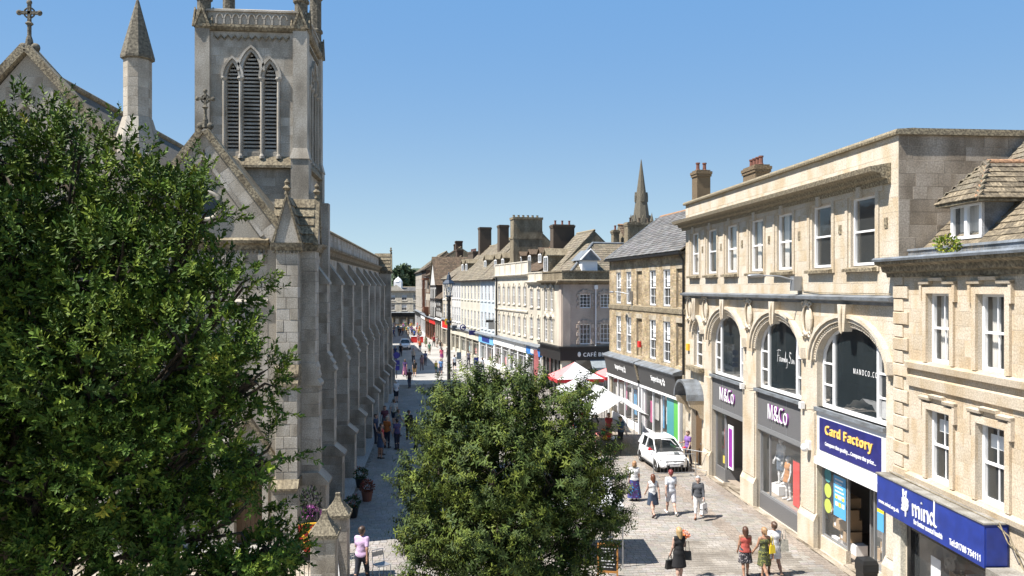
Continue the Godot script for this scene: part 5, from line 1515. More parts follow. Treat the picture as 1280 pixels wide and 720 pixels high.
func cafe(far_pt: Array) -> void:
	# corner house: narrow sunlit street front and a shaded return along the side street
	var p0 := W(far_pt[0], far_pt[1]); var p1 := W(10.35, 66.5)
	var L := (p1 - p0).length()
	var b := thing("corner_cafe_house", "pinkish stone corner house with scrolled windows and black cafe fascia", "building", p0, facing(p0, p1))
	var S: Array = M.pink_stone
	var front := [hole(0.7, 1.7, 7.05, 8.9), hole(2.35, 3.35, 7.05, 8.9), hole(0.7, 1.7, 4.3, 6.3), hole(2.35, 3.35, 4.3, 6.3), hole(0.4, L - 0.5, 0.0, 2.85)]
	var mb := MB.new()
	wall_mb(mb, [[0.0, 9.5], [L, 9.5]], 0.0, front, 0.0, 0.16)
	part(b, "front_wall", mb, M.white_stone[1])
	for h in front.slice(0, 4):
		var w := sash(b, h.x0, h.x1, h.y0, h.y1, -0.07, 2, 3, null, 1)
		var s := MB.new()
		for sd in [h.x0 - 0.18, h.x1]: s.box(V(sd, h.y0, 0), V(sd + 0.18, h.y1, 0.09))
		arch_band(s, hole(h.x0 - 0.05, h.x1 + 0.05, h.y0, h.y1, "arch", 0.22), 0.22, 0.0, 0.12, 8)
		s.ball(V((h.x0 + h.x1) / 2, h.y1 + 0.4, 0.08), V(0.2, 0.22, 0.1), 5, 7); s.ball(V(h.x0 - 0.1, h.y1 + 0.1, 0.08), V(0.16, 0.2, 0.08), 5, 7); s.ball(V(h.x1 + 0.1, h.y1 + 0.1, 0.08), V(0.16, 0.2, 0.08), 5, 7)
		part(w, "surround", s, M.white_stone[2])
	# side wall with its own window grid; local frame turned a quarter
	var q := Transform3D(Basis(V(0, 0, -1), Vector3.UP, V(1, 0, 0)), V(L, 0, 0))
	var SL := 16.0
	var side := []
	for k in 4:
		side.append(hole(1.55 + 1.85 * k, 2.55 + 1.85 * k, 7.3, 8.5)); side.append(hole(1.55 + 1.85 * k, 2.55 + 1.85 * k, 4.25, 5.95))
	side.append(hole(0.4, SL - 0.4, 0.0, 2.9))
	var ms := MB.new()
	ms.xf = q
	wall_mb(ms, [[0.0, 9.5], [SL, 9.5]], 0.0, side, 0.0, 0.16)
	part(b, "side_wall", ms, S[0])
	for h in side.slice(0, 8):
		var f := MB.new()
		f.xf = q
		f.box(V(h.x0, h.y0, -0.12), V(h.x0 + 0.07, h.y1, -0.04)); f.box(V(h.x1 - 0.07, h.y0, -0.12), V(h.x1, h.y1, -0.04)); f.box(V(h.x0 + 0.07, h.y0, -0.12), V(h.x1 - 0.07, h.y0 + 0.08, -0.035)); f.box(V(h.x0 + 0.07, h.y1 - 0.06, -0.12), V(h.x1 - 0.07, h.y1, -0.04))
		for k in range(1, 3): f.box(V(lerpf(h.x0, h.x1, k / 3.0) - 0.018, h.y0 + 0.08, -0.1), V(lerpf(h.x0, h.x1, k / 3.0) + 0.018, h.y1 - 0.06, -0.06))
		for k in range(1, 4): f.box(V(h.x0 + 0.07, lerpf(h.y0, h.y1, k / 4.0) - 0.018, -0.1), V(h.x1 - 0.07, lerpf(h.y0, h.y1, k / 4.0) + 0.018, -0.062))
		var w := part(b, "window", f, M.white)
		var g := MB.new()
		g.xf = q
		g.quad(V(h.x0, h.y0, -0.08), V(h.x1, h.y0, -0.08), V(h.x1, h.y1, -0.08), V(h.x0, h.y1, -0.08))
		part(w, "pane", g, M.glass)
		# blocked surround with fanned lintel stones
		var n := 5
		for k in n:
			for sd in 2:
				var bl := MB.new()
				bl.xf = q
				var wd := 0.3 if k % 2 == 0 else 0.18
				var y := lerpf(h.y0, h.y1, float(k) / n)
				bl.cbox(V(h.x0 - wd if sd == 0 else h.x1, y + 0.01, 0), V(h.x0 if sd == 0 else h.x1 + wd, y + (h.y1 - h.y0) / n - 0.01, 0.07), 0.015)
				part(w, "block", bl, S[k % 5])
		for k in 7:
			var a := -0.75 + 0.25 * k
			var v := MB.new()
			v.xf = q
			var c := Vector2((h.x0 + h.x1) / 2, h.y1 - 0.45)
			var r0 := 0.5; var r1 := 0.85 if k % 2 == 0 else 0.78
			var pl := PackedVector2Array()
			for e in [[a - 0.115, r0], [a + 0.115, r0], [a + 0.115, r1], [a - 0.115, r1]]: pl.append(c + Vector2(sin(e[0]) * e[1] * 1.05, maxf(cos(e[0]) * e[1], 0.46)))
			v.extrude(pl, Vector3.ZERO, Vector3.RIGHT, Vector3.UP, V(0, 0, 0.09))
			part(w, "voussoir", v, S[(k * 2) % 5])
	var bk := MB.new()
	bk.quad(V(0, 0, -SL), V(0, 0, 0), V(0, 9.5, 0), V(0, 9.5, -SL)); bk.quad(V(L, 0, -SL), V(0, 0, -SL), V(0, 9.5, -SL), V(L, 9.5, -SL)); bk.quad(V(0, 9.8, 0), V(L, 9.8, 0), V(L, 9.8, -SL), V(0, 9.8, -SL))
	bk.quad(V(1.0, 0, -1.5), V(L - 1.5, 0, -1.5), V(L - 1.5, 9.4, -1.5), V(1.0, 9.4, -1.5)); bk.quad(V(L - 1.5, 0, -1.5), V(L - 1.5, 0, -SL), V(L - 1.5, 9.4, -SL), V(L - 1.5, 9.4, -1.5))
	part(b, "inner_wall", bk, M.dark_room)
	# cornice and parapet round both faces
	var co := MB.new()
	var prof := [[0.0, 9.3], [0.1, 9.3], [0.14, 9.45], [0.5, 9.52], [0.55, 9.64], [0.0, 9.72]]
	co.mould(-0.1, L, prof)
	co.xf = q
	co.mould(-0.55, SL, prof)
	co.xf = Transform3D()
	part(b, "cornice", co, M.weathered)
	var pa := MB.new()
	pa.box(V(0, 9.73, -0.3), V(L, 10.35, 0.0)); pa.box(V(-0.04, 10.351, -0.34), V(L + 0.05, 10.48, 0.06)); pa.box(V(L - 0.3, 9.73, -SL), V(L, 10.35, -0.301)); pa.box(V(L - 0.34, 10.351, -SL), V(L + 0.05, 10.48, -0.341))
	part(b, "parapet", pa, M.weathered)
	# black fascia round the corner
	var fa := MB.new()
	fa.box(V(0.0, 2.9, 0.0), V(L + 0.25, 3.95, 0.25)); fa.box(V(L, 2.9, -SL), V(L + 0.25, 3.95, -0.001)); fa.box(V(-0.05, 3.951, 0.0), V(L + 0.45, 4.08, 0.45)); fa.box(V(L, 3.951, -SL), V(L + 0.45, 4.08, -0.001))
	var fo := part(b, "fascia", fa, M.black)
	var lt := letters(fo, "CAFÉ BLACK", 1.78, 3.22, 0.25, 2.9, 0.42, M.white, "Droid Sans", 700, false, 0.03)
	lt.transform = q * lt.transform
	var em := MB.new()
	em.xf = q
	em.ball(V(1.42, 3.42, 0.26), V(0.15, 0.22, 0.03), 6, 10)
	part(fo, "emblem", em, M.white)
	# shop front: dark posts and glass on both faces, cream corner post, grey awning
	for k in 5:
		bar(b, "shop_post", V(0.3 + 1.15 * k, 0.0, -0.1), V(0.45 + 1.15 * k, 2.9, 0.05), M.black)
		bar(b, "shop_post", V(L - 0.1, 0.0, -1.2 - 1.6 * k), V(L + 0.05, 2.9, -1.0 - 1.6 * k), M.black)
	pane_at(b, 0.4, L - 0.5, 0.3, 2.9, -0.05, M.glass, "shop_window")
	bar(b, "corner_post", V(L - 0.4, 0.0, -0.75), V(L + 0.04, 2.89, 0.04), M.creamwash)
	var gs := MB.new()
	gs.quad(V(L - 0.04, 0.3, -1.0), V(L - 0.04, 0.3, -SL), V(L - 0.04, 2.9, -SL), V(L - 0.04, 2.9, -1.0))
	part(b, "shop_window", gs, M.glass)
	var aw := MB.new()
	aw.quad(V(L + 1.3, 2.35, -2.2), V(L + 1.3, 2.35, -5.4), V(L + 0.2, 2.95, -5.2), V(L + 0.2, 2.95, -2.4)); aw.quad(V(L + 1.3, 2.15, -2.2), V(L + 1.3, 2.15, -5.4), V(L + 1.3, 2.35, -5.4), V(L + 1.3, 2.35, -2.2))
	part(b, "awning", aw, M.awning_grey)
	var dp := MB.new()
	dp.tube([V(L + 0.1, 9.2, -2.95), V(L + 0.1, 4.1, -2.95)], [0.06, 0.06], 6); dp.box(V(L + 0.02, 8.9, -3.1), V(L + 0.22, 9.25, -2.8))
	dp.tube([V(L + 0.1, 4.4, -2.95), V(L + 0.1, 4.35, -5.0)], [0.04, 0.04], 6)
	part(b, "downpipe", dp, M.white)
	var pl := MB.new()
	pl.box(V(L - 0.75, 4.1, 0), V(L - 0.02, 9.3, 0.07))
	pl.xf = q
	pl.box(V(0.02, 4.1, 0), V(0.7, 9.3, 0.07))
	pl.xf = Transform3D()
	part(b, "pilaster", pl, S[2])
	# roofs: slate slopes with lead hips, hipped dormers, stack with four pots
	var rf := MB.new()
	var e0 := V(0, 9.9, -0.6); var e1 := V(L - 0.6, 9.9, -0.6); var e2 := V(L - 0.6, 9.9, -SL)
	var r1 := V(L - 4.0, 13.0, -4.2); var r2 := V(L - 4.0, 13.0, -SL); var r0 := V(0, 13.0, -4.2)
	rf.quad(e0, e1, r1, r0); rf.quad(e1, e2, r2, r1)
	var ro := part(b, "roof", rf, M.weathered)
	var Ss := (r1 - V(L - 0.6, 9.9, -4.2))
	tiles(ro, e1 + V(0, 0.02, 0), V(0, 0, -1), Ss.normalized(), SL - 0.6, Ss.length(), 0.36, 0.3, M.stone_slate, 0, 3.6 / Ss.length(), 0.0)
	var Sf := (r0 - e0)
	tiles(ro, e0 + V(0, 0.02, 0), Vector3.RIGHT, Sf.normalized(), L - 0.6, Sf.length(), 0.36, 0.3, M.stone_slate, 0, 0.0, 3.4 / Sf.length())
	var hp := MB.new()
	hp.tube([e1 + V(0, 0.05, 0), r1 + V(0, 0.06, 0)], [0.13, 0.13], 6); hp.tube([r1 + V(0, 0.05, 0), r2], [0.12, 0.12], 6)
	part(ro, "lead_hip", hp, M.lead)
	# dormers facing the side street
	for k in 2:
		var z: float = [-1.6, -4.9][k]
		var d := MB.new()
		d.box(V(L - 2.6, 10.3, z - 1.9), V(L - 0.95, 11.4, z - 0.5))
		var o := part(b, "dormer", d, M.white)
		var dr := MB.new()
		dr.extrude(PackedVector2Array([Vector2(z - 2.1, 11.38), Vector2(z - 0.3, 11.38), Vector2(z - 1.2, 12.3)]), V(L - 0.75, 0, 0), V(0, 0, 1), Vector3.UP, V(-2.6, 0, 0))
		part(o, "dormer_roof", dr, M.lead if k == 0 else M.weathered)
		var vb := MB.new()
		vb.tube([V(L - 0.72, 11.4, z - 0.3), V(L - 0.72, 12.33, z - 1.2), V(L - 0.72, 11.4, z - 2.1)], [0.07, 0.07, 0.07], 6)
		part(o, "lead_edge", vb, M.white)
	# roofs and stacks deeper in the block
	var b2 := thing("rear_roof_block", "dark stone slate roof with red ridge and pot-topped stack behind the cafe house", "building", b.transform * V(-1.5, 0, -7.5), b.basis)
	var bw := MB.new()
	bw.box(V(0, 0, -9), V(5.0, 11.8, 0))
	part(b2, "wall", bw, M.weathered)
	var br := MB.new()
	br.quad(V(5.1, 11.7, 0.2), V(5.1, 11.7, -12), V(1.6, 14.8, -12), V(1.6, 14.8, 0.2)); br.quad(V(-0.2, 11.7, -12), V(-0.2, 11.7, 0.2), V(1.6, 14.8, 0.2), V(1.6, 14.8, -12)); br.tri(V(-0.2, 11.7, 0.2), V(5.1, 11.7, 0.2), V(1.6, 14.8, 0.2))
	var bro := part(b2, "roof", br, M.weathered)
	tiles(bro, V(5.1, 11.72, 0.2), V(0, 0, -1), V(-3.5, 3.1, 0).normalized(), 12.2, 4.67, 0.38, 0.32, M.brown_tile)
	var rg := MB.new()
	rg.tube([V(1.6, 14.85, 0.2), V(1.6, 14.85, -12)], [0.14, 0.14], 6)
	part(bro, "ridge_tiles", rg, M.ridge)
	chimney(b2, V(4.2, 12.0, -1.2), 0.9, 3.4, 2.9, M.weathered, 4, M.darkbrick)
	stack_at(b2, 16.1, 72.0, 10.5, 14.3, 0.6, 0.55, M.weathered, 1)
	stack_at(b2, 18.6, 75.0, 10.5, 15.1, 0.8, 0.9, M.darkbrick, 0)
	stack_at(b2, 18.1, 75.6, 10.5, 14.8, 0.7, 0.5, M.weathered, 1)
	var ex := MB.new()
	ex.box(V(0, 0, -17), V(5.0, 11.6, -9.1))
	part(b2, "wall", ex, M.weathered)

func spire() -> void:
	var s := thing("church_spire", "slim grey stone church spire rising behind the slate roof", "spire", W(38.6, 150.0))
	var b := MB.new()
	b.lathe(Vector3.ZERO, [[2.3, 0.0], [2.3, 19.4], [2.6, 19.6], [2.6, 20.1], [2.0, 20.3]], 8, PI / 8)
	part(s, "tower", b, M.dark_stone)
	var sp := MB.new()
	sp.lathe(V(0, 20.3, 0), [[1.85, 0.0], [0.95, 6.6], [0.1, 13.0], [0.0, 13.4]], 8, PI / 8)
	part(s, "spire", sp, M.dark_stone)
	for k in 4:
		for lev in 2:
			var y: float = [21.0, 25.4][lev]; var r: float = [1.85, 1.25][lev]
			var l := MB.new()
			l.xf = Transform3D(Basis(Vector3.UP, PI / 2 * k), Vector3.ZERO)
			l.extrude(PackedVector2Array([Vector2(-0.32, y), Vector2(0.32, y), Vector2(0.32, y + 1.1), Vector2(0, y + 1.9), Vector2(-0.32, y + 1.1)]), V(0, 0, r - 0.5), Vector3.RIGHT, Vector3.UP, V(0, 0, 0.5))
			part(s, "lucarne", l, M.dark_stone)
	for k in 4:
		var p := MB.new()
		var a := PI / 2 * k + PI / 4
		p.lathe(V(cos(a) * 2.3, 19.9, sin(a) * 2.3), [[0.3, 0.0], [0.3, 1.6], [0.38, 1.7], [0.0, 3.4]], 6)
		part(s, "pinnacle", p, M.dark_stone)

# ---------- the church. local x = world x + 8.1, local z = 0 at the west front
func gablet(b: Node, c: Vector3, w: float, h: float, back: float, m: Material, turn := 0.0) -> void:
	# steep little roof over a buttress head: triangle in front, slab courses on its slopes
	var o := MB.new()
	o.xf = Transform3D(Basis(Vector3.UP, turn), c)
	o.extrude(PackedVector2Array([Vector2(-w / 2, 0), Vector2(w / 2, 0), Vector2(0, h)]), V(0, 0, 0), Vector3.RIGHT, Vector3.UP, V(0, 0, -back))
	var g := part(b, "gablet", o, M.churchlight[1])
	var e := MB.new()
	e.xf = o.xf
	e.extrude(PackedVector2Array([Vector2(-w / 2 - 0.06, -0.06), Vector2(-w / 2 + 0.03, -0.06), Vector2(0, h - 0.04), Vector2(w / 2 - 0.03, -0.06), Vector2(w / 2 + 0.06, -0.06), Vector2(0, h + 0.14)]), V(0, 0, 0.06), Vector3.RIGHT, Vector3.UP, V(0, 0, -0.16))
	part(g, "edge_moulding", e, M.weathered)
	for k in 5:
		for s in [-1, 1]:
			var sl := MB.new()
			sl.xf = o.xf
			var t0 := k / 5.0; var t1 := (k + 1) / 5.0
			var a := V(s * w / 2 * (1.0 - t0), h * t0, -0.11); var d := V(s * w / 2 * (1.0 - t1), h * t1, -0.11)
			var n := V(s * h, w / 2, 0).normalized() * 0.05
			var p := [a + n * 1.5, d + n * 0.6, d, a]
			var bk := V(0, 0, -back + 0.1)
			if s > 0:
				sl.quad(p[0], p[0] + bk, p[1] + bk, p[1]); sl.quad(p[3], p[3] + bk, p[0] + bk, p[0]); sl.quad(p[3], p[0], p[1], p[2]); sl.quad(p[0] + bk, p[3] + bk, p[2] + bk, p[1] + bk)
			else:
				sl.quad(p[0] + bk, p[0], p[1], p[1] + bk); sl.quad(p[3] + bk, p[3], p[0], p[0] + bk); sl.quad(p[0], p[3], p[2], p[1]); sl.quad(p[3] + bk, p[0] + bk, p[1] + bk, p[2] + bk)
			part(g, "slab", sl, [M.weathered, M.coping][k % 2])
	var fin := MB.new()
	fin.xf = o.xf
	fin.lathe(V(0, h + 0.05, -0.05), [[0.09, 0.0], [0.07, 0.12], [0.15, 0.22], [0.06, 0.32], [0.1, 0.42], [0.0, 0.55]], 6)
	part(g, "finial", fin, M.weathered)

func stack_stones(b: Node, xf: Transform3D, w: float, d: float, y0: float, y1: float, mats: Array, course := 0.38, single := true) -> void:
	# courses of a buttress: w along local x, d along local z (0..d)
	var y := y0
	var k := 0
	var all := MB.new()
	while y < y1 - 0.05:
		var h := minf(course * R(0.9, 1.15), y1 - y)
		if y1 - y - h < 0.12: h = y1 - y
		var cut: float = w * ([0.38, 0.62, 0.5][k % 3] + R(-0.05, 0.05))
		for e in ([[0.0, cut], [cut, w]] if w > 0.55 else [[0.0, w]]):
			var mb := MB.new() if single else all
			mb.xf = xf
			mb.cbox(V(e[0] + (0.004 if e[0] > 0 else 0.0), y + 0.004, 0.0), V(e[1] - (0.004 if e[1] < w else 0.0), y + h - 0.004, d + R(-0.005, 0.005)), 0.01)
			if single: part(b, "stone", mb, mats[0 if rng.randf() < 0.35 else rng.randi() % mats.size()])
		y += h; k += 1
	if not single: part(b, "stonework", all, mats[rng.randi() % mats.size()]).set_meta("kind", "stuff")

func cross_finial(b: Node, c: Vector3, s: float) -> void:
	var m := MB.new()
	for e in [-1, 1]: m.ball(c + V(e * 0.2 * s, 0.08 * s, 0), V(0.17, 0.17, 0.14) * s, 6, 8)
	m.lathe(c, [[0.16 * s, 0.0], [0.12 * s, 0.35 * s], [0.07 * s, 0.5 * s], [0.07 * s, 0.85 * s], [0.14 * s, 0.92 * s], [0.06 * s, 1.0 * s]], 8)
	m.box(c + V(-0.05, 0.95, -0.05) * s, c + V(0.05, 1.62, 0.05) * s); m.box(c + V(-0.32, 1.25, -0.05) * s, c + V(0.32, 1.35, 0.05) * s)
	for e in [V(-0.34, 1.3, 0), V(0.34, 1.3, 0), V(0, 1.66, 0)]: m.ball(c + e * s, V(0.1, 0.1, 0.07) * s, 5, 7)
	var ring := []
	for k in 13: ring.append(c + V(cos(TAU * k / 12.0) * 0.18, 1.3 + sin(TAU * k / 12.0) * 0.18, 0) * s)
	m.tube(ring, [0.03, 0.03, 0.03, 0.03, 0.03, 0.03, 0.03, 0.03, 0.03, 0.03, 0.03, 0.03, 0.03], 5, false)
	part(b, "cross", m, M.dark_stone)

func lancet(b: Node, h: Dictionary, q: Transform3D, lights: int, tracery := true) -> void:
	# dark leaded window with stone mullions
	var f := MB.new()
	f.xf = q
	arch_band(f, hole(h.x0 + 0.09, h.x1 - 0.09, h.y0, h.y1, "point", h.rise - 0.1), 0.09, -0.3, -0.14)
	f.box(V(h.x0, h.y0, -0.3), V(h.x0 + 0.1, h.y1, -0.14)); f.box(V(h.x1 - 0.1, h.y0, -0.3), V(h.x1, h.y1, -0.14))
	for k in range(1, lights):
		var x := lerpf(h.x0, h.x1, float(k) / lights)
		f.box(V(x - 0.07, h.y0, -0.3), V(x + 0.07, head(h, x) - 0.02, -0.13))
	if tracery and lights > 1:
		for k in lights:
			var a: float = lerpf(h.x0, h.x1, float(k) / lights) + 0.08; var e: float = lerpf(h.x0, h.x1, (k + 1.0) / lights) - 0.08
			arch_band(f, hole(a, e, h.y0, h.y1 - 0.1, "point", (e - a) * 0.9), 0.07, -0.28, -0.15, 8)
	var w := part(b, "tracery_window", f, M.churchlight[0])
	var g := MB.new()
	g.xf = q
	var c: float = (h.x0 + h.x1) / 2
	for k in 10:
		var a: float = lerpf(h.x0, h.x1, k / 10.0); var e: float = lerpf(h.x0, h.x1, (k + 1) / 10.0)
		g.quad(V(a, h.y0, -0.25), V(e, h.y0, -0.25), V(e, head(h, e), -0.25), V(a, head(h, a), -0.25))
	part(w, "leaded_glass", g, M.leaded)

func church() -> void:
	rng.seed = 12
	var b := thing("stone_church", "grey limestone gothic church with buttressed flank, gabled front and square louvred tower", "church", W(-8.1, 28.7))
	var S: Array = M.church
	var SL: Array = M.churchlight
	var Z := Transform3D()
	# --- front wall of the aisle: x -2.8 .. 2.7
	var win := hole(-1.35, 0.75, 3.9, 7.2, "point", 1.9)
	var door := hole(1.02, 1.98, 0.0, 2.2, "point", 0.85)
	var gable := [[-2.85, 10.72], [-0.02, 14.55], [2.75, 10.72]]
	var mb := MB.new()
	wall_mb(mb, [[-2.85, 10.5], [2.75, 10.5]], 0.0, [win, door], 0.0, 0.35)
	var wall := part(b, "front_wall", mb, M.church_mortar)
	ashlar(wall, [[-2.85, 10.3], [2.15, 10.3]], 0.0, 10.3, [win, door], 0.4, 0.78, SL, 230, 0.012, 1.0, 0.0, Z, "stone", 0.12)
	lancet(b, win, Z, 3)
	var wa := MB.new()
	arch_band(wa, hole(win.x0 - 0.02, win.x1 + 0.02, 3.9, 7.2, "point", 1.94), 0.16, 0.0, 0.1)
	part(b, "hood_mould", wa, SL[2])
	wa = MB.new()
	arch_band(wa, door, 0.22, 0.0, 0.14)
	wa.box(V(door.x0 - 0.22, 0, 0), V(door.x0, 2.2, 0.12)); wa.box(V(door.x1, 0, 0), V(door.x1 + 0.2, 2.2, 0.12))
	part(b, "door_surround", wa, SL[2])
	var dr := MB.new()
	for k in 6: dr.box(V(door.x0 + 0.16 * k, 0.02, -0.3), V(door.x0 + 0.16 * k + 0.15, 2.95, -0.25))
	part(b, "door", dr, M.oak_door)
	# small gable over the door
	var dg := MB.new()
	dg.extrude(PackedVector2Array([Vector2(0.55, 2.95), Vector2(1.5, 4.4), Vector2(2.45, 2.95), Vector2(2.45, 3.15), Vector2(1.5, 4.65), Vector2(0.55, 3.15)]), V(0, 0, 0), Vector3.RIGHT, Vector3.UP, V(0, 0, 0.3))
	part(b, "door_gable", dg, M.weathered)
	# gable field
	var gm := MB.new()
	wall_mb(gm, gable, 10.72, [], -0.02, 0.3)
	var gw := part(b, "gable_wall", gm, M.church_mortar)
	ashlar(gw, [[-2.6, 10.8], [-0.02, 14.4], [2.55, 10.8]], 10.78, 14.2, [], 0.36, 0.75, SL, 60, 0.012, 1.0, -0.03)
	# inner chevron, raised courses under the coping, coping
	for s in [-1, 1]:
		var n := 9
		for k in n:
			var t0 := k / float(n); var t1 := (k + 0.985) / n
			var a := Vector2(s * 2.65 - 0.02, 10.9).lerp(Vector2(-0.02, 14.42), t0); var e := Vector2(s * 2.65 - 0.02, 10.9).lerp(Vector2(-0.02, 14.42), t1)
			var nn := Vector2(-s * 0.8, -0.6)
			var cb := MB.new()
			cb.extrude(PackedVector2Array([a, e, e + nn * minf(0.62, maxf(0.05, absf(e.x) * 1.1)), a + nn * 0.62]), V(0, 0, -0.015), Vector3.RIGHT, Vector3.UP, V(0, 0, 0.07 if s > 0 else 0.066))
			part(gw, "raking_stone", cb, SL[k % 5])
			var cp := MB.new()
			var f := Vector2(s * 0.8, 0.6)
			cp.extrude(PackedVector2Array([a - f * 0.02, e - f * 0.02, e + f * 0.2, a + f * 0.2]), V(0, 0, -0.5), Vector3.RIGHT, Vector3.UP, V(0, 0, 0.66 if s > 0 else 0.655))
			part(gw, "coping_stone", cp, M.coping if k % 2 else M.weathered)
		var ch := MB.new()
		var p := Vector2(s * 1.95 - 0.02, 10.78); var q := Vector2(-0.02, 13.5)
		var d := Vector2(s * 0.8, 0.6) * 0.13
		ch.extrude(PackedVector2Array([p, q, q + Vector2(0, 0.2), p + d]), Vector3.ZERO, Vector3.RIGHT, Vector3.UP, V(0, 0, 0.13))
		part(gw, "chevron_mould", ch, SL[2])
	cross_finial(b, V(-0.02, 14.6, -0.15), 0.78)
	var rn := MB.new()
	var ring := []
	var rr := []
	for k in 25:
		ring.append(V(0.05 + 0.48 * cos(TAU * k / 24.0), 11.85 + 0.48 * sin(TAU * k / 24.0), 0.02)); rr.append(0.085)
	rn.tube(ring, rr, 6, false)
	part(gw, "roundel", rn, SL[2])
	var rg := MB.new()
	rg.xf = Transform3D(Basis(Vector3.RIGHT, PI / 2), V(0.05, 11.85, -0.03))
	rg.lathe(Vector3.ZERO, [[0.0, 0.0], [0.46, 0.0], [0.46, 0.03], [0.0, 0.03]], 20)
	part(gw, "roundel_glass", rg, M.leaded)
	# cornice with little arches and corbels, string course, plinth
	var co := MB.new()
	co.mould(-2.85, 2.2, [[0.0, 10.36], [0.06, 10.36], [0.1, 10.5], [0.2, 10.56], [0.24, 10.66], [0.0, 10.76]])
	for k in 34: co.box(V(-2.8 + k * 0.147, 10.22, 0.0), V(-2.8 + k * 0.147 + 0.07, 10.358, 0.07))
	part(b, "cornice", co, M.weathered)
	for k in 8:
		var cb := MB.new()
		cb.box(V(-2.5 + 0.62 * k, 9.95, 0), V(-2.34 + 0.62 * k, 10.2, 0.16)); cb.ball(V(-2.42 + 0.62 * k, 9.93, 0.07), V(0.09, 0.09, 0.08), 5, 7)
		part(b, "corbel", cb, SL[2])
	var sc := MB.new()
	sc.mould(0.95, 2.15, [[0.0, 8.42], [0.1, 8.42], [0.12, 8.52], [0.0, 8.62]])
	sc.mould(-2.85, 0.95, [[0.0, 3.5], [0.1, 3.5], [0.12, 3.6], [0.0, 3.7]])
	part(b, "string_course", sc, SL[2])
	# --- front corner buttress, three stages with sloped offsets
	var bt := MB.new()
	bt.box(V(2.5, 0, -0.4), V(3.3, 10.3, 0.0))
	var cbk := part(b, "corner_buttress", bt, M.church_mortar)
	stack_stones(cbk, Transform3D(Basis(), V(2.53, 0, 0)), 0.74, 0.5, 6.35, 10.3, SL)
	stack_stones(cbk, Transform3D(Basis(), V(2.53, 0, 0)), 0.74, 0.62, 2.3, 5.62, SL)
	stack_stones(cbk, Transform3D(Basis(), V(2.45, 0, 0)), 0.86, 0.84, 0.0, 2.1, SL)
	var of := MB.new()
	var of2 := MB.new()
	of.mould(2.5, 3.3, [[0.0, 5.62], [0.7, 5.62], [0.7, 5.72], [0.58, 5.95], [0.66, 5.96], [0.66, 6.05], [0.5, 6.35], [0.0, 6.35]])
	of2.mould(2.42, 3.33, [[0.0, 2.1], [0.92, 2.1], [0.92, 2.17], [0.62, 2.42], [0.0, 2.42]])
	part(b, "offset", of, M.weathered); part(b, "offset", of2, M.weathered)
	var cc := MB.new()
	cc.mould(2.35, 3.42, [[-0.3, 10.3], [0.55, 10.3], [0.6, 10.42], [0.62, 10.56], [-0.3, 10.56]])
	for k in 8: cc.box(V(2.42 + k * 0.125, 10.2, 0.5), V(2.48 + k * 0.125, 10.3, 0.56))
	part(b, "cornice", cc, M.weathered)
	gablet(b, V(2.9, 10.56, 0.55), 0.95, 1.62, 1.2, SL[0])
	# --- side wall with lancets, local frame: x along the nave, z out to the street
	var q := Transform3D(Basis(V(0, 0, -1), Vector3.UP, V(1, 0, 0)), V(2.7, 0, 0))
	var NL := 48.0
	var lc := []
	var bays := [0.05, 4.9, 9.8, 14.8, 19.8, 24.8, 29.8, 34.8, 39.8, 44.9]
	for k in bays.size() - 1: lc.append(hole(bays[k] + 1.95, bays[k] + 4.0, 4.2, 7.4, "point", 1.75))
	var sm := MB.new()
	sm.xf = q
	wall_mb(sm, [[0.0, 10.9], [NL, 10.9]], 0.0, lc, 0.0, 0.35)
	var sw := part(b, "side_wall", sm, M.church_mortar)
	ashlar(sw, [[0.9, 10.6], [NL, 10.6]], 0.0, 10.6, lc, 0.4, 0.8, S, 60, 0.012, -1.0, 0.0, q, "stone", 0.1)
	for k in lc.size(): lancet(b, lc[k], q, 2, k < 4)
	var hm := MB.new()
	hm.xf = q
	for h in lc:
		arch_band(hm, hole(h.x0 - 0.02, h.x1 + 0.02, h.y0, h.y1, "point", h.rise + 0.03), 0.14, 0.0, 0.12)
		part(b, "hood_mould", hm, SL[1])
		hm = MB.new(); hm.xf = q
	hm.mould(0.9, NL, [[0.0, 3.8], [0.14, 3.8], [0.16, 3.92], [0.0, 4.1]])
	part(b, "string_course", hm, SL[1])
	# parapet, cornice
	var sp := MB.new()
	sp.xf = q
	sp.mould(1.0, NL, [[0.0, 10.6], [0.1, 10.6], [0.16, 10.76], [0.3, 10.84], [0.32, 10.94], [0.0, 11.0]])
	for k in 220: sp.box(V(1.0 + k * 0.213, 10.44, 0.0), V(1.0 + k * 0.213 + 0.1, 10.598, 0.09))
	part(b, "cornice", sp, M.weathered)
	var pw := MB.new()
	pw.xf = q
	pw.box(V(1.0, 11.0, -0.35), V(NL, 11.72, -0.02))
	var pr := part(b, "parapet", pw, M.church_mortar)
	ashlar(pr, [[1.02, 11.72], [NL, 11.72]], 11.01, 11.72, [], 0.36, 0.85, SL, 60, 0.012, -1.0, -0.02, q)
	var pc := MB.new()
	pc.xf = q
	pc.mould(1.0, NL, [[-0.42, 11.72], [0.08, 11.72], [0.1, 11.8], [-0.16, 11.96], [-0.42, 11.8]])
	part(b, "coping", pc, M.coping)
	# buttresses
	for k in bays.size():
		var x: float = bays[k]
		var bm := MB.new()
		bm.xf = q
		bm.box(V(x + 0.05, 0, -0.2), V(x + 0.72, 9.3, 0.3))
		var bo := part(b, "buttress", bm, M.church_mortar)
		var end := k == 0 or k == bays.size() - 1
		var up := 10.3 if end else 9.15
		var lite := SL if end else S
		stack_stones(bo, q * Transform3D(Basis(), V(x, 0, 0)), 0.76, 1.08 if end else 0.82, 6.3, up, S, 0.4, k < 5)
		stack_stones(bo, q * Transform3D(Basis(), V(x, 0, 0)), 0.76, 1.2 if end else 1.12, 2.3, 5.55, S, 0.4, k < 5)
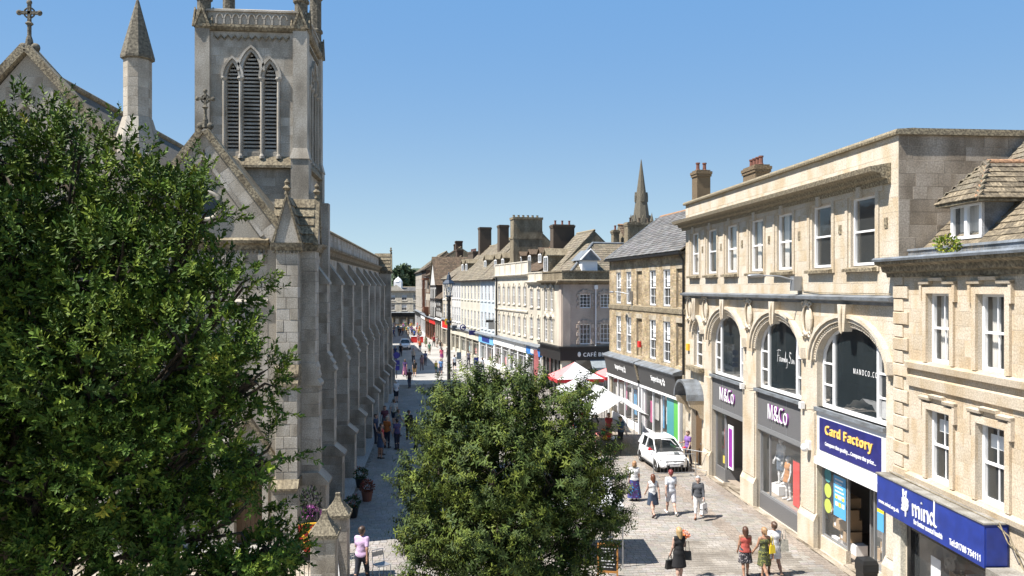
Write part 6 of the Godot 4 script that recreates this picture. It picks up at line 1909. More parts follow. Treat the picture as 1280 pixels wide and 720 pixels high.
		stack_stones(bo, q * Transform3D(Basis(), V(x - 0.04, 0, 0)), 0.84, 1.45, 0.0, 2.05, S, 0.4, k < 5)
		var ofs := MB.new()
		ofs.xf = q
		var d1 := 1.08 if end else 0.82; var d2 := 1.2 if end else 1.12
		ofs.mould(x - 0.03, x + 0.79, [[0.0, 5.55], [d2 + 0.06, 5.55], [d2 + 0.06, 5.63], [d2 - 0.08, 5.82], [d2 - 0.02, 5.83], [d2 - 0.02, 5.9], [lerpf(d1, d2, 0.4), 6.1], [lerpf(d1, d2, 0.5), 6.12], [lerpf(d1, d2, 0.5), 6.18], [d1, 6.36], [0.0, 6.36]])
		part(b, "offset", ofs, SL[3])
		ofs = MB.new(); ofs.xf = q
		ofs.mould(x - 0.08, x + 0.84, [[0.0, 2.05], [1.55, 2.05], [1.55, 2.14], [d2, 2.5], [0.0, 2.5]])
		part(b, "offset", ofs, SL[3])
		ofs = MB.new(); ofs.xf = q
		if not end: ofs.mould(x - 0.03, x + 0.79, [[0.0, 9.15], [0.9, 9.15], [0.9, 9.25], [0.08, 10.35], [0.0, 10.35]])
		if not end: part(b, "offset", ofs, SL[3])
		if end:
			var c2 := MB.new()
			c2.xf = q
			c2.mould(x - 0.08, x + 0.86, [[-0.2, 10.3], [1.12, 10.3], [1.18, 10.42], [1.2, 10.56], [-0.2, 10.56]])
			part(b, "cornice", c2, M.weathered)
			gablet(b, q * V(x + 0.39, 10.56, 1.12), 0.92, 1.6, 1.5, SL[0], PI / 2)
	# roof of the aisle behind the gable, lean-to leads behind the parapet
	var ar := MB.new()
	ar.quad(V(2.6, 10.8, -0.4), V(2.6, 10.8, -5.5), V(-0.02, 14.2, -5.5), V(-0.02, 14.2, -0.4)); ar.quad(V(-2.7, 10.8, -5.5), V(-2.7, 10.8, -0.4), V(-0.02, 14.2, -0.4), V(-0.02, 14.2, -5.5))
	ar.quad(V(2.7, 11.1, -5.5), V(2.7, 11.1, -NL), V(-2.5, 12.4, -NL), V(-2.5, 12.4, -5.5))
	ar.quad(V(2.7, 0, -NL), V(-10, 0, -NL), V(-10, 11.0, -NL), V(2.7, 11.0, -NL))
	part(b, "aisle_roof", ar, M.weathered)
	# --- nave: gable, roof, turret between nave and aisle
	var ng := MB.new()
	wall_mb(ng, [[-9.4, 12.6], [-5.85, 16.95], [-2.85, 13.8]], 0.0, [hole(-7.6, -3.5, 3.5, 8.5, "point", 3.6)], 0.05, 0.4)
	var nw := part(b, "nave_front", ng, M.church_mortar)
	ashlar(nw, [[-9.3, 12.4], [-5.85, 16.75], [-2.85, 13.6]], 0.0, 16.2, [hole(-7.6, -3.5, 3.5, 8.5, "point", 3.6)], 0.42, 0.8, SL, 40, 0.012, 1.0, 0.05)
	lancet(b, hole(-7.6, -3.5, 3.5, 8.5, "point", 3.6), Z, 4)
	for s in [-1, 1]:
		for k in 8:
			var A := Vector2(-5.85 + s * 3.6, 13.0); var B := Vector2(-5.85, 17.1)
			var a := A.lerp(B, k / 8.0); var e := A.lerp(B, (k + 0.985) / 8.0)
			var f := Vector2(s * 0.73, 0.68)
			var cp := MB.new()
			cp.extrude(PackedVector2Array([a - f * 0.06, e - f * 0.06, e + f * 0.2, a + f * 0.2]), V(0, 0, -0.4), Vector3.RIGHT, Vector3.UP, V(0, 0, 0.66))
			part(nw, "coping_stone", cp, M.coping if k % 2 else M.weathered)
		var ch := MB.new()
		ch.extrude(PackedVector2Array([Vector2(-5.85 + s * 2.0, 13.0), Vector2(-5.85, 15.25), Vector2(-5.85, 15.45), Vector2(-5.85 + s * 2.1, 13.1)]), V(0, 0, 0.05), Vector3.RIGHT, Vector3.UP, V(0, 0, 0.12))
		part(nw, "chevron_mould", ch, SL[2])
	cross_finial(b, V(-5.85, 17.15, -0.1), 0.98)
	var nr := MB.new()
	nr.quad(V(-2.0, 12.6, -0.3), V(-2.0, 12.6, -NL), V(-5.85, 16.65, -NL), V(-5.85, 16.65, -0.3)); nr.quad(V(-9.4, 12.4, -NL), V(-9.4, 12.4, -0.3), V(-5.85, 16.65, -0.3), V(-5.85, 16.65, -NL))
	nr.quad(V(-2.0, 0, -0.3), V(-2.0, 0, -NL), V(-2.0, 12.6, -NL), V(-2.0, 12.6, -0.3)); nr.quad(V(-9.4, 0, -NL), V(-9.4, 0, -0.3), V(-9.4, 12.4, -0.3), V(-9.4, 12.4, -NL))
	part(b, "nave_roof", nr, M.slate_plain)
	var nrd := MB.new()
	nrd.tube([V(-5.85, 16.67, -0.4), V(-5.85, 16.67, -NL)], [0.16, 0.16], 7)
	part(b, "nave_ridge", nrd, M.weathered)
	# left aisle beyond the nave, mostly behind the oak
	var la := MB.new()
	la.box(V(-15.0, 0, -NL), V(-9.41, 10.7, -0.02)); la.extrude(PackedVector2Array([Vector2(-15, 10.7), Vector2(-9.41, 10.7), Vector2(-12.2, 14.4)]), V(0, 0, -0.02), Vector3.RIGHT, Vector3.UP, V(0, 0, -5))
	part(b, "far_aisle", la, SL[1])
	var tb := MB.new()
	tb.box(V(-2.95, 0, -0.5), V(-1.7, 13.6, 0.5))
	tb.lathe(V(-2.28, 13.6, -0.1), [[0.7, 0.0], [0.7, 0.5], [0.66, 0.66], [0.48, 1.28]], 8, PI / 8)
	part(b, "turret_base", tb, SL[1])
	var ts := MB.new()
	ts.lathe(V(-2.28, 14.88, -0.1), [[0.455, 0.0], [0.455, 2.0]], 8, PI / 8)
	var tsh := part(b, "turret_shaft", ts, SL[0])
	for k in 6:
		for j in 8:
			var g := TAU * j / 8 + PI / 8
			var st := MB.new()
			st.xf = Transform3D(Basis(Vector3.UP, g + PI / 2 + PI / 8), V(-2.28, 14.88, -0.1))
			st.cbox(V(-0.172, 0.02 + k * 0.33, 0.3), V(0.172, 0.34 + k * 0.33, 0.425), 0.008)
			part(tsh, "stone", st, SL[rng.randi() % 5])
	var tp := MB.new()
	tp.lathe(V(-2.28, 16.85, -0.1), [[0.42, 0.0], [0.55, 0.06], [0.55, 0.16], [0.05, 2.1], [0.0, 2.2]], 8, PI / 8)
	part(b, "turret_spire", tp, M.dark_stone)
	tower(b)

func tower(b: Node) -> void:
	# local: front face at z = -4.8 (D 33.5), x -1.66 .. 2.64
	var S: Array = M.church
	var SL: Array = M.churchlight
	var o := V(0.49, 0, -7.05)
	var hw := 2.1
	for side in 4:
		var q := Transform3D(Basis(Vector3.UP, PI / 2 * side), o)
		var show := side < 2
		var L := []
		if show: L = [hole(-1.0, -0.53, 14.62, 17.6, "point", 0.62), hole(-0.36, 0.32, 14.62, 17.9, "point", 0.78), hole(0.49, 0.98, 14.62, 17.6, "point", 0.62)]
		var w := MB.new()
		w.xf = q
		wall_mb(w, [[-hw, 19.77], [hw, 19.77]], 0.0, L, hw, 0.3)
		var wl := part(b, "tower_wall", w, M.church_mortar)
		if show: ashlar(wl, [[-hw, 19.5], [hw, 19.5]], 9.5, 19.5, L, 0.36, 0.7, SL if side == 0 else S, 0, 0.01, 1.0, hw, q, "stone", 0.02)
		if show:
			var fr := MB.new()
			fr.xf = q
			for h in L:
				arch_band(fr, h, 0.12, hw, hw + 0.07, 10); arch_band(fr, hole(h.x0 - 0.13, h.x1 + 0.13, h.y0, h.y1, "point", h.rise + 0.16), 0.09, hw, hw + 0.14, 10)
			for x in [-1.1, -0.445, 0.405, 1.08]:
				fr.tube([V(x, 14.4, hw + 0.06), V(x, 17.5, hw + 0.06)], [0.06, 0.06], 6); fr.lathe(V(x, 17.45, hw + 0.05), [[0.06, 0.0], [0.13, 0.12], [0.13, 0.18]], 8); fr.lathe(V(x, 14.3, hw + 0.06), [[0.11, 0.0], [0.11, 0.1], [0.06, 0.2]], 8)
			part(b, "belfry_surround", fr, SL[2] if side == 0 else SL[1])
			for h in L:
				var y: float = h.y0 + 0.02
				var c: float = (h.x0 + h.x1) / 2
				while y < head(h, c) - 0.16:
					var e := blocked(h, y + 0.12, y + 0.13)
					var s := MB.new()
					s.xf = q
					s.extrude(PackedVector2Array([Vector2(hw - 0.3, y + 0.15), Vector2(hw - 0.3, y + 0.11), Vector2(hw - 0.06, y - 0.01), Vector2(hw - 0.06, y + 0.06)]), V(e[0], 0, 0), V(0, 0, 1), Vector3.UP, V(e[1] - e[0], 0, 0))
					part(b, "louvre", s, SL[2])
					y += 0.155
		# string, belfry sill, zigzag, cornice, blind arcade of the parapet
		var st := MB.new()
		st.xf = q
		st.mould(-hw + 0.5, hw - 0.5, [[hw, 13.9], [hw + 0.22, 13.92], [hw + 0.22, 14.02], [hw, 14.42]])
		st.mould(-hw - 0.1, hw + 0.1, [[hw, 19.5], [hw + 0.12, 19.52], [hw + 0.2, 19.64], [hw + 0.2, 19.74], [hw, 19.8]])
		for k in 11:
			var x := -1.5 + 0.273 * k
			st.extrude(PackedVector2Array([Vector2(x, 19.28), Vector2(x + 0.137, 19.12), Vector2(x + 0.273, 19.28), Vector2(x + 0.273, 19.36), Vector2(x + 0.137, 19.2), Vector2(x, 19.36)]), V(0, 0, hw), Vector3.RIGHT, Vector3.UP, V(0, 0, 0.06))
		part(b, "string_course", st, M.weathered)
		var pa := MB.new()
		pa.xf = q
		pa.box(V(-hw, 19.78, hw - 0.35), V(hw, 20.3, hw))
		pa.mould(-hw, hw, [[hw - 0.4, 20.3], [hw + 0.08, 20.3], [hw + 0.08, 20.38], [hw - 0.16, 20.48], [hw - 0.4, 20.38]])
		for k in 9:
			var x := -1.44 + 0.32 * k
			arch_band(pa, hole(x + 0.05, x + 0.27, 19.8, 20.02, "point", 0.18), 0.05, hw, hw + 0.06, 6)
			pa.box(V(x - 0.02, 19.8, hw), V(x + 0.045, 20.05, hw + 0.055))
		part(b, "tower_parapet", pa, S[1])
	bar(b, "tower_roof", o + V(-hw + 0.02, 19.5, -hw + 0.02), o + V(hw - 0.02, 19.7, hw - 0.02), M.lead)
	bar(b, "belfry_floor", o + V(-hw + 0.02, 14.3, -hw + 0.02), o + V(hw - 0.02, 14.5, hw - 0.02), M.oak_door)
	# clasping corner buttresses with gablets and octagonal pinnacles
	for cx in [-1, 1]:
		for cz in [-1, 1]:
			var at := o + V(cx * (hw - 0.15), 0, cz * (hw - 0.15))
			var p := MB.new()
			p.box(at + V(-0.36, 0, -0.36), at + V(0.36, 14.3, 0.36)); p.frustum(at + V(-0.4, 14.3, -0.4), at + V(0.4, 14.3, 0.4), at + V(-0.29, 14.75, -0.29), at + V(0.29, 14.75, 0.29)); p.box(at + V(-0.29, 14.75, -0.29), at + V(0.29, 19.6, 0.29))
			if cx > 0: p.box(at + V(0.36, 0, -0.3), at + V(0.62, 12.9, 0.3))
			part(b, "tower_buttress", p, SL[0])
			for t in 4: gablet_small(b, at + V(0, 19.62, 0), 0.62, 0.8, PI / 2 * t)
			var pin := MB.new()
			pin.lathe(at + V(0, 19.9, 0), [[0.27, 0.0], [0.27, 0.85], [0.34, 0.9], [0.34, 1.0], [0.27, 1.05], [0.27, 2.4], [0.36, 2.5], [0.0, 4.6]], 8, PI / 8)
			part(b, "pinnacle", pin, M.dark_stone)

func gablet_small(b: Node, at: Vector3, w: float, h: float, turn: float) -> void:
	var m := MB.new()
	m.xf = Transform3D(Basis(Vector3.UP, turn), at)
	m.extrude(PackedVector2Array([Vector2(-w / 2, 0), Vector2(w / 2, 0), Vector2(0, h)]), V(0, 0, 0.0), Vector3.RIGHT, Vector3.UP, V(0, 0, 0.33))
	m.extrude(PackedVector2Array([Vector2(-w / 2 - 0.05, 0), Vector2(-w / 2 + 0.05, 0), Vector2(0, h - 0.09), Vector2(w / 2 - 0.05, 0), Vector2(w / 2 + 0.05, 0), Vector2(0, h + 0.09)]), V(0, 0, 0.33), Vector3.RIGHT, Vector3.UP, V(0, 0, 0.06))
	part(b, "gablet", m, M.weathered)

# ---------- ground
func ground() -> void:
	var g := MB.new()
	g.quad(V(-700, -0.02, 300), V(700, -0.02, 300), V(700, -0.02, -1400), V(-700, -0.02, -1400))
	structure("ground", g, M.flag)
	var st := MB.new()
	st.quad(V(-30, 0.0, 10), V(40, 0.0, 10), V(40, 0.0, -260), V(-30, 0.0, -260))
	structure("street", st, M.asphalt)
	# setts of the pedestrian street in rows across it; brown channel bands along it
	var bed := MB.new()
	bed.quad(V(-3.7, 0.004, -16), V(12.75, 0.004, -16), V(12.75, 0.004, -75), V(-3.7, 0.004, -75))
	var pv := structure("pavement", bed, M.joint)
	rng.seed = 99
	var mb := MB.new()
	mb.xf = Transform3D(Basis(Vector3.RIGHT, -PI / 2), Vector3.ZERO)
	mb.cbox(V(-0.5, -0.5, -0.01), V(0.5, 0.5, 0.012), 0.02)
	var mesh := mb.done()
	var tones := []
	for k in 8:
		var t := R(0.8, 1.15)
		tones.append(mat(Color(0.365 * t, 0.337 * t, 0.303 * t), 0.85, T.grain, Vector3.ONE * 1.1, T.blotch, Vector3.ONE * 0.11, T.bump, 0.5))
	for k in 4:
		var t := R(0.8, 1.15)
		tones.append(mat(Color(0.35 * t, 0.295 * t, 0.245 * t), 0.85, T.grain, Vector3.ONE * 1.1, T.blotch, Vector3.ONE * 0.11, T.bump, 0.5))
	var xfs := []
	var cols := []
	var d := 17.0
	var singles := 0
	while d < 72.0:
		var dep := 0.21
		var x := -3.65 + R(0, 0.2)
		while x < 12.7:
			var band := (x > 10.25 and x < 10.95) or x > 12.2
			var w := R(0.2, 0.3) * (0.7 if band else 1.0)
			var a := V(x + w / 2, 0.004, -d - dep / 2)
			var t := Transform3D(Basis(Vector3.UP, R(-0.012, 0.012)) * Basis.from_scale(V(w - 0.014, R(0.7, 1.2), dep - 0.014)), a)
			x += w
			if singles < 300 and d > 24.2 and d < 27.6 and x > 7.9 and x < 12.0:
				place(pv, "sett", mesh, tones[8 + rng.randi() % 4] if band else tones[rng.randi() % 8], t)
				singles += 1
				continue
			xfs.append(t)
			var k := R(0.88, 1.1)
			cols.append(Color(0.35 * k, 0.295 * k, 0.245 * k) if band else Color(0.365 * k * R(0.96, 1.05), 0.337 * k, 0.303 * k * R(0.94, 1.05)))
		d += dep
	copies(pv, "setts", mesh, M.sett, xfs, cols)
	# kerb strip of pale slabs against the shops
	var kb := MB.new()
	kb.box(V(12.76, 0.0, -41.0), V(13.0, 0.05, -16.0))
	structure("threshold_kerb", kb, M.flag)
	# pale churchyard paving in front of the church
	var fl := MB.new()
	for i in 20:
		for j in 17:
			var x := -19.0 + i * 0.8; var z := -27.9 + j * 0.75
			fl.box(V(x + 0.006, 0.0, z + 0.006), V(x + 0.794, 0.02 + R(0, 0.006), z + 0.744))
	structure("churchyard_paving", fl, M.flag).set_meta("kind", "structure")
	# wooded hill closing the valley
	var h := MB.new()
	var rows := []
	for j in 8:
		var rw := PackedVector3Array()
		for i in 60:
			var t := j / 7.0
			var xx := -420.0 + i * 14.0
			rw.append(V(xx, -1.0 + 20.0 * sin(t * PI * 0.5) + 3.0 * sin(i * 0.9 + j) * t, -330.0 - 200.0 * t))
		rows.append(rw)
	h.grid(rows)
	structure("hill", h, M.hill)

# ---------- foliage
func leaf(mb: MB, o: Vector3, dir: Vector3, up: Vector3, l: float, w: float) -> void:
	# oval blade folded along its midrib
	var s := dir.cross(up).normalized()
	var n := s.cross(dir).normalized()
	var a := o + dir * l * 0.32; var b := o + dir * l * 0.7 - n * l * 0.04
	var t := o + dir * l - n * l * 0.12
	var r := a + s * w * 0.5 + n * w * 0.14; var q := a - s * w * 0.5 + n * w * 0.14
	var r2 := b + s * w * 0.4 + n * w * 0.1; var q2 := b - s * w * 0.4 + n * w * 0.1
	mb.tri(o, r, a); mb.tri(o, a, q); mb.quad(a, r, r2, b); mb.quad(q, a, b, q2); mb.tri(b, r2, t); mb.tri(q2, b, t)

func sprig(kind: int, sd: int) -> ArrayMesh:
	var g := RandomNumberGenerator.new()
	g.seed = sd
	var mb := MB.new()
	mb.tinted = true
	var n := 13 if kind == 0 else 15
	var len := 0.2 if kind == 0 else 0.32
	for k in n:
		var t := (k + 0.5) / n
		var at := V(0, len * t, 0)
		var az := k * 2.4 + g.randf_range(-0.4, 0.4)
		var tilt := (lerpf(1.25, 0.35, t) if kind == 0 else lerpf(1.5, 1.05, t)) + g.randf_range(-0.25, 0.25)
		var dir := V(sin(tilt) * cos(az), cos(tilt), sin(tilt) * sin(az))
		if kind == 1: dir = (dir + V(0, -0.25, 0)).normalized()
		var v := g.randf_range(0.75, 1.25)
		mb.tint = Color(v * g.randf_range(0.9, 1.1), v, v * g.randf_range(0.8, 1.1))
		var up := (Vector3.UP + V(g.randf_range(-0.5, 0.5), 0, g.randf_range(-0.5, 0.5))).normalized()
		if absf(up.dot(dir)) > 0.93: up = V(cos(az + 1.5), 0.2, sin(az + 1.5)).normalized()
		if kind == 0: leaf(mb, at, dir, up, g.randf_range(0.045, 0.09), g.randf_range(0.02, 0.034))
		else: leaf(mb, at, dir, up, g.randf_range(0.07, 0.12), g.randf_range(0.025, 0.04))
	mb.tint = Color(0.6, 0.5, 0.4)
	mb.tube([Vector3.ZERO, V(0.01, len, 0)], [0.004, 0.002], 3, false)
	return mb.done()

func crown(tree: Node3D, lobes: Array, kind: int, m: Material, density: float, cols: Array, sd: int, pale := 0.0) -> void:
	rng.seed = sd
	var meshes := [sprig(kind, sd), sprig(kind, sd + 1), sprig(kind, sd + 2)]
	var xfs := [[], [], []]
	var cc := [[], [], []]
	var nz := FastNoiseLite.new()
	nz.seed = sd; nz.frequency = 0.9
	for l in lobes:
		var c := V(l[0], l[1], l[2]); var r: float = l[3] * 0.95
		var n := int(density * r * r * 12.6)
		for k in n:
			var u := V(rng.randfn(), rng.randfn(), rng.randfn()).normalized()
			var rad := r * (0.55 + 0.5 * sqrt(rng.randf()))
			var p := c + u * rad * V(1, 0.88, 1)
			# gaps between boughs
			if nz.get_noise_3dv(p * 1.6) < (-0.03 if kind == 0 else -0.05): continue
			rad *= 1.0 + 0.25 * nz.get_noise_3dv(p)
			p = c + u * rad * V(1, 0.88, 1)
			var dir: Vector3
			if kind == 0: dir = (u * 0.9 + V(R(-0.5, 0.5), R(0.1, 0.9), R(-0.5, 0.5))).normalized()
			else: dir = (u * 0.8 + V(R(-0.6, 0.6), R(-0.35, 0.75), R(-0.6, 0.6))).normalized()
			var x := dir.cross(V(R(-1, 1), R(-1, 1), R(-1, 1))).normalized()
			var b := Basis(x, dir, x.cross(dir)) * Basis.from_scale(Vector3.ONE * R(0.7, 1.35))
			var w := rng.randi() % 3
			xfs[w].append(Transform3D(b, p))
			var col: Color = cols[rng.randi() % cols.size()]
			if rng.randf() < pale: col = Color(0.2, 0.19, 0.025)
			cc[w].append(col * R(0.65, 1.35))
		# shoots that break the outline
		for k in (7 if kind == 0 else 11):
			var u := V(rng.randfn(), rng.randfn() * 0.8 + (0.25 if kind == 0 else 0.6), rng.randfn()).normalized()
			var reach := r * R(1.05, 1.2) + (R(0.02, 0.26) if kind == 0 else R(0.02, 0.5))
			var steps := 7
			for i in steps:
				var p := c + u * lerpf(r * 0.8, reach, float(i) / (steps - 1)) + V(R(-0.05, 0.05), R(-0.05, 0.05), R(-0.05, 0.05))
				var dir := (u + V(R(-0.7, 0.7), R(-0.3, 0.7), R(-0.7, 0.7))).normalized()
				var x := dir.cross(V(R(-1, 1), R(-1, 1), R(-1, 1))).normalized()
				xfs[0].append(Transform3D(Basis(x, dir, x.cross(dir)) * Basis.from_scale(Vector3.ONE * R(0.7, 1.0)), p))
				cc[0].append(cols[rng.randi() % cols.size()] * R(0.9, 1.3))
	for w in 3: copies(tree, "crown", meshes[w], m, xfs[w], cc[w])

func limbs(tree: Node3D, base: Vector3, fork: Vector3, lobes: Array, r0: float) -> void:
	var tr := MB.new()
	tr.tube([base, base.lerp(fork, 0.12) + V(0.03, 0, 0), base.lerp(fork, 0.5) + V(0.08, 0, 0.05), fork, fork + V(0.05, 0.5, 0)], [r0 * 1.45, r0 * 1.05, r0 * 0.9, r0 * 0.85, r0 * 0.5], 10)
	part(tree, "trunk", tr, M.bark)
	var lm := MB.new()
	for l in lobes:
		var c := V(l[0], l[1], l[2])
		var s := fork + V(R(-0.1, 0.1), R(-0.3, 0.4), R(-0.1, 0.1))
		var m1 := s.lerp(c, 0.35) + V(R(-0.15, 0.15), 0.25, R(-0.15, 0.15)); var m2 := s.lerp(c, 0.7) + V(R(-0.15, 0.15), 0.15, R(-0.15, 0.15))
		var k: float = clampf(l[3], 0.4, 1.2)
		lm.tube([s, m1, m2, c], [r0 * 0.42 * k, r0 * 0.28 * k, r0 * 0.17 * k, r0 * 0.07], 7)
		for i in 7:
			var u := V(rng.randfn(), rng.randfn() * 0.7 + 0.2, rng.randfn()).normalized()
			lm.tube([m2.lerp(c, R(0.2, 1.0)), c + u * l[3] * 0.5, c + u * l[3] * 0.9], [r0 * 0.09, r0 * 0.06, 0.006], 5)
	part(tree, "limbs", lm, M.bark)

func trees() -> void:
	var OAK := [[-5.18, 10.53, -10.6, 0.95], [-4.25, 10.34, -10.2, 0.73], [-3.48, 9.97, -9.9, 0.54], [-2.98, 10.05, -9.7, 0.33], [-4.67, 9.18, -9.9, 1.09], [-3.61, 9.08, -9.5, 0.85], [-2.92, 9.17, -9.4, 0.52], [-2.36, 8.97, -9.3, 0.33], [-4.65, 8.0, -9.5, 1.04], [-3.55, 8.11, -9.1, 0.91], [-2.71, 8.29, -9.0, 0.63], [-2.03, 8.01, -8.9, 0.32], [-4.43, 6.93, -9.4, 0.99], [-3.38, 7.15, -9.1, 0.86], [-2.54, 7.33, -9.0, 0.56], [-1.9, 7.14, -8.9, 0.28], [-4.05, 5.96, -9.3, 0.79], [-2.95, 6.26, -9.1, 0.64], [-2.24, 6.45, -9.0, 0.36], [-2.03, 5.91, -9.0, 0.36], [-6.32, 10.32, -10.6, 1.27], [-6.27, 8.52, -10.2, 1.43], [-6.06, 6.83, -10, 1.3], [-8.06, 9.54, -11.5, 1.5], [-8.06, 7.4, -11.5, 1.61], [-5.64, 9.59, -12, 1.32], [-4.5, 9.23, -11.6, 1.04], [-3.83, 7.71, -11.2, 1.12], [-5.55, 7.55, -11.8, 1.42], [-4.45, 6.32, -11.2, 1.12], [-7.28, 8.19, -12.6, 1.64], [-7.7, 6.61, -12.2, 1.59], [-3.07, 6.58, -10.4, 0.62], [-5.78, 9.6, -8.5, 1.05], [-6.68, 8.1, -8.7, 1.25], [-5.98, 10.92, -9.2, 0.85], [-7.48, 10.12, -9.6, 1.3], [-6.28, 6.5, -8.6, 1.2], [-8.28, 8.7, -9.4, 1.5], [-3.21, 5.71, -9.1, 0.53], [-2.38, 5.81, -9.0, 0.43], [-4.31, 5.59, -9.3, 0.6], [-1.78, 6.08, -9.0, 0.23], [-2.78, 9.75, -9.6, 0.34]]  # left-front lobes outside the view are added to shade the lower crown
	var PLUM := [[0.49, 5.72, -19, 0.91], [1.62, 5.99, -19, 0.84], [2.77, 5.56, -19.2, 0.92], [3.6, 4.87, -19.3, 0.64], [-0.06, 4.68, -18.8, 0.77], [1.29, 4.81, -18, 1.09], [2.66, 4.54, -18.3, 1.04], [3.6, 3.8, -19, 0.63], [-0.06, 3.41, -18.8, 0.79], [1.28, 3.47, -17.8, 1.18], [2.65, 3.14, -18.2, 1.1], [3.66, 2.94, -18.9, 0.52], [0.87, 6.32, -19.3, 0.46], [1.92, 6.45, -19.6, 0.4], [1.14, 2.04, -18.2, 1.25], [-0.16, 2.44, -18.7, 0.59], [2.87, 1.83, -18.6, 1.04], [0.49, 5.09, -20.5, 1.04], [2.02, 4.61, -20.8, 1.35], [3.34, 4.22, -20.6, 1.04], [0.5, 2.88, -20.6, 1.23], [2.23, 2.32, -21, 1.44], [1.2, 6.68, -19.4, 0.25], [3.38, 6.15, -19.4, 0.36], [2.38, 6.4, -19.6, 0.28], [0.23, 6.16, -19.2, 0.43], [-0.53, 4.33, -18.8, 0.31], [4.03, 4.17, -19, 0.25], [4.09, 3.42, -19, 0.28]]
	var oak := thing("oak_tree", "large dark green broadleaf tree in front of the church", "tree", Vector3.ZERO)
	rng.seed = 3
	limbs(oak, V(-6.0, 0, -11.0), V(-5.9, 4.2, -11.0), OAK, 0.28)
	crown(oak, OAK, 0, M.leaf_oak, 95.0, [Color(0.052, 0.09, 0.014), Color(0.078, 0.126, 0.019), Color(0.04, 0.072, 0.014), Color(0.12, 0.165, 0.023)], 41, 0.006)
	var plum := thing("street_tree", "rounded mid-green street tree with narrow drooping leaves in the paved street", "tree", Vector3.ZERO)
	limbs(plum, V(1.6, 0, -19.5), V(1.6, 1.7, -19.5), PLUM, 0.17)
	crown(plum, PLUM, 1, M.leaf_plum, 52.0, [Color(0.05, 0.074, 0.02), Color(0.072, 0.1, 0.022), Color(0.04, 0.06, 0.018), Color(0.1, 0.125, 0.022)], 52, 0.004)
	# far trees behind the end house
	var far := [[-17.0, 215.0, 13.0], [-9.5, 222.0, 15.5], [-4.5, 232.0, 13.5], [-24.0, 225.0, 12.5], [2.0, 245.0, 18.0], [9.0, 250.0, 17.0]]
	var words := ["dark round tree left of the white cupola", "tall dark tree behind the white cupola", "green tree right of the white cupola", "dark tree behind the church end beyond the street", "pale green tree above the red-brown brick house", "far tree hidden behind the brick chimneys"]
	for k in far.size():
		var f: Array = far[k]
		var t := thing("far_tree", words[k], "tree", W(f[0], f[1]), Basis(), "trees beyond the end of the street")
		var tr := MB.new()
		tr.tube([Vector3.ZERO, V(0.1, f[2] * 0.35, 0), V(0, f[2] * 0.7, 0)], [0.45, 0.35, 0.12], 7)
		part(t, "trunk", tr, M.bark)
		rng.seed = 200 + k
		var xfs := []
		var cc := []
		var lm := MB.new()
		lm.tinted = true
		for i in 6:
			var a := i * 1.05
			lm.tint = Color(1, 1, 1) * R(0.8, 1.2)
			leaf(lm, V(0, 0, 0), V(cos(a), R(-0.3, 0.6), sin(a)).normalized(), Vector3.UP, 0.75, 0.5)
		var mesh := lm.done()
		for lo in 9:
			var c := V(R(-2.6, 2.6), f[2] * R(0.45, 0.88), R(-2.2, 2.2)); var r := R(1.5, 2.5)
			if lo == 0: c = V(0, f[2] - 2.0, 0)
			for i in 150:
				var u := V(rng.randfn(), rng.randfn(), rng.randfn()).normalized()
				xfs.append(Transform3D(Basis(V(R(-1, 1), R(-1, 1), R(-1, 1)).normalized(), R(0, 3)) * Basis.from_scale(Vector3.ONE * R(0.6, 1.1)), c + u * r * R(0.6, 1.05)))
				var g := R(0.6, 1.3)
				cc.append((Color(0.045, 0.075, 0.03) if k % 3 != 2 else Color(0.09, 0.125, 0.04)) * g)
		copies(t, "crown", mesh, M.leaf_far, xfs, cc)

func clump(parent: Node, called: String, c: Vector3, r: Vector3, n: int, size: float, cols: Array, sd: int) -> void:
	var g := RandomNumberGenerator.new()
	g.seed = sd
	var lm := MB.new()
	leaf(lm, Vector3.ZERO, Vector3.UP, V(0, 0, 1), 1.0, 0.55)
	var mesh := lm.done()
	var xfs := []
	var cc := []
	for k in n:
		var u := V(g.randfn(), g.randfn(), g.randfn()).normalized()
		var p := c + u * r * g.randf_range(0.5, 1.05)
		var dir := (u + V(g.randf_range(-0.6, 0.6), g.randf_range(-0.2, 0.8), g.randf_range(-0.6, 0.6))).normalized()
		var x := dir.cross(V(g.randf_range(-1, 1), g.randf_range(-1, 1), g.randf_range(-1, 1))).normalized()
		xfs.append(Transform3D(Basis(x, dir, x.cross(dir)) * Basis.from_scale(Vector3.ONE * size * g.randf_range(0.7, 1.3)), p))
		cc.append(cols[g.randi() % cols.size()] * g.randf_range(0.75, 1.25))
	copies(parent, called, mesh, M.leaf_plum, xfs, cc)

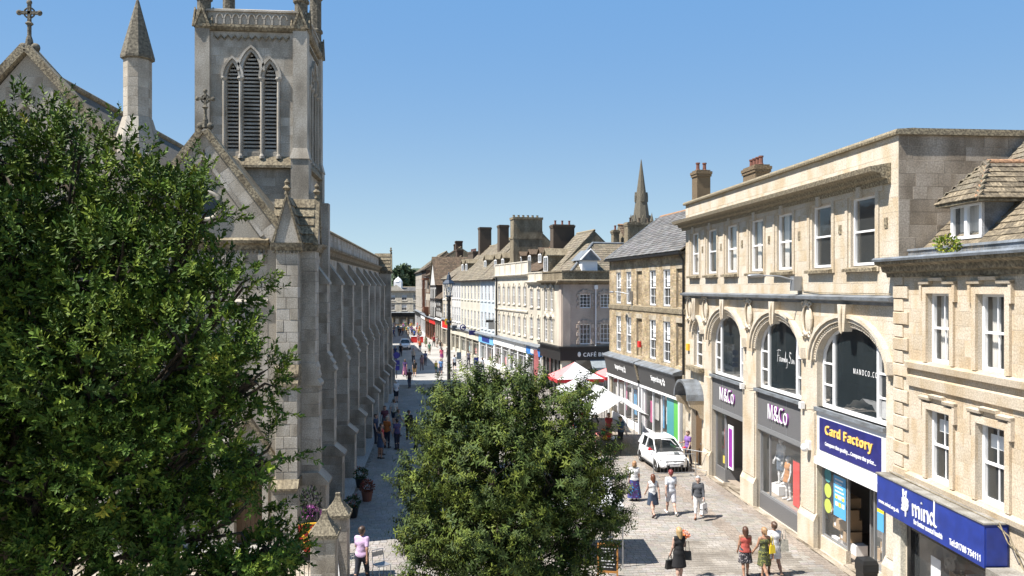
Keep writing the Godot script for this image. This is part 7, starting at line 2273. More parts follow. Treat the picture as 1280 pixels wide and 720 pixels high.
# ---------- things in the street
func lamp_post() -> void:
	var o := thing("street_lamp", "tall black lamp post with a four-sided lantern rising behind the street tree", "street lamp", W(0.35, 27.0))
	var p := MB.new()
	p.lathe(Vector3.ZERO, [[0.2, 0.0], [0.2, 0.25], [0.16, 0.3], [0.14, 1.2], [0.1, 1.35], [0.075, 1.5], [0.062, 5.0], [0.052, 8.55], [0.08, 8.6], [0.08, 8.66], [0.05, 8.7]], 12)
	for y in [3.6, 5.5, 7.8]: p.lathe(V(0, y, 0), [[0.07, 0.0], [0.1, 0.03], [0.1, 0.08], [0.07, 0.11]], 12)
	part(o, "post", p, M.iron)
	var f := MB.new()
	var y0 := 8.72; var y1 := 9.12
	for k in 4:
		var g := TAU * k / 4 + PI / 4
		f.tube([V(cos(g) * 0.08, y0, sin(g) * 0.08), V(cos(g) * 0.165, y1, sin(g) * 0.165)], [0.014, 0.014], 5)
	f.lathe(V(0, y0 - 0.03, 0), [[0.06, 0.0], [0.13, 0.03], [0.13, 0.06]], 4, 0.0)
	f.lathe(V(0, y1, 0), [[0.16, 0.0], [0.205, 0.0], [0.205, 0.04], [0.11, 0.15], [0.08, 0.15], [0.08, 0.2], [0.05, 0.32], [0.02, 0.34], [0.03, 0.38], [0.0, 0.42]], 4, 0.0)
	part(o, "lantern_frame", f, M.bluegrey)
	for k in 4:
		var g := TAU * k / 4 + PI / 4; var h := g + PI / 2
		var q := MB.new()
		q.quad(V(cos(h) * 0.075, y0, sin(h) * 0.075), V(cos(g) * 0.075, y0, sin(g) * 0.075), V(cos(g) * 0.16, y1, sin(g) * 0.16), V(cos(h) * 0.16, y1, sin(h) * 0.16))
		part(o, "pane", q, M.lantern_glass)
	var bb := MB.new()
	bb.ball(V(0, 8.95, 0), V(0.06, 0.09, 0.06), 6, 8)
	part(o, "bulb", bb, M.white)

func gate() -> void:
	# two gate piers with pyramid caps, an open iron gate and a heraldic shield
	for k in 2:
		var at := W([-3.12, -3.08][k], [22.4, 25.0][k])
		var o := thing("gate_pier", ["square stone gate pier with pyramid cap beside the heraldic shield", "square stone gate pier with pyramid cap beside the man in the pink shirt"][k], "gate pier", at)
		var h: float = [2.2, 2.0][k]
		var cr := MB.new()
		cr.box(V(-0.3, 0, -0.3), V(0.3, h - 0.05, 0.3))
		var sh := part(o, "shaft", cr, M.church_mortar)
		rng.seed = 60 + k
		for side in 4: stack_stones(sh, Transform3D(Basis(Vector3.UP, PI / 2 * side), Vector3.ZERO) * Transform3D(Basis(), V(-0.33, 0, 0)), 0.66, 0.33, 0.0, h, M.churchlight, 0.4)
		var cp := MB.new()
		cp.box(V(-0.4, h, -0.4), V(0.4, h + 0.1, 0.4))
		for i in 3:
			var a: float = [0.385, 0.25, 0.13][i]; var b: float = [0.25, 0.13, 0.06][i]
			cp.frustum(V(-a, h + 0.1 + 0.17 * i, -a), V(a, 0, a), V(-b - 0.012, h + 0.27 + 0.17 * i, -b - 0.012), V(b + 0.012, 0, b + 0.012))
		cp.box(V(-0.07, h + 0.61, -0.07), V(0.07, h + 0.7, 0.07))
		part(o, "cap", cp, M.cap_stone)
	var g := thing("iron_gate", "black iron railing gate with thin bars beside the stone gate piers", "gate", W(-4.35, 24.6), Basis(Vector3.UP, 0.25))
	var fr := MB.new()
	fr.tube([V(-0.55, 0.05, 0), V(-0.55, 1.55, 0), V(-0.45, 1.62, 0), V(0.45, 1.5, 0), V(0.55, 1.42, 0), V(0.55, 0.05, 0)], [0.02, 0.02, 0.02, 0.02, 0.02, 0.02], 6)
	fr.box(V(-0.54, 0.15, -0.02), V(0.54, 0.19, 0.02)); fr.box(V(-0.54, 0.75, -0.02), V(0.54, 0.95, 0.02)); fr.box(V(0.5, 0.0, -0.04), V(0.6, 1.75, 0.04))
	part(g, "frame", fr, M.iron)
	for k in 8:
		var b := MB.new()
		b.tube([V(-0.46 + 0.13 * k, 0.17, 0), V(-0.46 + 0.13 * k, 1.5, 0)], [0.011, 0.011], 5)
		part(g, "railing_bar", b, M.iron)
	var s := thing("heraldic_shield", "red shield with three gold lions hung by the gate pier", "shield", W(-3.88, 24.3, 1.1), Basis(Vector3.UP, 0.1))
	var sh := MB.new()
	sh.extrude(PackedVector2Array([Vector2(-0.26, 0.85), Vector2(0.26, 0.85), Vector2(0.26, 0.35), Vector2(0.16, 0.12), Vector2(0, 0), Vector2(-0.16, 0.12), Vector2(-0.26, 0.35)]), V(0, 0, -0.02), Vector3.RIGHT, Vector3.UP, V(0, 0, 0.04))
	part(s, "panel", sh, M.sign_red)
	for k in 3:
		var y := 0.68 - 0.22 * k; var w: float = [1.0, 0.9, 0.65][k]
		var l := MB.new()
		l.ball(V(0, y, 0.02), V(0.13 * w, 0.05, 0.015), 4, 8); l.ball(V(-0.14 * w, y + 0.05, 0.02), V(0.055, 0.05, 0.02), 4, 8)
		for x in [-0.1, -0.03, 0.06, 0.12]: l.tube([V(x * w, y, 0.025), V((x - 0.03) * w, y - 0.085, 0.025)], [0.018, 0.014], 4)
		l.tube([V(0.12 * w, y, 0.025), V(0.2 * w, y + 0.06, 0.025), V(0.13 * w, y + 0.1, 0.025)], [0.014, 0.014, 0.02], 4)
		part(s, "lion", l, M.gold)
	bar(s, "edge", V(-0.28, 0.85, -0.03), V(0.28, 0.89, 0.03), M.gold)
	var pt := MB.new()
	pt.tube([V(0.3, -1.1, -0.03), V(0.3, 1.2, -0.03)], [0.05, 0.05], 8); pt.tube([V(0.3, 0.8, -0.03), V(-0.2, 0.8, -0.03)], [0.02, 0.02], 5)
	part(s, "post", pt, M.iron)
	var fb := thing("flower_basket", "dark planter of purple and pink flowers against the church buttress", "planter", W(-4.2, 26.9), Basis.from_scale(V(0.85, 1.25, 0.85)))
	var pot := MB.new()
	pot.lathe(Vector3.ZERO, [[0.3, 0.0], [0.34, 0.05], [0.1, 0.1], [0.09, 0.8], [0.32, 1.0], [0.36, 1.25], [0.3, 1.25], [0.28, 1.2]], 12)
	part(fb, "pot", pot, M.iron)
	clump(fb, "leaves", V(0, 1.55, 0), V(0.42, 0.34, 0.4), 380, 0.1, [Color(0.03, 0.05, 0.02), Color(0.04, 0.035, 0.045)], 71)
	clump(fb, "flowers", V(0.05, 1.3, 0.12), V(0.36, 0.18, 0.32), 150, 0.09, [Color(0.34, 0.09, 0.3), Color(0.42, 0.16, 0.36)], 72)
	for k in 3:
		var pp := thing("red_flower_pot", ["pot of red flowers at the foot of the second buttress", "pot of rusty red leaves on the shaded pavement by the third buttress", "pot of dark plants beside the church plinth"][k], "planter", W([-3.35, -3.0, -3.5][k], [31.8, 34.2, 36.6][k]), Basis.from_scale(Vector3.ONE * 0.72))
		var pt2 := MB.new()
		pt2.lathe(Vector3.ZERO, [[0.24, 0.0], [0.34, 0.55], [0.36, 0.6], [0.3, 0.6], [0.28, 0.5]], 12)
		part(pp, "pot", pt2, M.terracotta if k == 1 else M.iron)
		clump(pp, "leaves", V(0, 0.85, 0), V(0.42, 0.36, 0.42), 300, 0.12, [Color(0.05, 0.08, 0.03), Color(0.03, 0.06, 0.02)] if k != 1 else [Color(0.2, 0.06, 0.03), Color(0.12, 0.05, 0.03)], 73 + k)
		clump(pp, "flowers", V(0, 1.0, 0), V(0.4, 0.3, 0.4), 40, 0.08, [Color(0.4, 0.05, 0.05)], 83 + k)

func gazebo(label: String, at: Vector3, turn: float, w: float, d: float, eave: float, peak: float, roof: Material, trim: Material, pink: Material = null) -> void:
	var o := thing("market_gazebo", label, "gazebo", at, Basis(Vector3.UP, turn))
	var a := V(-w / 2, eave, d / 2); var b := V(w / 2, eave, d / 2); var c := V(w / 2, eave, -d / 2); var e := V(-w / 2, eave, -d / 2); var p := V(0, peak, 0)
	var faces := [[a, b], [b, c], [c, e], [e, a]]
	for k in 4:
		var r := MB.new()
		var rows := []
		for j in 7:
			var rw := PackedVector3Array()
			for i in 7:
				var q: Vector3 = faces[k][0].lerp(faces[k][1], i / 6.0).lerp(p, j / 6.0)
				q.y -= 0.16 * sin(PI * j / 6.0) * (0.4 + 0.6 * sin(PI * i / 6.0))
				rw.append(q)
			rows.append(rw)
		r.grid(rows)
		part(o, "canopy", r, roof if k != 3 or pink == null else pink)
		var v := MB.new()
		v.quad(faces[k][0] - V(0, 0.26, 0), faces[k][1] - V(0, 0.26, 0), faces[k][1], faces[k][0])
		part(o, "valance", v, trim)
	for x in [-1, 1]:
		for z in [-1, 1]:
			bar(o, "pole", V(x * (w / 2 - 0.03) - 0.02, 0, z * (d / 2 - 0.03) - 0.02), V(x * (w / 2 - 0.03) + 0.02, eave, z * (d / 2 - 0.03) + 0.02), M.steel)

func stall_table(label: String, at: Vector3, turn: float, w: float, cloth: Material, goods: Array, sd: int) -> void:
	var o := thing("stall_table", label, "stall table", at, Basis(Vector3.UP, turn))
	var t := MB.new()
	t.box(V(-w / 2, 0.78, -0.45), V(w / 2, 0.82, 0.45))
	for x in [-1, 1]:
		for z in [-1, 1]: t.box(V(x * (w / 2 - 0.06) - 0.025, 0, z * 0.38 - 0.025), V(x * (w / 2 - 0.06) + 0.025, 0.78, z * 0.38 + 0.025))
	part(o, "trestle", t, cloth)
	var c := MB.new()
	c.box(V(-w / 2 - 0.01, 0.25, 0.452), V(w / 2 + 0.01, 0.83, 0.47))
	part(o, "cloth", c, cloth)
	rng.seed = sd
	for k in goods.size():
		var x := lerpf(-w / 2 + 0.2, w / 2 - 0.35, float(k) / maxf(1, goods.size() - 1))
		var cr := thing("stock_crate", "small %s crate of goods on the trestle table under the white stall" % goods[k][1], "crate", o.transform * V(x, 0.822, R(-0.25, 0.15)), o.basis, "crates of goods on the market stalls")
		var bx := MB.new()
		bx.box(V(-0.14, 0, -0.12), V(0.14, 0.02, 0.12)); bx.box(V(-0.14, 0.02, -0.12), V(-0.12, 0.16, 0.12)); bx.box(V(0.12, 0.02, -0.12), V(0.14, 0.16, 0.12)); bx.box(V(-0.12, 0.02, 0.1), V(0.12, 0.16, 0.12)); bx.box(V(-0.12, 0.02, -0.12), V(0.12, 0.16, -0.1))
		part(cr, "crate_sides", bx, goods[k][0])
		var gd := MB.new()
		for i in 9: gd.ball(V(-0.08 + 0.08 * (i % 3), 0.14, -0.07 + 0.07 * (i / 3)), V(0.045, 0.05, 0.04), 4, 6)
		part(cr, "contents", gd, goods[k][0])

func canvas_stall(label: String, at: Vector3, turn: float, w: float, d: float, ridge: float, eave: float) -> void:
	# ridged white tilt on a pole frame
	var o := thing("market_stall", label, "market stall", at, Basis(Vector3.UP, turn))
	for s in [-1, 1]:
		var r := MB.new()
		var rows := []
		for j in 6:
			var rw := PackedVector3Array()
			for i in 9:
				var u := i / 8.0; var v := j / 5.0
				rw.append(V(lerpf(-w / 2, w / 2, u), lerpf(eave, ridge, v) - 0.1 * sin(PI * v) - 0.05 * sin(PI * u * 3.0) * (1.0 - v), s * lerpf(d / 2, 0.0, v)) if s > 0 else V(lerpf(w / 2, -w / 2, u), lerpf(eave, ridge, v) - 0.1 * sin(PI * v), s * lerpf(d / 2, 0.0, v)))
			rows.append(rw)
		r.grid(rows)
		part(o, "tilt", r, M.canvas)
		var f := MB.new()
		var fr := [PackedVector3Array(), PackedVector3Array()]
		for i in 17:
			var u := i / 16.0
			fr[0].append(V(lerpf(-w / 2, w / 2, u), eave - 0.3 + 0.04 * sin(i * 1.9), s * d / 2 + 0.02 * s)); fr[1].append(V(lerpf(-w / 2, w / 2, u), eave - 0.05 * sin(PI * u * 3.0) * (1.0 if s > 0 else 0.0), s * d / 2))
		f.grid(fr)
		part(o, "skirt", f, M.canvas)
	for x in [-0.23, 0.1, 0.46]:
		for z in [-1, 1]:
			var p := MB.new()
			p.tube([V(x * w, 0, z * (d / 2 - 0.1)), V(x * w, eave - 0.02, z * (d / 2 - 0.1))], [0.022, 0.022], 6)
			part(o, "pole", p, M.galv)
	var rb := MB.new()
	rb.tube([V(-w / 2, ridge - 0.03, 0), V(w / 2, ridge - 0.03, 0)], [0.022, 0.022], 6); rb.tube([V(-w / 2 + 0.1, eave - 0.05, d / 2 - 0.1), V(w / 2 - 0.1, eave - 0.05, d / 2 - 0.1)], [0.02, 0.02], 6)
	part(o, "rail", rb, M.galv)

func barrier(label: String, at: Vector3, turn: float) -> void:
	var o := thing("crowd_barrier", label, "barrier", at, Basis(Vector3.UP, turn), "")
	var f := MB.new()
	f.tube([V(-1.05, 0.05, 0), V(-1.05, 0.95, 0), V(-0.92, 1.08, 0), V(0.92, 1.08, 0), V(1.05, 0.95, 0), V(1.05, 0.05, 0)], [0.019, 0.019, 0.019, 0.019, 0.019, 0.019], 7)
	f.tube([V(-1.05, 0.2, 0), V(1.05, 0.2, 0)], [0.017, 0.017], 6)
	part(o, "frame", f, M.galv)
	for k in 11:
		var b := MB.new()
		b.tube([V(-0.88 + 0.176 * k, 0.2, 0), V(-0.88 + 0.176 * k, 1.07, 0)], [0.005, 0.005], 5)
		part(o, "bar", b, M.galv)
	for s in [-1, 1]:
		var ft := MB.new()
		ft.tube([V(s * 0.85, 0.02, -0.3), V(s * 0.85, 0.1, 0), V(s * 0.85, 0.02, 0.3)], [0.017, 0.017, 0.017], 6)
		part(o, "foot", ft, M.galv)

func bits() -> void:
	# chalkboard with orange wooden frame
	var o := thing("chalkboard", "orange-framed chalkboard easel standing beside the street tree", "chalkboard", W(5.2, 24.3), Basis(Vector3.UP, -0.25))
	var f := MB.new()
	for x in [-0.32, 0.27]: f.box(V(x, 0.0, -0.02), V(x + 0.05, 1.12, 0.03))
	f.box(V(-0.27, 1.06, -0.02), V(0.27, 1.12, 0.03)); f.box(V(-0.27, 0.22, -0.02), V(0.27, 0.28, 0.03))
	part(o, "frame", f, M.gold_wood)
	bar(o, "board", V(-0.27, 0.28, -0.015), V(0.27, 1.06, 0.012), M.black)
	var lg := MB.new()
	lg.tube([V(0, 1.05, -0.03), V(0, 0.02, -0.45)], [0.02, 0.02], 5)
	part(o, "rear_leg", lg, M.gold_wood)
	rng.seed = 14
	var cl := MB.new()
	for r in 7:
		var x := -0.2
		while x < 0.18:
			var w := R(0.03, 0.09)
			cl.box(V(x, 0.95 - 0.095 * r, 0.012), V(x + w, 0.965 - 0.095 * r + R(0, 0.02), 0.014)); x += w + 0.025
	part(o, "chalk_writing", cl, M.white)
	# litter bin by the charity shop
	var bn := thing("litter_bin", "black rounded litter bin at the corner of the charity shop", "bin", W(12.25, 21.95))
	var b := MB.new()
	b.lathe(Vector3.ZERO, [[0.28, 0.0], [0.3, 0.05], [0.3, 0.85], [0.33, 0.9], [0.33, 1.12], [0.28, 1.22], [0.0, 1.28]], 4, PI / 4)
	part(bn, "body", b, M.black)
	bar(bn, "opening", V(-0.16, 0.93, 0.236), V(0.16, 1.05, 0.242), M.rubber)
	var em := MB.new()
	em.xf = Transform3D(Basis(V(0, 1, 0), -PI / 2), V(-0.215, 0.55, 0))
	em.ball(Vector3.ZERO, V(0.1, 0.1, 0.006), 6, 12)
	part(bn, "emblem", em, M.gold)
	# white stall side near the couple
	var ws := thing("white_table", "white cloth-covered table at the edge of the street tree", "table", W(6.75, 33.4))
	var t := MB.new()
	t.frustum(V(-1.1, 0.02, -0.6), V(0.75, 0, 0.55), V(-1.0, 0.95, -0.5), V(0.45, 0, 0.45))
	part(ws, "cloth", t, M.canvas)
	bar(ws, "top", V(-1.0, 0.952, -0.5), V(0.45, 0.98, 0.45), M.white)
	# tilted clear-framed board and a steel chair by the man in pink
	var ab := thing("menu_board", "thin tall grey-framed board leaning beside the man in the pink shirt", "board", W(-2.86, 24.9), Basis(Vector3.UP, 1.25) * Basis(Vector3.RIGHT, -0.12))
	bar(ab, "panel", V(-0.3, 0.15, -0.01), V(0.3, 1.75, 0.01), M.galv)
	var af := MB.new()
	for x in [-0.33, 0.3]: af.box(V(x, 0, -0.02), V(x + 0.03, 1.78, 0.02))
	af.box(V(-0.3, 1.75, -0.02), V(0.3, 1.78, 0.02))
	part(ab, "frame", af, M.white)
	for k in 3:
		chair(["steel cafe chair behind the man in the pink shirt", "steel cafe chair under the street tree facing the church", "steel cafe chair beside the red flower trough"][k], W([-1.75, -0.6, 0.4][k], [25.0, 23.6, 25.6][k]), [0.6, 2.2, -0.8][k])
	var tr := thing("flower_trough", "long dark trough of red geraniums behind the street tree", "planter", W(0.95, 27.3))
	bar(tr, "trough", V(-1.0, 0, -0.22), V(1.0, 0.45, 0.22), M.timber)
	clump(tr, "leaves", V(0, 0.6, 0), V(1.0, 0.26, 0.3), 380, 0.1, [Color(0.05, 0.09, 0.03)], 91)
	clump(tr, "flowers", V(0, 0.72, 0), V(1.0, 0.24, 0.32), 150, 0.09, [Color(0.7, 0.05, 0.05), Color(0.75, 0.12, 0.1)], 92)
	# shaded-side street signs beyond the church
	var rs := thing("direction_sign", "blue round sign over two dark plates on a post past the church", "street sign", W(-4.15, 80.5))
	var ps := MB.new()
	ps.tube([Vector3.ZERO, V(0, 2.6, 0)], [0.04, 0.04], 6)
	part(rs, "post", ps, M.iron)
	var dd := MB.new()
	dd.xf = Transform3D(Basis(Vector3.RIGHT, PI / 2), V(0, 2.3, 0.05))
	dd.lathe(Vector3.ZERO, [[0.0, 0.0], [0.32, 0.0], [0.32, 0.03], [0.0, 0.03]], 20)
	part(rs, "disc", dd, M.navy)
	bar(rs, "plate", V(-0.3, 1.35, 0.042), V(0.3, 1.8, 0.07), M.navy); bar(rs, "plate", V(-0.3, 0.8, 0.042), V(0.3, 1.25, 0.07), M.navy)
	var af2 := thing("advert_flag", "tall narrow feather flag with pink print outside the blue-fascia shop", "flag", W(8.6, 72.2))
	var fl := MB.new()
	var fr := [PackedVector3Array(), PackedVector3Array()]
	for k in 9: fr[0].append(V(0.02, 0.5 + 0.36 * k, 0)); 
	for k in 9: fr[1].append(V(0.02 + 0.45 * sin(PI * (0.25 + 0.6 * (1.0 - k / 8.0))), 0.5 + 0.36 * k, 0.05))
	fl.grid(fr)
	part(af2, "cloth", fl, M.canvas_pink)
	var fp := MB.new()
	fp.tube([V(0, 0, 0), V(0, 3.45, 0)], [0.02, 0.012], 5)
	part(af2, "pole", fp, M.iron)
	var aw := thing("red_kiosk_table", "small red-covered table in the crowd at the far end of the street", "table", W(-3.5, 133.0))
	bar(aw, "cloth", V(-1.0, 0.0, -0.4), V(1.0, 1.0, 0.4), M.sign_red)
	bar(aw, "top", V(-1.05, 1.0, -0.45), V(1.05, 1.05, 0.45), M.white)
	for k in 3:
		var bd := thing("pavement_board", ["dark folding pavement board outside the pale blue house", "blue folding pavement board outside the cream house", "white folding pavement board outside the whitewashed house"][k], "sandwich board", W([4.4, 2.6, 1.4][k], [93.6, 101.5, 112.0][k]))
		for s in [-1, 1]:
			var pn := MB.new()
			pn.xf = Transform3D(Basis(Vector3.RIGHT, -0.25 * s), V(0, 0, 0.22 * s))
			pn.box(V(-0.28, 0, -0.02), V(0.28, 0.9, 0.02))
			part(bd, "board", pn, [M.navy, M.bluegrey, M.white][k])

func chair(label: String, at: Vector3, turn: float) -> void:
	var o := thing("cafe_chair", label, "chair", at, Basis(Vector3.UP, turn))
	var f := MB.new()
	for s in [-1, 1]: f.tube([V(s * 0.2, 0.0, 0.22), V(s * 0.2, 0.45, 0.2), V(s * 0.2, 0.45, -0.18), V(s * 0.19, 0.85, -0.26)], [0.012, 0.012, 0.012, 0.012], 6)
	for s in [-1, 1]: f.tube([V(s * 0.2, 0.0, -0.24), V(s * 0.2, 0.45, -0.17)], [0.012, 0.012], 6)
	f.tube([V(-0.19, 0.85, -0.26), V(0.19, 0.85, -0.26)], [0.012, 0.012], 6)
	part(o, "frame", f, M.steel)
	bar(o, "seat", V(-0.2, 0.45, -0.18), V(0.2, 0.47, 0.2), M.galv)
	bar(o, "backrest", V(-0.18, 0.66, -0.25), V(0.18, 0.8, -0.235), M.galv)

# ---------- small white hatchback, front towards +z
func hatchback(label: String, at: Vector3, turn: float, open_door: bool, red_caps: bool) -> Node3D:
	var o := thing("parked_car", label, "car", at, Basis(Vector3.UP, turn))
	# lower body: cross sections along the length
	var st := [[-1.75, 0.52, 0.42, 0.80], [-1.7, 0.7, 0.32, 0.98], [-1.5, 0.79, 0.24, 1.0], [-1.0, 0.8, 0.2, 0.98], [0.0, 0.815, 0.2, 0.95], [0.75, 0.81, 0.2, 0.93], [1.15, 0.79, 0.22, 0.89], [1.42, 0.745, 0.23, 0.82], [1.58, 0.68, 0.25, 0.75], [1.7, 0.58, 0.28, 0.66], [1.77, 0.44, 0.33, 0.56]]
	var rows := []
	for s in st:
		var rw := PackedVector3Array()
		var w: float = s[1]; var lo: float = s[2]; var hi: float = s[3]
		for p in [[-0.86, 0.0], [-0.98, 0.12], [-1.0, 0.45], [-0.96, 0.76], [-0.86, 0.94], [-0.6, 1.0], [0.0, 1.025], [0.6, 1.0], [0.86, 0.94], [0.96, 0.76], [1.0, 0.45], [0.98, 0.12], [0.86, 0.0]]: rw.append(V(p[0] * w, lerpf(lo, hi, p[1]), s[0]))
		rows.append(rw)
	var mb := MB.new()
	mb.grid(rows)
	# close both ends and the floor
	for e in [0, st.size() - 1]:
		var r: PackedVector3Array = rows[e]
		var c := V(0, (st[e][2] + st[e][3]) / 2, st[e][0] + (0.03 if e else -0.03))
		for i in r.size() - 1:
			if e: mb.tri(c, r[i + 1], r[i])
			else: mb.tri(c, r[i], r[i + 1])
		if e: mb.tri(c, r[0], r[r.size() - 1])
		else: mb.tri(c, r[r.size() - 1], r[0])
	part(o, "body", mb, M.car_white)
	# cabin: glasshouse and roof
	var b := [V(-0.7, 0.93, 0.98), V(0.7, 0.93, 0.98), V(0.74, 0.95, -1.62), V(-0.74, 0.95, -1.62)]
	var t := [V(-0.55, 1.42, 0.2), V(0.55, 1.42, 0.2), V(0.55, 1.42, -1.38), V(-0.55, 1.42, -1.38)]
	var gl := [["windscreen", 0, 1], ["side_window", 1, 2], ["rear_window", 2, 3], ["side_window", 3, 0]]
	for g in gl:
		var q := MB.new()
		var a: Vector3 = b[g[1]]; var d: Vector3 = b[g[2]]; var e: Vector3 = t[g[2]]; var f: Vector3 = t[g[1]]
		q.quad(a, d, e, f)
		part(o, g[0], q, M.car_glass)
	var rf := MB.new()
	var rr := []
	for j in 7:
		var rw := PackedVector3Array()
		for i in 9:
			var u := i / 8.0; var v := j / 6.0
			rw.append(V(lerpf(-0.6, 0.6, u), 1.4 + 0.1 * (1.0 - pow(absf(2 * u - 1), 3.0)) * (1.0 - 0.6 * pow(absf(2 * v - 1), 2.5)), lerpf(0.24, -1.44, v)))
		rr.append(rw)
	rf.grid(rr)
	for k in 4:
		var a: Vector3 = b[k]; var e: Vector3 = t[k]
		rf.tube([a, a.lerp(e, 0.5) + V(signf(a.x) * 0.015, 0.015, 0), e], [0.035, 0.03, 0.04], 6)
	for s in [-1, 1]:
		rf.tube([V(s * 0.735, 0.94, -0.45), V(s * 0.57, 1.42, -0.5)], [0.04, 0.035], 6); rf.tube([t[0] * V(s * -1.0, 1, 1), V(s * 0.58, 1.43, -0.6), V(s * 0.56, 1.42, -1.4)], [0.05, 0.05, 0.05], 6)
		rf.quad(V(s * 0.745, 0.94, -1.62), V(s * 0.745, 0.94, -1.05), V(s * 0.56, 1.43, -1.2), V(s * 0.555, 1.43, -1.4))
	part(o, "roof", rf, M.car_white)
	# interior hint: seats and wheel
	for s in [-0.34, 0.34]: bar(o, "seat", V(s - 0.2, 0.6, -0.6), V(s + 0.2, 1.22, -0.42), M.black)
	# front: bumper, lower grille, plate, badge, lights
	bar(o, "lower_grille", V(-0.42, 0.3, 1.6), V(0.42, 0.43, 1.785), M.black)
	var bp := MB.new()
	var bl := []
	for k in 11: bl.append(V(-0.68 + 0.136 * k, 0.5, 1.78 - 0.5 * pow(absf(-1.0 + 0.2 * k), 3.0) * 0.5))
	bp.tube(bl, [0.03, 0.035, 0.035, 0.035, 0.035, 0.035, 0.035, 0.035, 0.035, 0.035, 0.03], 6)
	part(o, "bumper", bp, M.car_white)
	bar(o, "upper_trim", V(-0.46, 0.585, 1.66), V(0.46, 0.615, 1.765), M.black)
	var npl := bar(o, "number_plate", V(-0.26, 0.36, 1.79), V(0.26, 0.47, 1.805), M.white)
	bar(npl, "plate_rim", V(-0.27, 0.35, 1.784), V(0.27, 0.48, 1.789), M.black)
	var bg := MB.new()
	var ring := []
	var rad := []
	for k in 17:
		ring.append(V(0.075 * cos(TAU * k / 16), 0.64 + 0.075 * sin(TAU * k / 16), 1.765)); rad.append(0.01)
	bg.tube(ring, rad, 5, false); bg.tube([V(-0.05, 0.685, 1.765), V(-0.025, 0.59, 1.775), V(0, 0.64, 1.775), V(0.025, 0.59, 1.775), V(0.05, 0.685, 1.765)], [0.008, 0.008, 0.008, 0.008, 0.008], 5)
	part(o, "badge", bg, M.steel)
	for s in [-1, 1]:
		var hl := MB.new()
		hl.xf = Transform3D(Basis(Vector3.UP, s * 0.55), V(s * 0.56, 0.67, 1.56))
		hl.ball(Vector3.ZERO, V(0.19, 0.085, 0.09), 6, 12)
		part(o, "headlight", hl, M.headlamp)
		var fg := MB.new()
		fg.ball(V(s * 0.56, 0.36, 1.68), V(0.06, 0.05, 0.06), 5, 8)
		part(o, "fog_light", fg, M.headlamp)
		var mr := MB.new()
		mr.ball(V(s * 0.9, 1.0, 0.62), V(0.1, 0.075, 0.06), 6, 10); mr.tube([V(s * 0.76, 0.95, 0.62), V(s * 0.88, 0.98, 0.62)], [0.03, 0.03], 5)
		part(o, "mirror", mr, M.red_cap if red_caps else M.car_white)
		for z in [1.2, -1.22]:
			var ty := MB.new()
			ty.xf = Transform3D(Basis(V(0, 0, 1), PI / 2), V(s * 0.72, 0.295, z))
			ty.lathe(V(0, -0.09, 0), [[0.19, 0.0], [0.27, 0.0], [0.295, 0.03], [0.295, 0.15], [0.27, 0.18], [0.19, 0.18]], 20)
			var w := part(o, "wheel", ty, M.rubber)
			var rm := MB.new()
			rm.xf = Transform3D(Basis(V(0, 0, 1), -s * PI / 2), V(s * 0.72, 0.295, z))
			rm.lathe(V(0, 0.03, 0), [[0.19, 0.06], [0.19, 0.04], [0.06, 0.02], [0.05, 0.05], [0.0, 0.05]], 12)
			for k in 5: rm.box(V(-0.02, 0.05, 0.0).rotated(Vector3.UP, TAU * k / 5), V(0.02, 0.075, 0.18).rotated(Vector3.UP, TAU * k / 5))
			part(w, "rim", rm, M.steel)
			var ac := MB.new()
			var ap := []
			for k in 9: ap.append(V(s * 0.8, 0.3 + 0.34 * sin(PI * k / 8.0), z + 0.34 * cos(PI * k / 8.0)))
			ac.tube(ap, [0.02, 0.025, 0.03, 0.03, 0.03, 0.03, 0.03, 0.025, 0.02], 5)
			part(o, "wheel_arch", ac, M.car_white)
			var well := MB.new()
			well.xf = Transform3D(Basis(V(0, 0, 1), PI / 2), V(s * 0.72, 0.3, z))
			well.lathe(V(0, -0.075, 0), [[0.0, 0.0], [0.32, 0.0], [0.32, 0.15], [0.0, 0.15]], 20)
			part(o, "wheel_well", well, M.black)
		var hd := MB.new()
		hd.box(V(s * 0.795, 0.8, -0.35), V(s * 0.83, 0.83, -0.2))
		part(o, "door_handle", hd, M.car_white)
		bar(o, "sill_trim", V(s * 0.78, 0.21, -0.85), V(s * 0.815, 0.28, 0.85), M.black)
	bar(o, "wiper", V(-0.5, 0.945, 0.97), V(0.4, 0.955, 1.0), M.black)
	if open_door:
		var pn := MB.new()
		pn.quad(V(0.14, 0.832, 1.42), V(0.4, 0.828, 1.42), V(0.42, 0.914, 1.12), V(0.14, 0.92, 1.12))
		part(o, "bonnet_print", pn, M.board)
		var d := MB.new()
		d.xf = Transform3D(Basis(Vector3.UP, 1.05), V(0.8, 0, 0.72))
		d.box(V(-0.03, 0.3, -1.15), V(0.03, 0.93, 0.0))
		d.tube([V(0, 0.93, -0.02), V(-0.05, 1.2, -0.4), V(-0.08, 1.4, -0.6), V(-0.08, 1.4, -1.05), V(0, 0.93, -1.13)], [0.025, 0.025, 0.025, 0.025, 0.025], 5)
		var dr := part(o, "door", d, M.car_white)
		var dp := MB.new()
		dp.xf = d.xf
		dp.box(V(-0.05, 0.35, -1.1), V(-0.031, 0.85, -0.08))
		part(dr, "door_card", dp, M.galv)
	return o

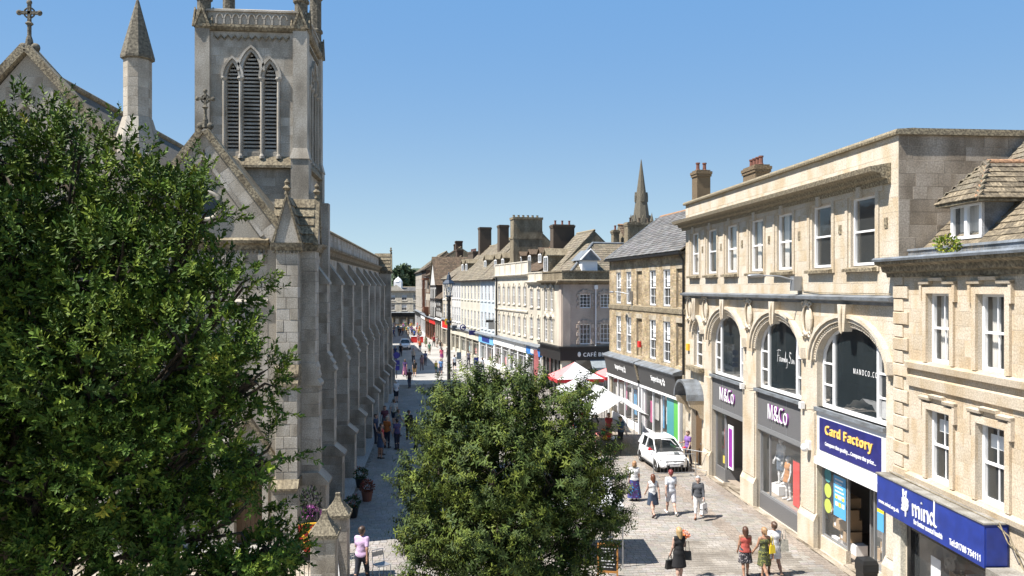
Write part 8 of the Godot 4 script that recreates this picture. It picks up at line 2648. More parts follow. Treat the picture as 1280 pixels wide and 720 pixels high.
# ---------- people: one continuous skin from tapered bones, clothes as their own skins over it
func skin_mesh(bones: Array, cell: float, k: float, clips: Array, extra: MB = null) -> ArrayMesh:
	var lo := V(1e9, 1e9, 1e9); var hi := -lo
	for b in bones:
		var r: float = maxf(b[2], b[3]) + cell * 2.5
		for p in [b[0], b[1]]:
			lo = lo.min(p - Vector3.ONE * r); hi = hi.max(p + Vector3.ONE * r)
	var nx := int(ceil((hi.x - lo.x) / cell)) + 1; var ny := int(ceil((hi.y - lo.y) / cell)) + 1; var nz := int(ceil((hi.z - lo.z) / cell)) + 1
	var f := PackedFloat32Array()
	f.resize(nx * ny * nz); f.fill(1.0)
	for b in bones:
		var a: Vector3 = b[0] - lo; var e: Vector3 = b[1] - lo
		var ra: float = b[2]; var rb: float = b[3]
		var ab := e - a
		var l2 := maxf(ab.length_squared(), 1e-9)
		var pad := maxf(ra, rb) + k + cell
		var p0 := ((a.min(e) - Vector3.ONE * pad) / cell).floor(); var p1 := ((a.max(e) + Vector3.ONE * pad) / cell).ceil()
		var z0 := maxi(0, int(p0.z)); var z1 := mini(nz - 1, int(p1.z)); var y0 := maxi(0, int(p0.y)); var y1 := mini(ny - 1, int(p1.y)); var x0 := maxi(0, int(p0.x)); var x1 := mini(nx - 1, int(p1.x))
		for z in range(z0, z1 + 1):
			for y in range(y0, y1 + 1):
				var i := (z * ny + y) * nx
				for x in range(x0, x1 + 1):
					var p := V(x, y, z) * cell - a
					var t := clampf(p.dot(ab) / l2, 0.0, 1.0)
					var d := (p - ab * t).length() - ra - (rb - ra) * t
					var g := f[i + x]
					if g >= 0.99: f[i + x] = minf(d, 0.98)
					else:
						var h := clampf(0.5 + 0.5 * (g - d) / k, 0.0, 1.0)
						f[i + x] = g + (d - g) * h - k * h * (1.0 - h)
	for c in clips:
		var n: Vector3 = c[0]; var off: float = c[1] - n.dot(lo)
		for z in nz:
			for y in ny:
				var i := (z * ny + y) * nx
				for x in nx:
					if f[i + x] < 0.2:
						var d := n.dot(V(x, y, z) * cell) - off
						if d > f[i + x]: f[i + x] = d
	var mb := MB.new() if extra == null else extra
	var v := PackedVector3Array(); var nn := PackedVector3Array(); var ix := PackedInt32Array()
	var id := PackedInt32Array()
	id.resize(nx * ny * nz); id.fill(-1)
	var sy := nx; var sz := nx * ny
	var corner := [0, 1, sy, sy + 1, sz, sz + 1, sz + sy, sz + sy + 1]
	var edges := [[0, 1], [2, 3], [4, 5], [6, 7], [0, 2], [1, 3], [4, 6], [5, 7], [0, 4], [1, 5], [2, 6], [3, 7]]
	var cp := [V(0, 0, 0), V(1, 0, 0), V(0, 1, 0), V(1, 1, 0), V(0, 0, 1), V(1, 0, 1), V(0, 1, 1), V(1, 1, 1)]
	for z in nz - 1:
		for y in ny - 1:
			var row := z * sz + y * sy
			for x in nx - 1:
				var i := row + x
				var s0 := f[i] < 0.0
				if (f[i + 1] < 0.0) == s0 and (f[i + sy] < 0.0) == s0 and (f[i + sy + 1] < 0.0) == s0 and (f[i + sz] < 0.0) == s0 and (f[i + sz + 1] < 0.0) == s0 and (f[i + sz + sy] < 0.0) == s0 and (f[i + sz + sy + 1] < 0.0) == s0: continue
				var acc := Vector3.ZERO; var m := 0
				for e in edges:
					var fa := f[i + corner[e[0]]]; var fb := f[i + corner[e[1]]]
					if (fa < 0.0) != (fb < 0.0):
						acc += cp[e[0]].lerp(cp[e[1]], fa / (fa - fb)); m += 1
				id[i] = v.size()
				v.append(lo + (V(x, y, z) + acc / m) * cell); nn.append(Vector3.ZERO)
	for z in range(1, nz - 1):
		for y in range(1, ny - 1):
			var row := z * sz + y * sy
			for x in range(1, nx - 1):
				var i := row + x
				var s0 := f[i] < 0.0
				for ax in 3:
					var st: int = [1, sy, sz][ax]
					if (f[i + st] < 0.0) == s0: continue
					var u: int = [sy, sz, 1][ax]; var w: int = [sz, 1, sy][ax]
					var a := id[i]; var b := id[i - u]; var c := id[i - u - w]; var d := id[i - w]
					if a < 0 or b < 0 or c < 0 or d < 0: continue
					var q := [a, b, c, d] if s0 else [d, c, b, a]
					var n := (v[q[1]] - v[q[0]]).cross(v[q[2]] - v[q[0]]) + (v[q[2]] - v[q[0]]).cross(v[q[3]] - v[q[0]])
					for e in q: nn[e] += n
					ix.append_array(PackedInt32Array([q[0], q[2], q[1], q[0], q[3], q[2]]))
	for i in nn.size(): nn[i] = nn[i].normalized()
	var base := mb.v.size()
	mb.v.append_array(v); mb.n.append_array(nn)
	for i in ix: mb.ix.append(i + base)
	return mb.done()

func pose(q: Dictionary) -> Dictionary:
	# joints of a figure 1.7 m tall facing +z; angles in radians, forward positive
	var J := {}
	var lean: float = q.get("lean", 0.0)
	for s in [-1, 1]:
		var a: float = q.get("leg", [0.0, 0.0])[0 if s < 0 else 1]; var kn: float = q.get("knee", [0.05, 0.05])[0 if s < 0 else 1]
		var hip := V(s * 0.085, 0.9, 0)
		var knee := hip + V(s * 0.01, -cos(a), sin(a)) * 0.42
		var an := knee + V(0, -cos(a - kn), sin(a - kn)) * 0.40
		J["hip%d" % s] = hip; J["knee%d" % s] = knee; J["ankle%d" % s] = an
		var fa := clampf(a - kn, -0.7, 0.35)
		J["toe%d" % s] = an + V(s * 0.03, -0.045, 0.15).rotated(Vector3.RIGHT, -fa)
		J["heel%d" % s] = an + V(0, -0.04, -0.035).rotated(Vector3.RIGHT, -fa)
	var drop: float = minf(minf(J["toe-1"].y, J["toe1"].y), minf(J["heel-1"].y, J["heel1"].y)) - 0.032
	for s in [-1, 1]:
		var a: float = q.get("arm", [0.0, 0.0])[0 if s < 0 else 1]; var el: float = q.get("elbow", [0.25, 0.25])[0 if s < 0 else 1]; var out: float = q.get("out", [0.12, 0.12])[0 if s < 0 else 1]
		var sh := V(s * 0.165, 1.385, -0.01)
		var e := sh + V(s * sin(out), -cos(out) * cos(a), sin(a)).normalized() * 0.285
		var fa := a + el
		var wr := e + V(s * sin(out) * 0.5, -cos(fa), sin(fa)).normalized() * 0.25
		J["sh%d" % s] = sh; J["el%d" % s] = e; J["wr%d" % s] = wr
		J["hand%d" % s] = wr + (wr - e).normalized() * 0.085
	for key in J: J[key] = J[key] - V(0, drop, 0)
	J.drop = drop
	for p in [["pelvis", 0.93], ["waist", 1.08], ["chest", 1.27], ["neck", 1.43], ["skull", 1.6]]: J[p[0]] = V(0, p[1] - drop, sin(lean) * (p[1] - 0.93))
	return J

func figure(q: Dictionary) -> Dictionary:
	# meshes of one person, cached by shape
	var key := str([q.get("pose"), q.get("top"), q.get("low"), q.get("hair"), q.get("cell", 0.02), q.get("girth", 1.0)])
	if cloth_cache.has(key): return cloth_cache[key]
	var J := pose(q.pose)
	var c: float = q.get("cell", 0.02)
	var fat: float = q.get("girth", 1.0)
	var X := V(1, 0, 0)
	var torso := [[J.pelvis - X * 0.06, J.pelvis + X * 0.06, 0.115 * fat, 0.115 * fat], [J.pelvis, J.waist, 0.115 * fat, 0.105 * fat], [J.waist - X * 0.035, J.waist + X * 0.035, 0.1 * fat, 0.1 * fat], [J.waist, J.chest, 0.105 * fat, 0.11 * fat], [J.chest - X * 0.075, J.chest + X * 0.075, 0.1 * fat, 0.1 * fat], [J["sh-1"] + V(0.03, -0.01, 0), J["sh1"] + V(-0.03, -0.01, 0), 0.062, 0.062]]
	var legs := []
	var arms := []
	for s in [-1, 1]:
		legs.append([J["hip%d" % s], J["knee%d" % s], 0.085 * fat, 0.055]); legs.append([J["knee%d" % s], J["knee%d" % s].lerp(J["ankle%d" % s], 0.35) + V(0, 0, -0.012), 0.052, 0.054]); legs.append([J["knee%d" % s].lerp(J["ankle%d" % s], 0.35), J["ankle%d" % s], 0.05, 0.034])
		arms.append([J["sh%d" % s], J["el%d" % s], 0.05, 0.038]); arms.append([J["el%d" % s], J["wr%d" % s], 0.038, 0.026])
	var feet := []
	for s in [-1, 1]: feet.append([J["ankle%d" % s], J["heel%d" % s], 0.034, 0.032]); feet.append([J["heel%d" % s], J["toe%d" % s], 0.034, 0.028])
	var hd: Vector3 = J.skull
	var head_b := [[J.neck, J.neck + V(0, 0.09, 0.005), 0.052, 0.048], [hd + V(0, -0.045, 0.025), hd + V(0, 0.025, -0.01), 0.068, 0.088], [hd + V(0, 0.0, 0.01), hd + V(0, 0.01, -0.03), 0.08, 0.083], [hd + V(0, -0.075, 0.05), hd + V(0, -0.06, 0.04), 0.036, 0.04], [hd + V(0, 0.005, 0.088), hd + V(0, -0.03, 0.1), 0.01, 0.015], [hd + V(-0.084, -0.02, -0.005), hd + V(-0.086, 0.01, -0.01), 0.016, 0.02], [hd + V(0.084, -0.02, -0.005), hd + V(0.086, 0.01, -0.01), 0.016, 0.02]]
	var palms := []
	for s in [-1, 1]: palms.append([J["wr%d" % s], J["hand%d" % s], 0.026, 0.034])
	var out := {}
	# fingers: four of unequal length and a thumb, slightly curled
	var ex := MB.new()
	for s in [-1, 1]:
		var h: Vector3 = J["hand%d" % s]
		var d: Vector3 = (h - J["wr%d" % s]).normalized()
		var side := V(0, 0, 1) if absf(d.z) < 0.8 else V(0, 1, 0)
		side = (side - d * side.dot(d)).normalized()
		var inn := d.cross(side) * (-1.0 if d.cross(side).x * s > 0 else 1.0)
		for k in 4:
			var at := h + side * (0.03 - 0.02 * k) + d * 0.012
			var l: float = [0.068, 0.078, 0.072, 0.056][k]
			ex.tube([at, at + d * l * 0.5 + inn * 0.004, at + d * l * 0.85 + inn * 0.018, at + d * l * 0.95 + inn * 0.034], [0.0095, 0.009, 0.0085, 0.006], 6)
		var th: Vector3 = J["wr%d" % s].lerp(h, 0.35) + side * 0.024
		ex.tube([th, th + side * 0.026 + d * 0.02, th + side * 0.03 + d * 0.055 + inn * 0.01], [0.012, 0.0105, 0.007], 6)
	out.body = skin_mesh(torso + legs + arms + palms + feet, c, 0.035, [], null)
	var hm := MB.new()
	skin_mesh(head_b, minf(c, 0.0125), 0.025, [], hm)
	# eyes and mouth line stand on the face
	var all := MB.new()
	var arr: Array = out.body.surface_get_arrays(0)
	for e in [[arr[Mesh.ARRAY_VERTEX], arr[Mesh.ARRAY_NORMAL], arr[Mesh.ARRAY_INDEX]], [hm.v, hm.n, hm.ix], [ex.v, ex.n, ex.ix]]:
		var b0 := all.v.size()
		all.v.append_array(e[0]); all.n.append_array(e[1])
		for i in e[2]: all.ix.append(i + b0)
	out.body = all.done()
	var ey := MB.new()
	for s in [-1, 1]: ey.ball(hd + V(s * 0.032, 0.0, 0.078), V(0.013, 0.008, 0.01), 4, 6)
	ey.ball(hd + V(0, -0.058, 0.083), V(0.022, 0.005, 0.008), 4, 6)
	out.face = ey.done()
	# clothes
	var grow := func(list: Array, g: float) -> Array:
		var r := []
		for b in list: r.append([b[0], b[1], b[2] + g, b[3] + g])
		return r
	var base: float = -J.drop
	var top: String = q.top
	if top != "none":
		var tb: Array = grow.call(torso, 0.016)
		for s in [-1, 1]:
			var sh: Vector3 = J["sh%d" % s]; var el: Vector3 = J["el%d" % s]; var wr: Vector3 = J["wr%d" % s]
			if top == "long": tb.append([sh, el, 0.066, 0.055]); tb.append([el, el.lerp(wr, 0.9), 0.055, 0.042])
			elif top == "tee" or top == "gown": tb.append([sh, sh.lerp(el, 0.55), 0.063, 0.059])
			elif top == "polo": tb.append([sh, sh.lerp(el, 0.7), 0.062, 0.058])
			else: tb.append([sh + V(-s * 0.05, 0.02, 0), sh + V(-s * 0.05, -0.1, 0), 0.05, 0.06])
		var clips := [[V(0, 1, 0), base + (1.455 if top != "strap" else 1.36)]]
		if top == "dress" or top == "strap" or top == "gown":
			var hem: float = q.get("hem", 0.55)
			tb.append([J.pelvis + V(0, 0.05, 0), V(-0.02, base + hem - 0.1, 0.02), 0.13, 0.21]); tb.append([J.pelvis + V(-0.05, 0.0, 0), V(-0.08, base + hem - 0.1, 0), 0.12, 0.17]); tb.append([J.pelvis + V(0.05, 0.0, 0), V(0.08, base + hem - 0.1, 0), 0.12, 0.17])
			clips.append([V(0, -1, 0), -(base + hem)])
		else: clips.append([V(0, -1, 0), -(base + 0.86)])
		out.top = skin_mesh(tb, c, 0.03, clips)
	var low: String = q.get("low", "none")
	if low != "none":
		var lb := [[J.pelvis - X * 0.06, J.pelvis + X * 0.06, 0.128 * fat, 0.128 * fat], [J.pelvis, J.waist, 0.125 * fat, 0.11 * fat]]
		var clips := [[V(0, 1, 0), base + 1.04]]
		if low == "skirt" or low == "long_skirt":
			var hem: float = 0.5 if low == "skirt" else 0.14
			var w: float = 0.15 if low == "skirt" else 0.22
			for x in [-0.06, 0.0, 0.06]: lb.append([J.pelvis + X * x, V(x * 1.8, base + hem - 0.08, 0), 0.125, w])
			clips.append([V(0, -1, 0), -(base + hem)])
		else:
			var full: float = {"trousers": 1.0, "capri": 0.55, "shorts": -0.2}[low]
			for s in [-1, 1]:
				var hp: Vector3 = J["hip%d" % s]; var kn: Vector3 = J["knee%d" % s]; var an: Vector3 = J["ankle%d" % s]
				if full > 0:
					lb.append([hp, kn, 0.102 * fat, 0.07]); lb.append([kn, kn.lerp(an, full), 0.07, 0.055])
				else: lb.append([hp, hp.lerp(kn, 0.85), 0.107 * fat, 0.095])
		out.low = skin_mesh(lb, c, 0.028, clips)
	out.shoes = skin_mesh(grow.call(feet, 0.009), minf(c, 0.018), 0.02, [[V(0, 1, 0), maxf(J["ankle-1"].y, J["ankle1"].y) + 0.03]])
	var hair: String = q.get("hair", "short")
	if hair != "none":
		var hb := [[hd + V(0, 0.035, -0.02), hd + V(0, 0.045, 0.01), 0.091, 0.088], [hd + V(0, -0.02, -0.045), hd + V(0, 0.03, -0.03), 0.078, 0.085]]
		var clips := [[V(0, -0.62, 0.8), (hd + V(0, 0.03, 0.062)).dot(V(0, -0.62, 0.8))]]
		if hair == "long": hb.append([hd + V(0, 0.0, -0.055), hd + V(0, -0.28, -0.085), 0.085, 0.055]); hb.append([hd + V(-0.06, -0.02, -0.02), hd + V(-0.07, -0.2, -0.05), 0.05, 0.035]); hb.append([hd + V(0.06, -0.02, -0.02), hd + V(0.07, -0.2, -0.05), 0.05, 0.035])
		elif hair == "tail": hb.append([hd + V(0, 0.05, -0.09), hd + V(0, -0.1, -0.14), 0.038, 0.02])
		elif hair == "bun": hb.append([hd + V(0, 0.03, -0.11), hd + V(0, 0.04, -0.115), 0.045, 0.045])
		elif hair == "bob": hb.append([hd + V(-0.03, -0.08, -0.035), hd + V(0.03, -0.08, -0.035), 0.075, 0.075])
		out.hair = skin_mesh(hb, minf(c, 0.0125), 0.025, clips)
	out.joints = J
	cloth_cache[key] = out
	return out

func person(label: String, at: Vector3, turn: float, q: Dictionary, cols: Dictionary, group := "") -> Node3D:
	var F := figure(q)
	var s: float = q.get("tall", 1.7) / 1.7
	var o := thing("person", label, "person", at, Basis(Vector3.UP, turn) * Basis.from_scale(Vector3.ONE * s), group)
	place(o, "body", F.body, cloth(cols.get("skin", Color(0.42, 0.25, 0.17)), 0.55))
	place(o, "face", F.face, cloth(Color(0.06, 0.03, 0.025), 0.4))
	if F.has("top"): place(o, "top", F.top, cols.top if cols.top is Material else cloth(cols.top))
	if F.has("low"): place(o, "lower_garment", F.low, cols.low if cols.low is Material else cloth(cols.low))
	place(o, "shoes", F.shoes, cloth(cols.get("shoes", Color(0.03, 0.025, 0.02)), 0.6))
	if F.has("hair"): place(o, "hair", F.hair, cloth(cols.get("hair", Color(0.05, 0.03, 0.02)), 0.5))
	return o

func cloth(c: Color, rough := 0.9) -> StandardMaterial3D:
	var key := "%s_%.2f" % [c.to_html(), rough]
	if not T.has(key):
		var m := mat(c, rough, T.soft, Vector3.ONE * 2.5, null, Vector3.ONE, T.coarse if rough > 0.8 else null, 0.9)
		T[key] = m
	return T[key]

func print_cloth(base: Color, a: Color, freq: float, sd: int) -> StandardMaterial3D:
	var f := FastNoiseLite.new()
	f.noise_type = FastNoiseLite.TYPE_CELLULAR; f.frequency = freq; f.seed = sd; f.cellular_return_type = FastNoiseLite.RETURN_CELL_VALUE
	var t := NoiseTexture2D.new()
	t.width = 256; t.height = 256; t.noise = f; t.seamless = true
	var g := Gradient.new()
	g.interpolation_mode = Gradient.GRADIENT_INTERPOLATE_CONSTANT
	g.set_color(0, base.linear_to_srgb()); g.set_offset(0, 0.0)
	g.set_color(1, a.linear_to_srgb()); g.set_offset(1, 0.72)
	t.color_ramp = g
	var m := mat(Color.WHITE, 0.9, t, Vector3.ONE * 2.0)
	m.uv1_world_triplanar = false
	return m

func hand(o: Node3D, q: Dictionary, s: int) -> Vector3:
	var p: Vector3 = figure(q).joints["hand%d" % s]
	return o.transform * p

func bag(label: String, at: Vector3, turn: float, w: float, h: float, d: float, m: Material, handle: float) -> void:
	var o := thing("hand_bag", label, "bag", at, Basis(Vector3.UP, turn))
	var b := MB.new()
	b.frustum(V(-w / 2, 0, -d / 2), V(w / 2, 0, d / 2), V(-w * 0.42, h, -d * 0.3), V(w * 0.42, 0, d * 0.3))
	part(o, "body", b, m)
	for z in [-0.2, 0.2]:
		var s := MB.new()
		s.tube([V(-w * 0.22, h, d * z), V(-w * 0.15, h + handle, 0), V(w * 0.15, h + handle, 0), V(w * 0.22, h, d * z)], [0.008, 0.008, 0.008, 0.008], 5)
		part(o, "handle", s, m)

func people() -> void:
	var walk := {"leg": [0.32, -0.3], "knee": [0.12, 0.35], "arm": [-0.35, 0.3], "elbow": [0.2, 0.4], "out": [0.14, 0.14]}
	var walk2 := {"leg": [-0.28, 0.3], "knee": [0.4, 0.1], "arm": [0.3, -0.35], "elbow": [0.45, 0.2], "out": [0.14, 0.14]}
	var stand := {"leg": [0.04, -0.04], "knee": [0.05, 0.05], "arm": [0.1, 0.05], "elbow": [0.3, 0.25], "out": [0.12, 0.12]}
	var hold := {"leg": [0.1, -0.12], "knee": [0.05, 0.15], "arm": [0.25, 0.1], "elbow": [1.3, 0.4], "out": [0.15, 0.12]}
	var tan := Color(0.40, 0.22, 0.14); var fair := Color(0.52, 0.33, 0.25)
	var wht := Color(0.72, 0.72, 0.72)
	person("woman with short ginger hair in white top and long purple-blue skirt, walking away", W(8.25, 33.2), PI - 0.1, {"pose": stand, "top": "tee", "low": "long_skirt", "hair": "bob", "tall": 1.66, "girth": 1.1}, {"skin": fair, "top": wht, "low": print_cloth(Color(0.05, 0.025, 0.13), Color(0.02, 0.22, 0.45), 0.03, 2), "hair": Color(0.36, 0.2, 0.1)})
	person("woman with auburn hair in white vest and dark denim skirt beside the man in white", W(8.42, 30.9), PI + 0.1, {"pose": walk, "top": "vest", "low": "skirt", "hair": "long", "tall": 1.66}, {"skin": fair, "top": wht, "low": Color(0.045, 0.065, 0.105), "hair": Color(0.13, 0.045, 0.02), "shoes": Color(0.05, 0.02, 0.02)})
	person("man in white t-shirt, pale shorts and red cap walking away", W(9.2, 31.1), PI, {"pose": walk2, "top": "polo", "low": "shorts", "hair": "short", "tall": 1.78, "girth": 1.05}, {"skin": fair, "top": Color(0.66, 0.68, 0.72), "low": Color(0.6, 0.6, 0.64), "hair": Color(0.2, 0.035, 0.035), "shoes": wht})
	var gq := {"pose": walk, "top": "long", "low": "capri", "hair": "bob", "tall": 1.66, "girth": 1.05}
	var pg := person("grey-haired woman in charcoal jumper and white cropped trousers walking up the street", W(10.1, 30.45), -0.35, gq, {"skin": fair, "top": Color(0.07, 0.075, 0.085), "low": Color(0.7, 0.69, 0.67), "hair": Color(0.5, 0.5, 0.5), "shoes": Color(0.2, 0.08, 0.04)})
	bag("black and white carrier bag in the hand of the grey-haired woman", hand(pg, gq, 1) - V(0, 0.55, 0), 0.6, 0.34, 0.4, 0.14, print_cloth(Color(0.7, 0.7, 0.7), Color(0.02, 0.02, 0.02), 0.02, 4), 0.16)
	var bq2 := {"pose": hold, "top": "dress", "hem": 0.5, "hair": "long", "tall": 1.68}
	var pb := person("blonde woman with long hair in black sleeveless dress carrying an orange bouquet", W(7.3, 23.8), PI + 0.15, bq2, {"skin": fair, "top": Color(0.014, 0.014, 0.016), "hair": Color(0.42, 0.29, 0.14)})
	bag("black handbag on the left side of the blonde woman in black", hand(pb, bq2, 1) - V(0, 0.4, 0), 0.3, 0.3, 0.26, 0.14, M.black, 0.14)
	bag("black shoulder bag on the right side of the blonde woman in black", pb.transform * V(-0.27, 0.72, -0.02), -0.3, 0.26, 0.26, 0.12, M.black, 0.3)
	var bq := thing("bouquet", "orange paper-wrapped bouquet held by the blonde woman in black", "bouquet", hand(pb, bq2, -1) - V(0.05, 0.12, 0), Basis(V(0, 0, 1), -0.5))
	var bm := MB.new()
	bm.lathe(Vector3.ZERO, [[0.03, 0.0], [0.06, 0.2], [0.13, 0.42]], 10)
	part(bq, "wrap", bm, M.orange)
	clump(bq, "flowers", V(0, 0.44, 0), V(0.13, 0.07, 0.13), 90, 0.07, [Color(0.75, 0.22, 0.1), Color(0.8, 0.5, 0.4)], 33)
	person("girl with long brown hair in coral top and black floral skirt", W(9.5, 24.1), PI - 0.1, {"pose": hold, "top": "strap", "low": "skirt", "hem": 0.86, "hair": "long", "tall": 1.55}, {"skin": tan, "top": Color(0.45, 0.09, 0.07), "low": print_cloth(Color(0.014, 0.014, 0.02), Color(0.6, 0.55, 0.55), 0.07, 6), "hair": Color(0.08, 0.035, 0.02)})
	person("woman with fair ponytail in yellow-green floral sundress", W(9.98, 23.8), PI + 0.25, {"pose": walk, "top": "strap", "hem": 0.52, "hair": "tail", "tall": 1.64}, {"skin": tan, "top": print_cloth(Color(0.05, 0.06, 0.03), Color(0.62, 0.6, 0.12), 0.06, 7), "hair": Color(0.33, 0.2, 0.1)})
	bag("yellow shoulder bag of the woman in the floral sundress", W(10.2, 23.72, 0.86), 0.2, 0.2, 0.24, 0.08, M.yellow, 0.3)
	person("woman with dark bun in white t-shirt dress carrying a cream tote", W(10.45, 24.15), PI, {"pose": walk2, "top": "gown", "hem": 0.6, "hair": "bun", "tall": 1.7, "girth": 1.05}, {"skin": tan, "top": Color(0.7, 0.7, 0.71), "hair": Color(0.09, 0.05, 0.03)})
	bag("cream tote bag on the shoulder of the woman in white", W(10.75, 24.1, 0.78), 0.1, 0.28, 0.36, 0.1, M.creamwash, 0.3)
	person("man with short brown hair in pink shirt and navy trousers by the gate pier", W(-2.3, 24.5), PI - 0.35, {"pose": walk, "top": "polo", "low": "trousers", "hair": "short", "tall": 1.8, "girth": 1.1}, {"skin": tan, "top": Color(0.60, 0.42, 0.62), "low": Color(0.012, 0.014, 0.025), "hair": Color(0.06, 0.035, 0.022)})
	person("person in purple shirt leaning in at the open car door", W(12.6, 39.6), -1.2, {"pose": hold, "top": "tee", "low": "trousers", "hair": "short", "tall": 1.72}, {"skin": fair, "top": Color(0.22, 0.12, 0.36), "low": Color(0.02, 0.02, 0.03), "hair": Color(0.1, 0.06, 0.04)})
	person("person in blue shirt standing under the white market stall", W(10.2, 44.2), 0.4, {"pose": hold, "top": "tee", "low": "trousers", "hair": "short", "tall": 1.75}, {"skin": fair, "top": Color(0.06, 0.1, 0.17), "low": Color(0.02, 0.02, 0.03)})
	person("person with brown hair in grey top between the red gazebo and white stall", W(10.1, 55.5), 0.6, {"pose": stand, "top": "tee", "low": "trousers", "hair": "bob", "tall": 1.72}, {"skin": fair, "top": Color(0.2, 0.26, 0.34), "low": Color(0.03, 0.03, 0.04), "hair": Color(0.16, 0.08, 0.05)})
	# group in the shade of the church
	var c := 0.026
	person("man in orange t-shirt standing in the shade of the church", W(-2.87, 45.4), 2.6, {"pose": stand, "top": "tee", "low": "trousers", "hair": "short", "tall": 1.78, "cell": c}, {"skin": fair, "top": Color(0.5, 0.14, 0.03), "low": Color(0.03, 0.03, 0.05), "hair": Color(0.3, 0.26, 0.2)})
	person("woman in red top standing in the shade of the church", W(-3.05, 43.6), 1.8, {"pose": stand, "top": "tee", "low": "trousers", "hair": "bob", "tall": 1.7, "cell": c}, {"skin": fair, "top": Color(0.42, 0.05, 0.06), "low": Color(0.05, 0.05, 0.07)})
	person("woman in blue sundress standing with bare legs beside the buttresses", W(-3.05, 42.6), 2.2, {"pose": stand, "top": "strap", "hem": 0.62, "hair": "bob", "tall": 1.68, "cell": c}, {"skin": tan, "top": Color(0.06, 0.09, 0.16), "hair": Color(0.06, 0.03, 0.02)})
	person("person in checked blue and red shirt in the shade of the church", W(-2.3, 45.0), -2.6, {"pose": stand, "top": "tee", "low": "trousers", "hair": "short", "tall": 1.7, "cell": c}, {"skin": fair, "top": print_cloth(Color(0.05, 0.07, 0.16), Color(0.3, 0.06, 0.07), 0.08, 9), "low": Color(0.03, 0.03, 0.05)})
	person("person in dark clothes standing at the far edge of the shaded group", W(-1.75, 47.8), 2.9, {"pose": stand, "top": "long", "low": "trousers", "hair": "short", "tall": 1.74, "cell": c}, {"skin": fair, "top": Color(0.012, 0.012, 0.014), "low": Color(0.012, 0.012, 0.014)})
	person("person in dark top near the last shaded buttress", W(-3.6, 46.8), 1.2, {"pose": stand, "top": "tee", "low": "trousers", "hair": "short", "tall": 1.7, "cell": c}, {"skin": fair, "top": Color(0.03, 0.05, 0.1), "low": Color(0.03, 0.03, 0.05)})
	person("man in white shirt, dark shorts and cap standing on the sunlit strip by the church", W(-3.3, 63.4), PI + 0.4, {"pose": stand, "top": "polo", "low": "shorts", "hair": "short", "tall": 1.76, "cell": c}, {"skin": fair, "top": wht, "low": Color(0.02, 0.02, 0.03), "hair": wht})
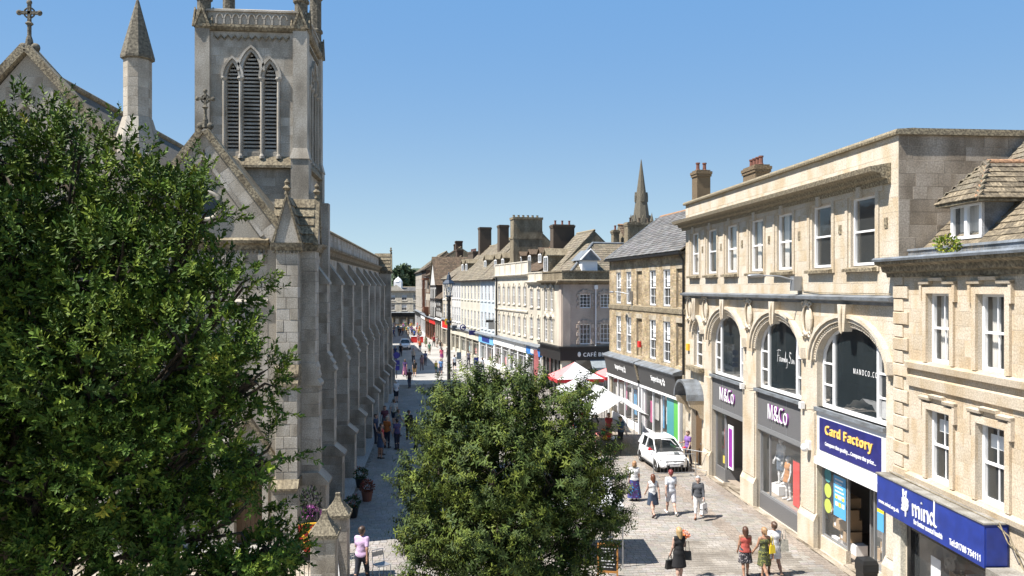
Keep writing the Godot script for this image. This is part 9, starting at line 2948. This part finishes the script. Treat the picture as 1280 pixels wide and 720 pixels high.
	# walkers down the street: [x, depth, turn, top, lower, top type, lower type, hair, words]
	var far := [
		[-3.4, 82.4, 3.0, Color(0.06, 0.03, 0.12), Color(0.2, 0.07, 0.16), "tee", "long_skirt", "bob", "walker in dark purple with long mauve skirt in the shade"],
		[-2.4, 81.6, 3.2, Color(0.015, 0.015, 0.015), Color(0.25, 0.16, 0.06), "tee", "shorts", "short", "walker in black top and mustard shorts in the shade"],
		[-1.8, 87.9, 3.0, Color(0.3, 0.18, 0.2), Color(0.2, 0.14, 0.14), "tee", "trousers", "bob", "walker in dusty pink on the edge of the shade"],
		[-1.5, 93.3, 3.1, Color(0.1, 0.13, 0.25), Color(0.1, 0.1, 0.12), "tee", "trousers", "short", "walker in slate blue leaving the shade"],
		[-0.25, 85.3, 0.2, Color(0.5, 0.4, 0.08), Color(0.05, 0.14, 0.08), "tee", "shorts", "short", "child in yellow top and green shorts beside the blue-shirted walker"],
		[0.25, 82.9, 0.1, Color(0.12, 0.25, 0.5), Color(0.04, 0.06, 0.12), "tee", "shorts", "bob", "walker in bright blue shirt and navy shorts in the sun"],
		[0.4, 98.2, 3.1, Color(0.55, 0.08, 0.16), Color(0.25, 0.05, 0.2), "tee", "skirt", "long", "walker in crimson top and plum skirt in the sun"],
		[1.75, 87.6, 3.3, Color(0.55, 0.6, 0.68), Color(0.02, 0.02, 0.03), "tee", "shorts", "short", "walker in pale blue shirt and black shorts in the sun"],
		[-4.9, 105.5, 0.0, Color(0.015, 0.015, 0.02), Color(0.015, 0.015, 0.03), "tee", "trousers", "short", "walker in navy behind the distant white car"],
		[-6.0, 103.5, 0.3, Color(0.6, 0.6, 0.6), Color(0.1, 0.1, 0.15), "tee", "trousers", "short", "walker in white top by the shaded house"],
		[-5.4, 101.5, 0.2, Color(0.03, 0.05, 0.14), Color(0.03, 0.03, 0.05), "tee", "trousers", "short", "walker in dark blue by the shaded house"],
		[-1.9, 122.3, 3.0, Color(0.14, 0.17, 0.08), Color(0.14, 0.17, 0.08), "dress", "none", "bob", "walker in olive dress near the jettied house"],
		[-3.2, 129.4, 3.2, Color(0.4, 0.2, 0.2), Color(0.3, 0.1, 0.1), "tee", "skirt", "bob", "walker in rose top near the jettied house"],
		[-0.7, 123.8, 0.3, Color(0.3, 0.03, 0.04), Color(0.03, 0.03, 0.03), "tee", "trousers", "short", "walker in dark red outside the jettied house"],
		[-0.2, 121.4, 0.5, Color(0.5, 0.48, 0.45), Color(0.3, 0.28, 0.25), "tee", "skirt", "bob", "walker in stone grey outside the jettied house"],
		[-4.2, 141.6, 3.1, Color(0.04, 0.12, 0.4), Color(0.02, 0.02, 0.04), "tee", "trousers", "short", "walker in strong blue beside the red kiosk table"],
		[3.5, 93.0, 3.0, Color(0.1, 0.1, 0.14), Color(0.03, 0.03, 0.06), "tee", "trousers", "short", "walker in charcoal outside the pale blue house"],
		[1.2, 104.0, 0.2, Color(0.6, 0.58, 0.52), Color(0.12, 0.1, 0.08), "tee", "trousers", "short", "walker in cream shirt outside the cream house"],
		[-1.2, 108.0, 3.2, Color(0.08, 0.2, 0.14), Color(0.3, 0.27, 0.2), "tee", "shorts", "short", "walker in bottle green with khaki shorts in the sun"],
		[-2.6, 114.0, 0.1, Color(0.5, 0.12, 0.04), Color(0.06, 0.07, 0.12), "tee", "trousers", "bob", "walker in rust orange near the distant white car"],
		[0.3, 112.0, 3.0, Color(0.02, 0.02, 0.02), Color(0.5, 0.5, 0.5), "vest", "shorts", "tail", "walker in black vest and pale shorts in the sun"],
		[-3.0, 97.0, 0.1, Color(0.4, 0.36, 0.3), Color(0.05, 0.05, 0.06), "tee", "trousers", "short", "walker in sand shirt deep in the shade"],
		[-2.6, 72.5, 3.3, Color(0.12, 0.05, 0.05), Color(0.05, 0.06, 0.1), "tee", "trousers", "short", "walker in maroon near the church end in the shade"],
		[-2.4, 48.6, 2.4, Color(0.3, 0.3, 0.34), Color(0.06, 0.07, 0.1), "tee", "trousers", "short", "man in grey t-shirt at the back of the shaded church group"],
		[-3.3, 50.0, 0.4, Color(0.1, 0.03, 0.05), Color(0.1, 0.1, 0.12), "tee", "skirt", "bob", "woman in burgundy top by the fifth buttress"],
		[-2.9, 53.0, 3.0, Color(0.5, 0.5, 0.48), Color(0.04, 0.05, 0.08), "tee", "shorts", "short", "walker in off-white and navy shorts passing the shaded buttresses"],
		[-1.2, 44.0, 0.6, Color(0.02, 0.05, 0.05), Color(0.02, 0.02, 0.03), "long", "trousers", "bob", "woman in dark green at the edge of the shaded group"],
		[8.5, 45.2, 0.5, Color(0.05, 0.05, 0.06), Color(0.03, 0.03, 0.04), "tee", "trousers", "short", "stallholder in charcoal under the nearer white stall"],
		[9.9, 46.0, -0.5, Color(0.42, 0.06, 0.07), Color(0.05, 0.05, 0.06), "tee", "trousers", "bob", "shopper in red under the nearer white stall"],
		[8.4, 48.6, 2.6, Color(0.6, 0.6, 0.6), Color(0.1, 0.12, 0.18), "tee", "trousers", "short", "shopper in white between the two white stalls"],
		[10.2, 52.0, -0.8, Color(0.1, 0.16, 0.3), Color(0.05, 0.05, 0.08), "tee", "trousers", "short", "stallholder in denim blue under the farther white stall"],
		[4.6, 84.0, 3.3, Color(0.6, 0.6, 0.65), Color(0.1, 0.12, 0.2), "tee", "trousers", "bob", "walker in white outside the pillared shop front"],
	]
	var kinds := [walk, walk2]
	for k in far.size():
		var f: Array = far[k]
		person(f[8], W(f[0], f[1]), f[2], {"pose": kinds[k % 2], "top": f[5], "low": f[6], "hair": f[7], "hem": 0.5, "tall": 1.3 if "child" in f[8] else 1.72, "cell": 0.034}, {"skin": fair, "top": f[3], "low": f[4], "hair": Color(0.1, 0.06, 0.04)}, "people walking down the street")
	# the crowd at the far end: small figures, each on its own
	rng.seed = 404
	var cl := [[Color(0.6, 0.6, 0.6), "white"], [Color(0.5, 0.06, 0.06), "red"], [Color(0.05, 0.08, 0.25), "blue"], [Color(0.5, 0.3, 0.32), "pink"], [Color(0.02, 0.02, 0.02), "black"], [Color(0.3, 0.26, 0.2), "beige"], [Color(0.08, 0.22, 0.28), "teal"], [Color(0.5, 0.36, 0.06), "yellow"], [Color(0.2, 0.1, 0.3), "purple"], [Color(0.1, 0.2, 0.1), "green"], [Color(0.45, 0.16, 0.05), "orange"]]
	for k in 33:
		var w: Array = cl[k % cl.size()]
		var d := R(140, 178)
		var x := lerpf(-4.5, -6.8, (d - 135) / 45.0) + R(-3.2, 2.6)
		person("distant shopper in %s top and %s trousers among the crowd before the end house" % [w[1], ["dark", "beige", "slate blue"][k % 3]], W(x, d), R(-0.6, 0.6) + (PI if k % 2 else 0.0), {"pose": kinds[k % 2], "top": "tee", "low": "trousers", "hair": "short", "tall": R(1.6, 1.82), "cell": 0.034}, {"skin": fair, "top": w[0], "low": [Color(0.03, 0.03, 0.05), Color(0.3, 0.27, 0.22), Color(0.06, 0.08, 0.14)][k % 3], "hair": Color(0.1, 0.06, 0.04)}, "crowd at the far end of the street")
	# shop-window figures
	person("white mannequin in white shirt and denim shorts in the clothes shop window", store_spot(9.75, -0.9) + V(0, 0.37, 0), -PI / 2 + 0.2, {"pose": stand, "top": "tee", "low": "shorts", "hair": "none", "tall": 1.9, "cell": 0.02}, {"skin": Color(0.7, 0.7, 0.7), "top": Color(0.62, 0.68, 0.74), "low": Color(0.1, 0.14, 0.2), "shoes": Color(0.7, 0.7, 0.7)})
	person("white mannequin in tan orange dress in the clothes shop window", store_spot(10.75, -0.75), -PI / 2 + 0.1, {"pose": stand, "top": "dress", "hem": 0.7, "hair": "none", "tall": 1.72, "cell": 0.02}, {"skin": Color(0.7, 0.7, 0.7), "top": Color(0.45, 0.2, 0.07), "shoes": Color(0.7, 0.7, 0.7)})
	for n in get_children():
		if "mannequin" in str(n.get_meta("label", "")):
			n.name = numbered("mannequin"); n.set_meta("category", "mannequin")

func store_spot(u: float, z: float) -> Vector3: return W(13.0 - z, 41.2 - u, 0.63)

func _ready() -> void:
	# camera: level, 9 m above the street, turned a little to the right of the street's line
	var cam := Camera3D.new()
	cam.name = "camera"
	cam.position = V(0, 9, 0)
	cam.rotation = V(0, -atan2(92.0, 1000.0), 0)
	cam.fov = rad_to_deg(2.0 * atan(360.0 / 1000.0))
	cam.near = 0.1; cam.far = 3000.0
	add_child(cam)
	cam.current = true
	var env := Environment.new()
	var sky := Sky.new()
	var sm := ProceduralSkyMaterial.new()
	sm.sky_top_color = Color(0.30, 0.453, 0.621)
	sm.sky_horizon_color = Color(0.593, 0.664, 0.668)
	sm.sky_curve = 0.09
	sm.ground_bottom_color = Color(0.35, 0.32, 0.28); sm.ground_horizon_color = Color(0.6, 0.65, 0.68)
	sm.sky_energy_multiplier = 1.0
	sky.sky_material = sm
	env.background_mode = Environment.BG_SKY
	env.sky = sky
	env.tonemap_mode = Environment.TONE_MAPPER_LINEAR
	env.tonemap_exposure = 2.2
	env.sdfgi_enabled = true; env.ssao_enabled = true; env.ssil_enabled = true
	var we := WorldEnvironment.new()
	we.name = "environment"; we.environment = env
	add_child(we)
	# sun: from the left, slightly behind the camera, 57 degrees up
	var sun := DirectionalLight3D.new()
	sun.name = "sun"
	var el := deg_to_rad(57.0); var az := deg_to_rad(14.0)
	var dir := V(cos(el) * cos(az), -sin(el), -cos(el) * sin(az))
	sun.transform = Transform3D(Basis.looking_at(dir, Vector3.UP), V(0, 40, 0))
	sun.light_color = Color(1.0, 0.975, 0.94)
	sun.light_energy = 1.6
	sun.light_angular_distance = 0.5
	sun.shadow_enabled = true
	add_child(sun)
	materials()
	ground()
	church()
	store()
	charity_house()
	brick_shop()
	far_row()
	trees()
	lamp_post()
	gate()
	hatchback("small white hatchback with red mirror caps and an open door by the stalls", W(11.3, 39.6), 0.06, true, true)
	hatchback("white car driving up the far shaded part of the street", W(-4.9, 119.0), 0.05, false, false)
	gazebo("red and white pop-up gazebo in front of the cafe corner", W(10.4, 60.6), 0.1, 3.6, 3.4, 2.2, 3.35, M.canvas, M.canvas_red, M.canvas_pink)
	gazebo("second red and white gazebo half hidden by the brick shop", W(14.3, 62.0), 0.05, 3.4, 3.4, 2.2, 3.25, M.canvas, M.canvas_red, M.canvas_pink)
	gazebo("plain white gazebo hidden behind the street tree", W(4.5, 26.6), -0.05, 3.0, 2.5, 2.0, 2.3, M.canvas, M.canvas)
	canvas_stall("long white canvas market stall next to the parked hatchback", W(9.75, 44.7), PI / 2 - 0.05, 6.2, 3.1, 3.05, 2.25)
	canvas_stall("white canvas market stall beyond the first, before the brick shop", W(9.3, 51.4), PI / 2 - 0.12, 5.4, 3.2, 3.0, 2.25)
	stall_table("trestle table of goods under the nearer white stall", W(9.2, 43.6), -PI / 2 - 0.1, 2.6, M.canvas_pink, [[M.orange, "orange"], [M.green_sign, "green"], [M.sign_red, "red"], [M.gold, "gold"]], 5)
	stall_table("trestle table of goods under the farther white stall", W(9.0, 50.6), -PI / 2 - 0.1, 2.6, M.canvas_red, [[M.teal, "teal"], [M.yellow, "yellow"], [M.magenta, "magenta"]], 6)
	stall_table("dark-clothed table facing the street at the end of the nearer stall", W(9.1, 42.6), 0.0, 1.4, M.black, [[M.cardboard, "brown"], [M.white, "white"]], 7)
	barrier("grey steel crowd barrier standing across the front of the hatchback", W(11.2, 37.2), 0.05)
	barrier("grey steel crowd barrier between the hatchback and the store pier", W(12.35, 38.1), -0.9)
	bits()
	people()
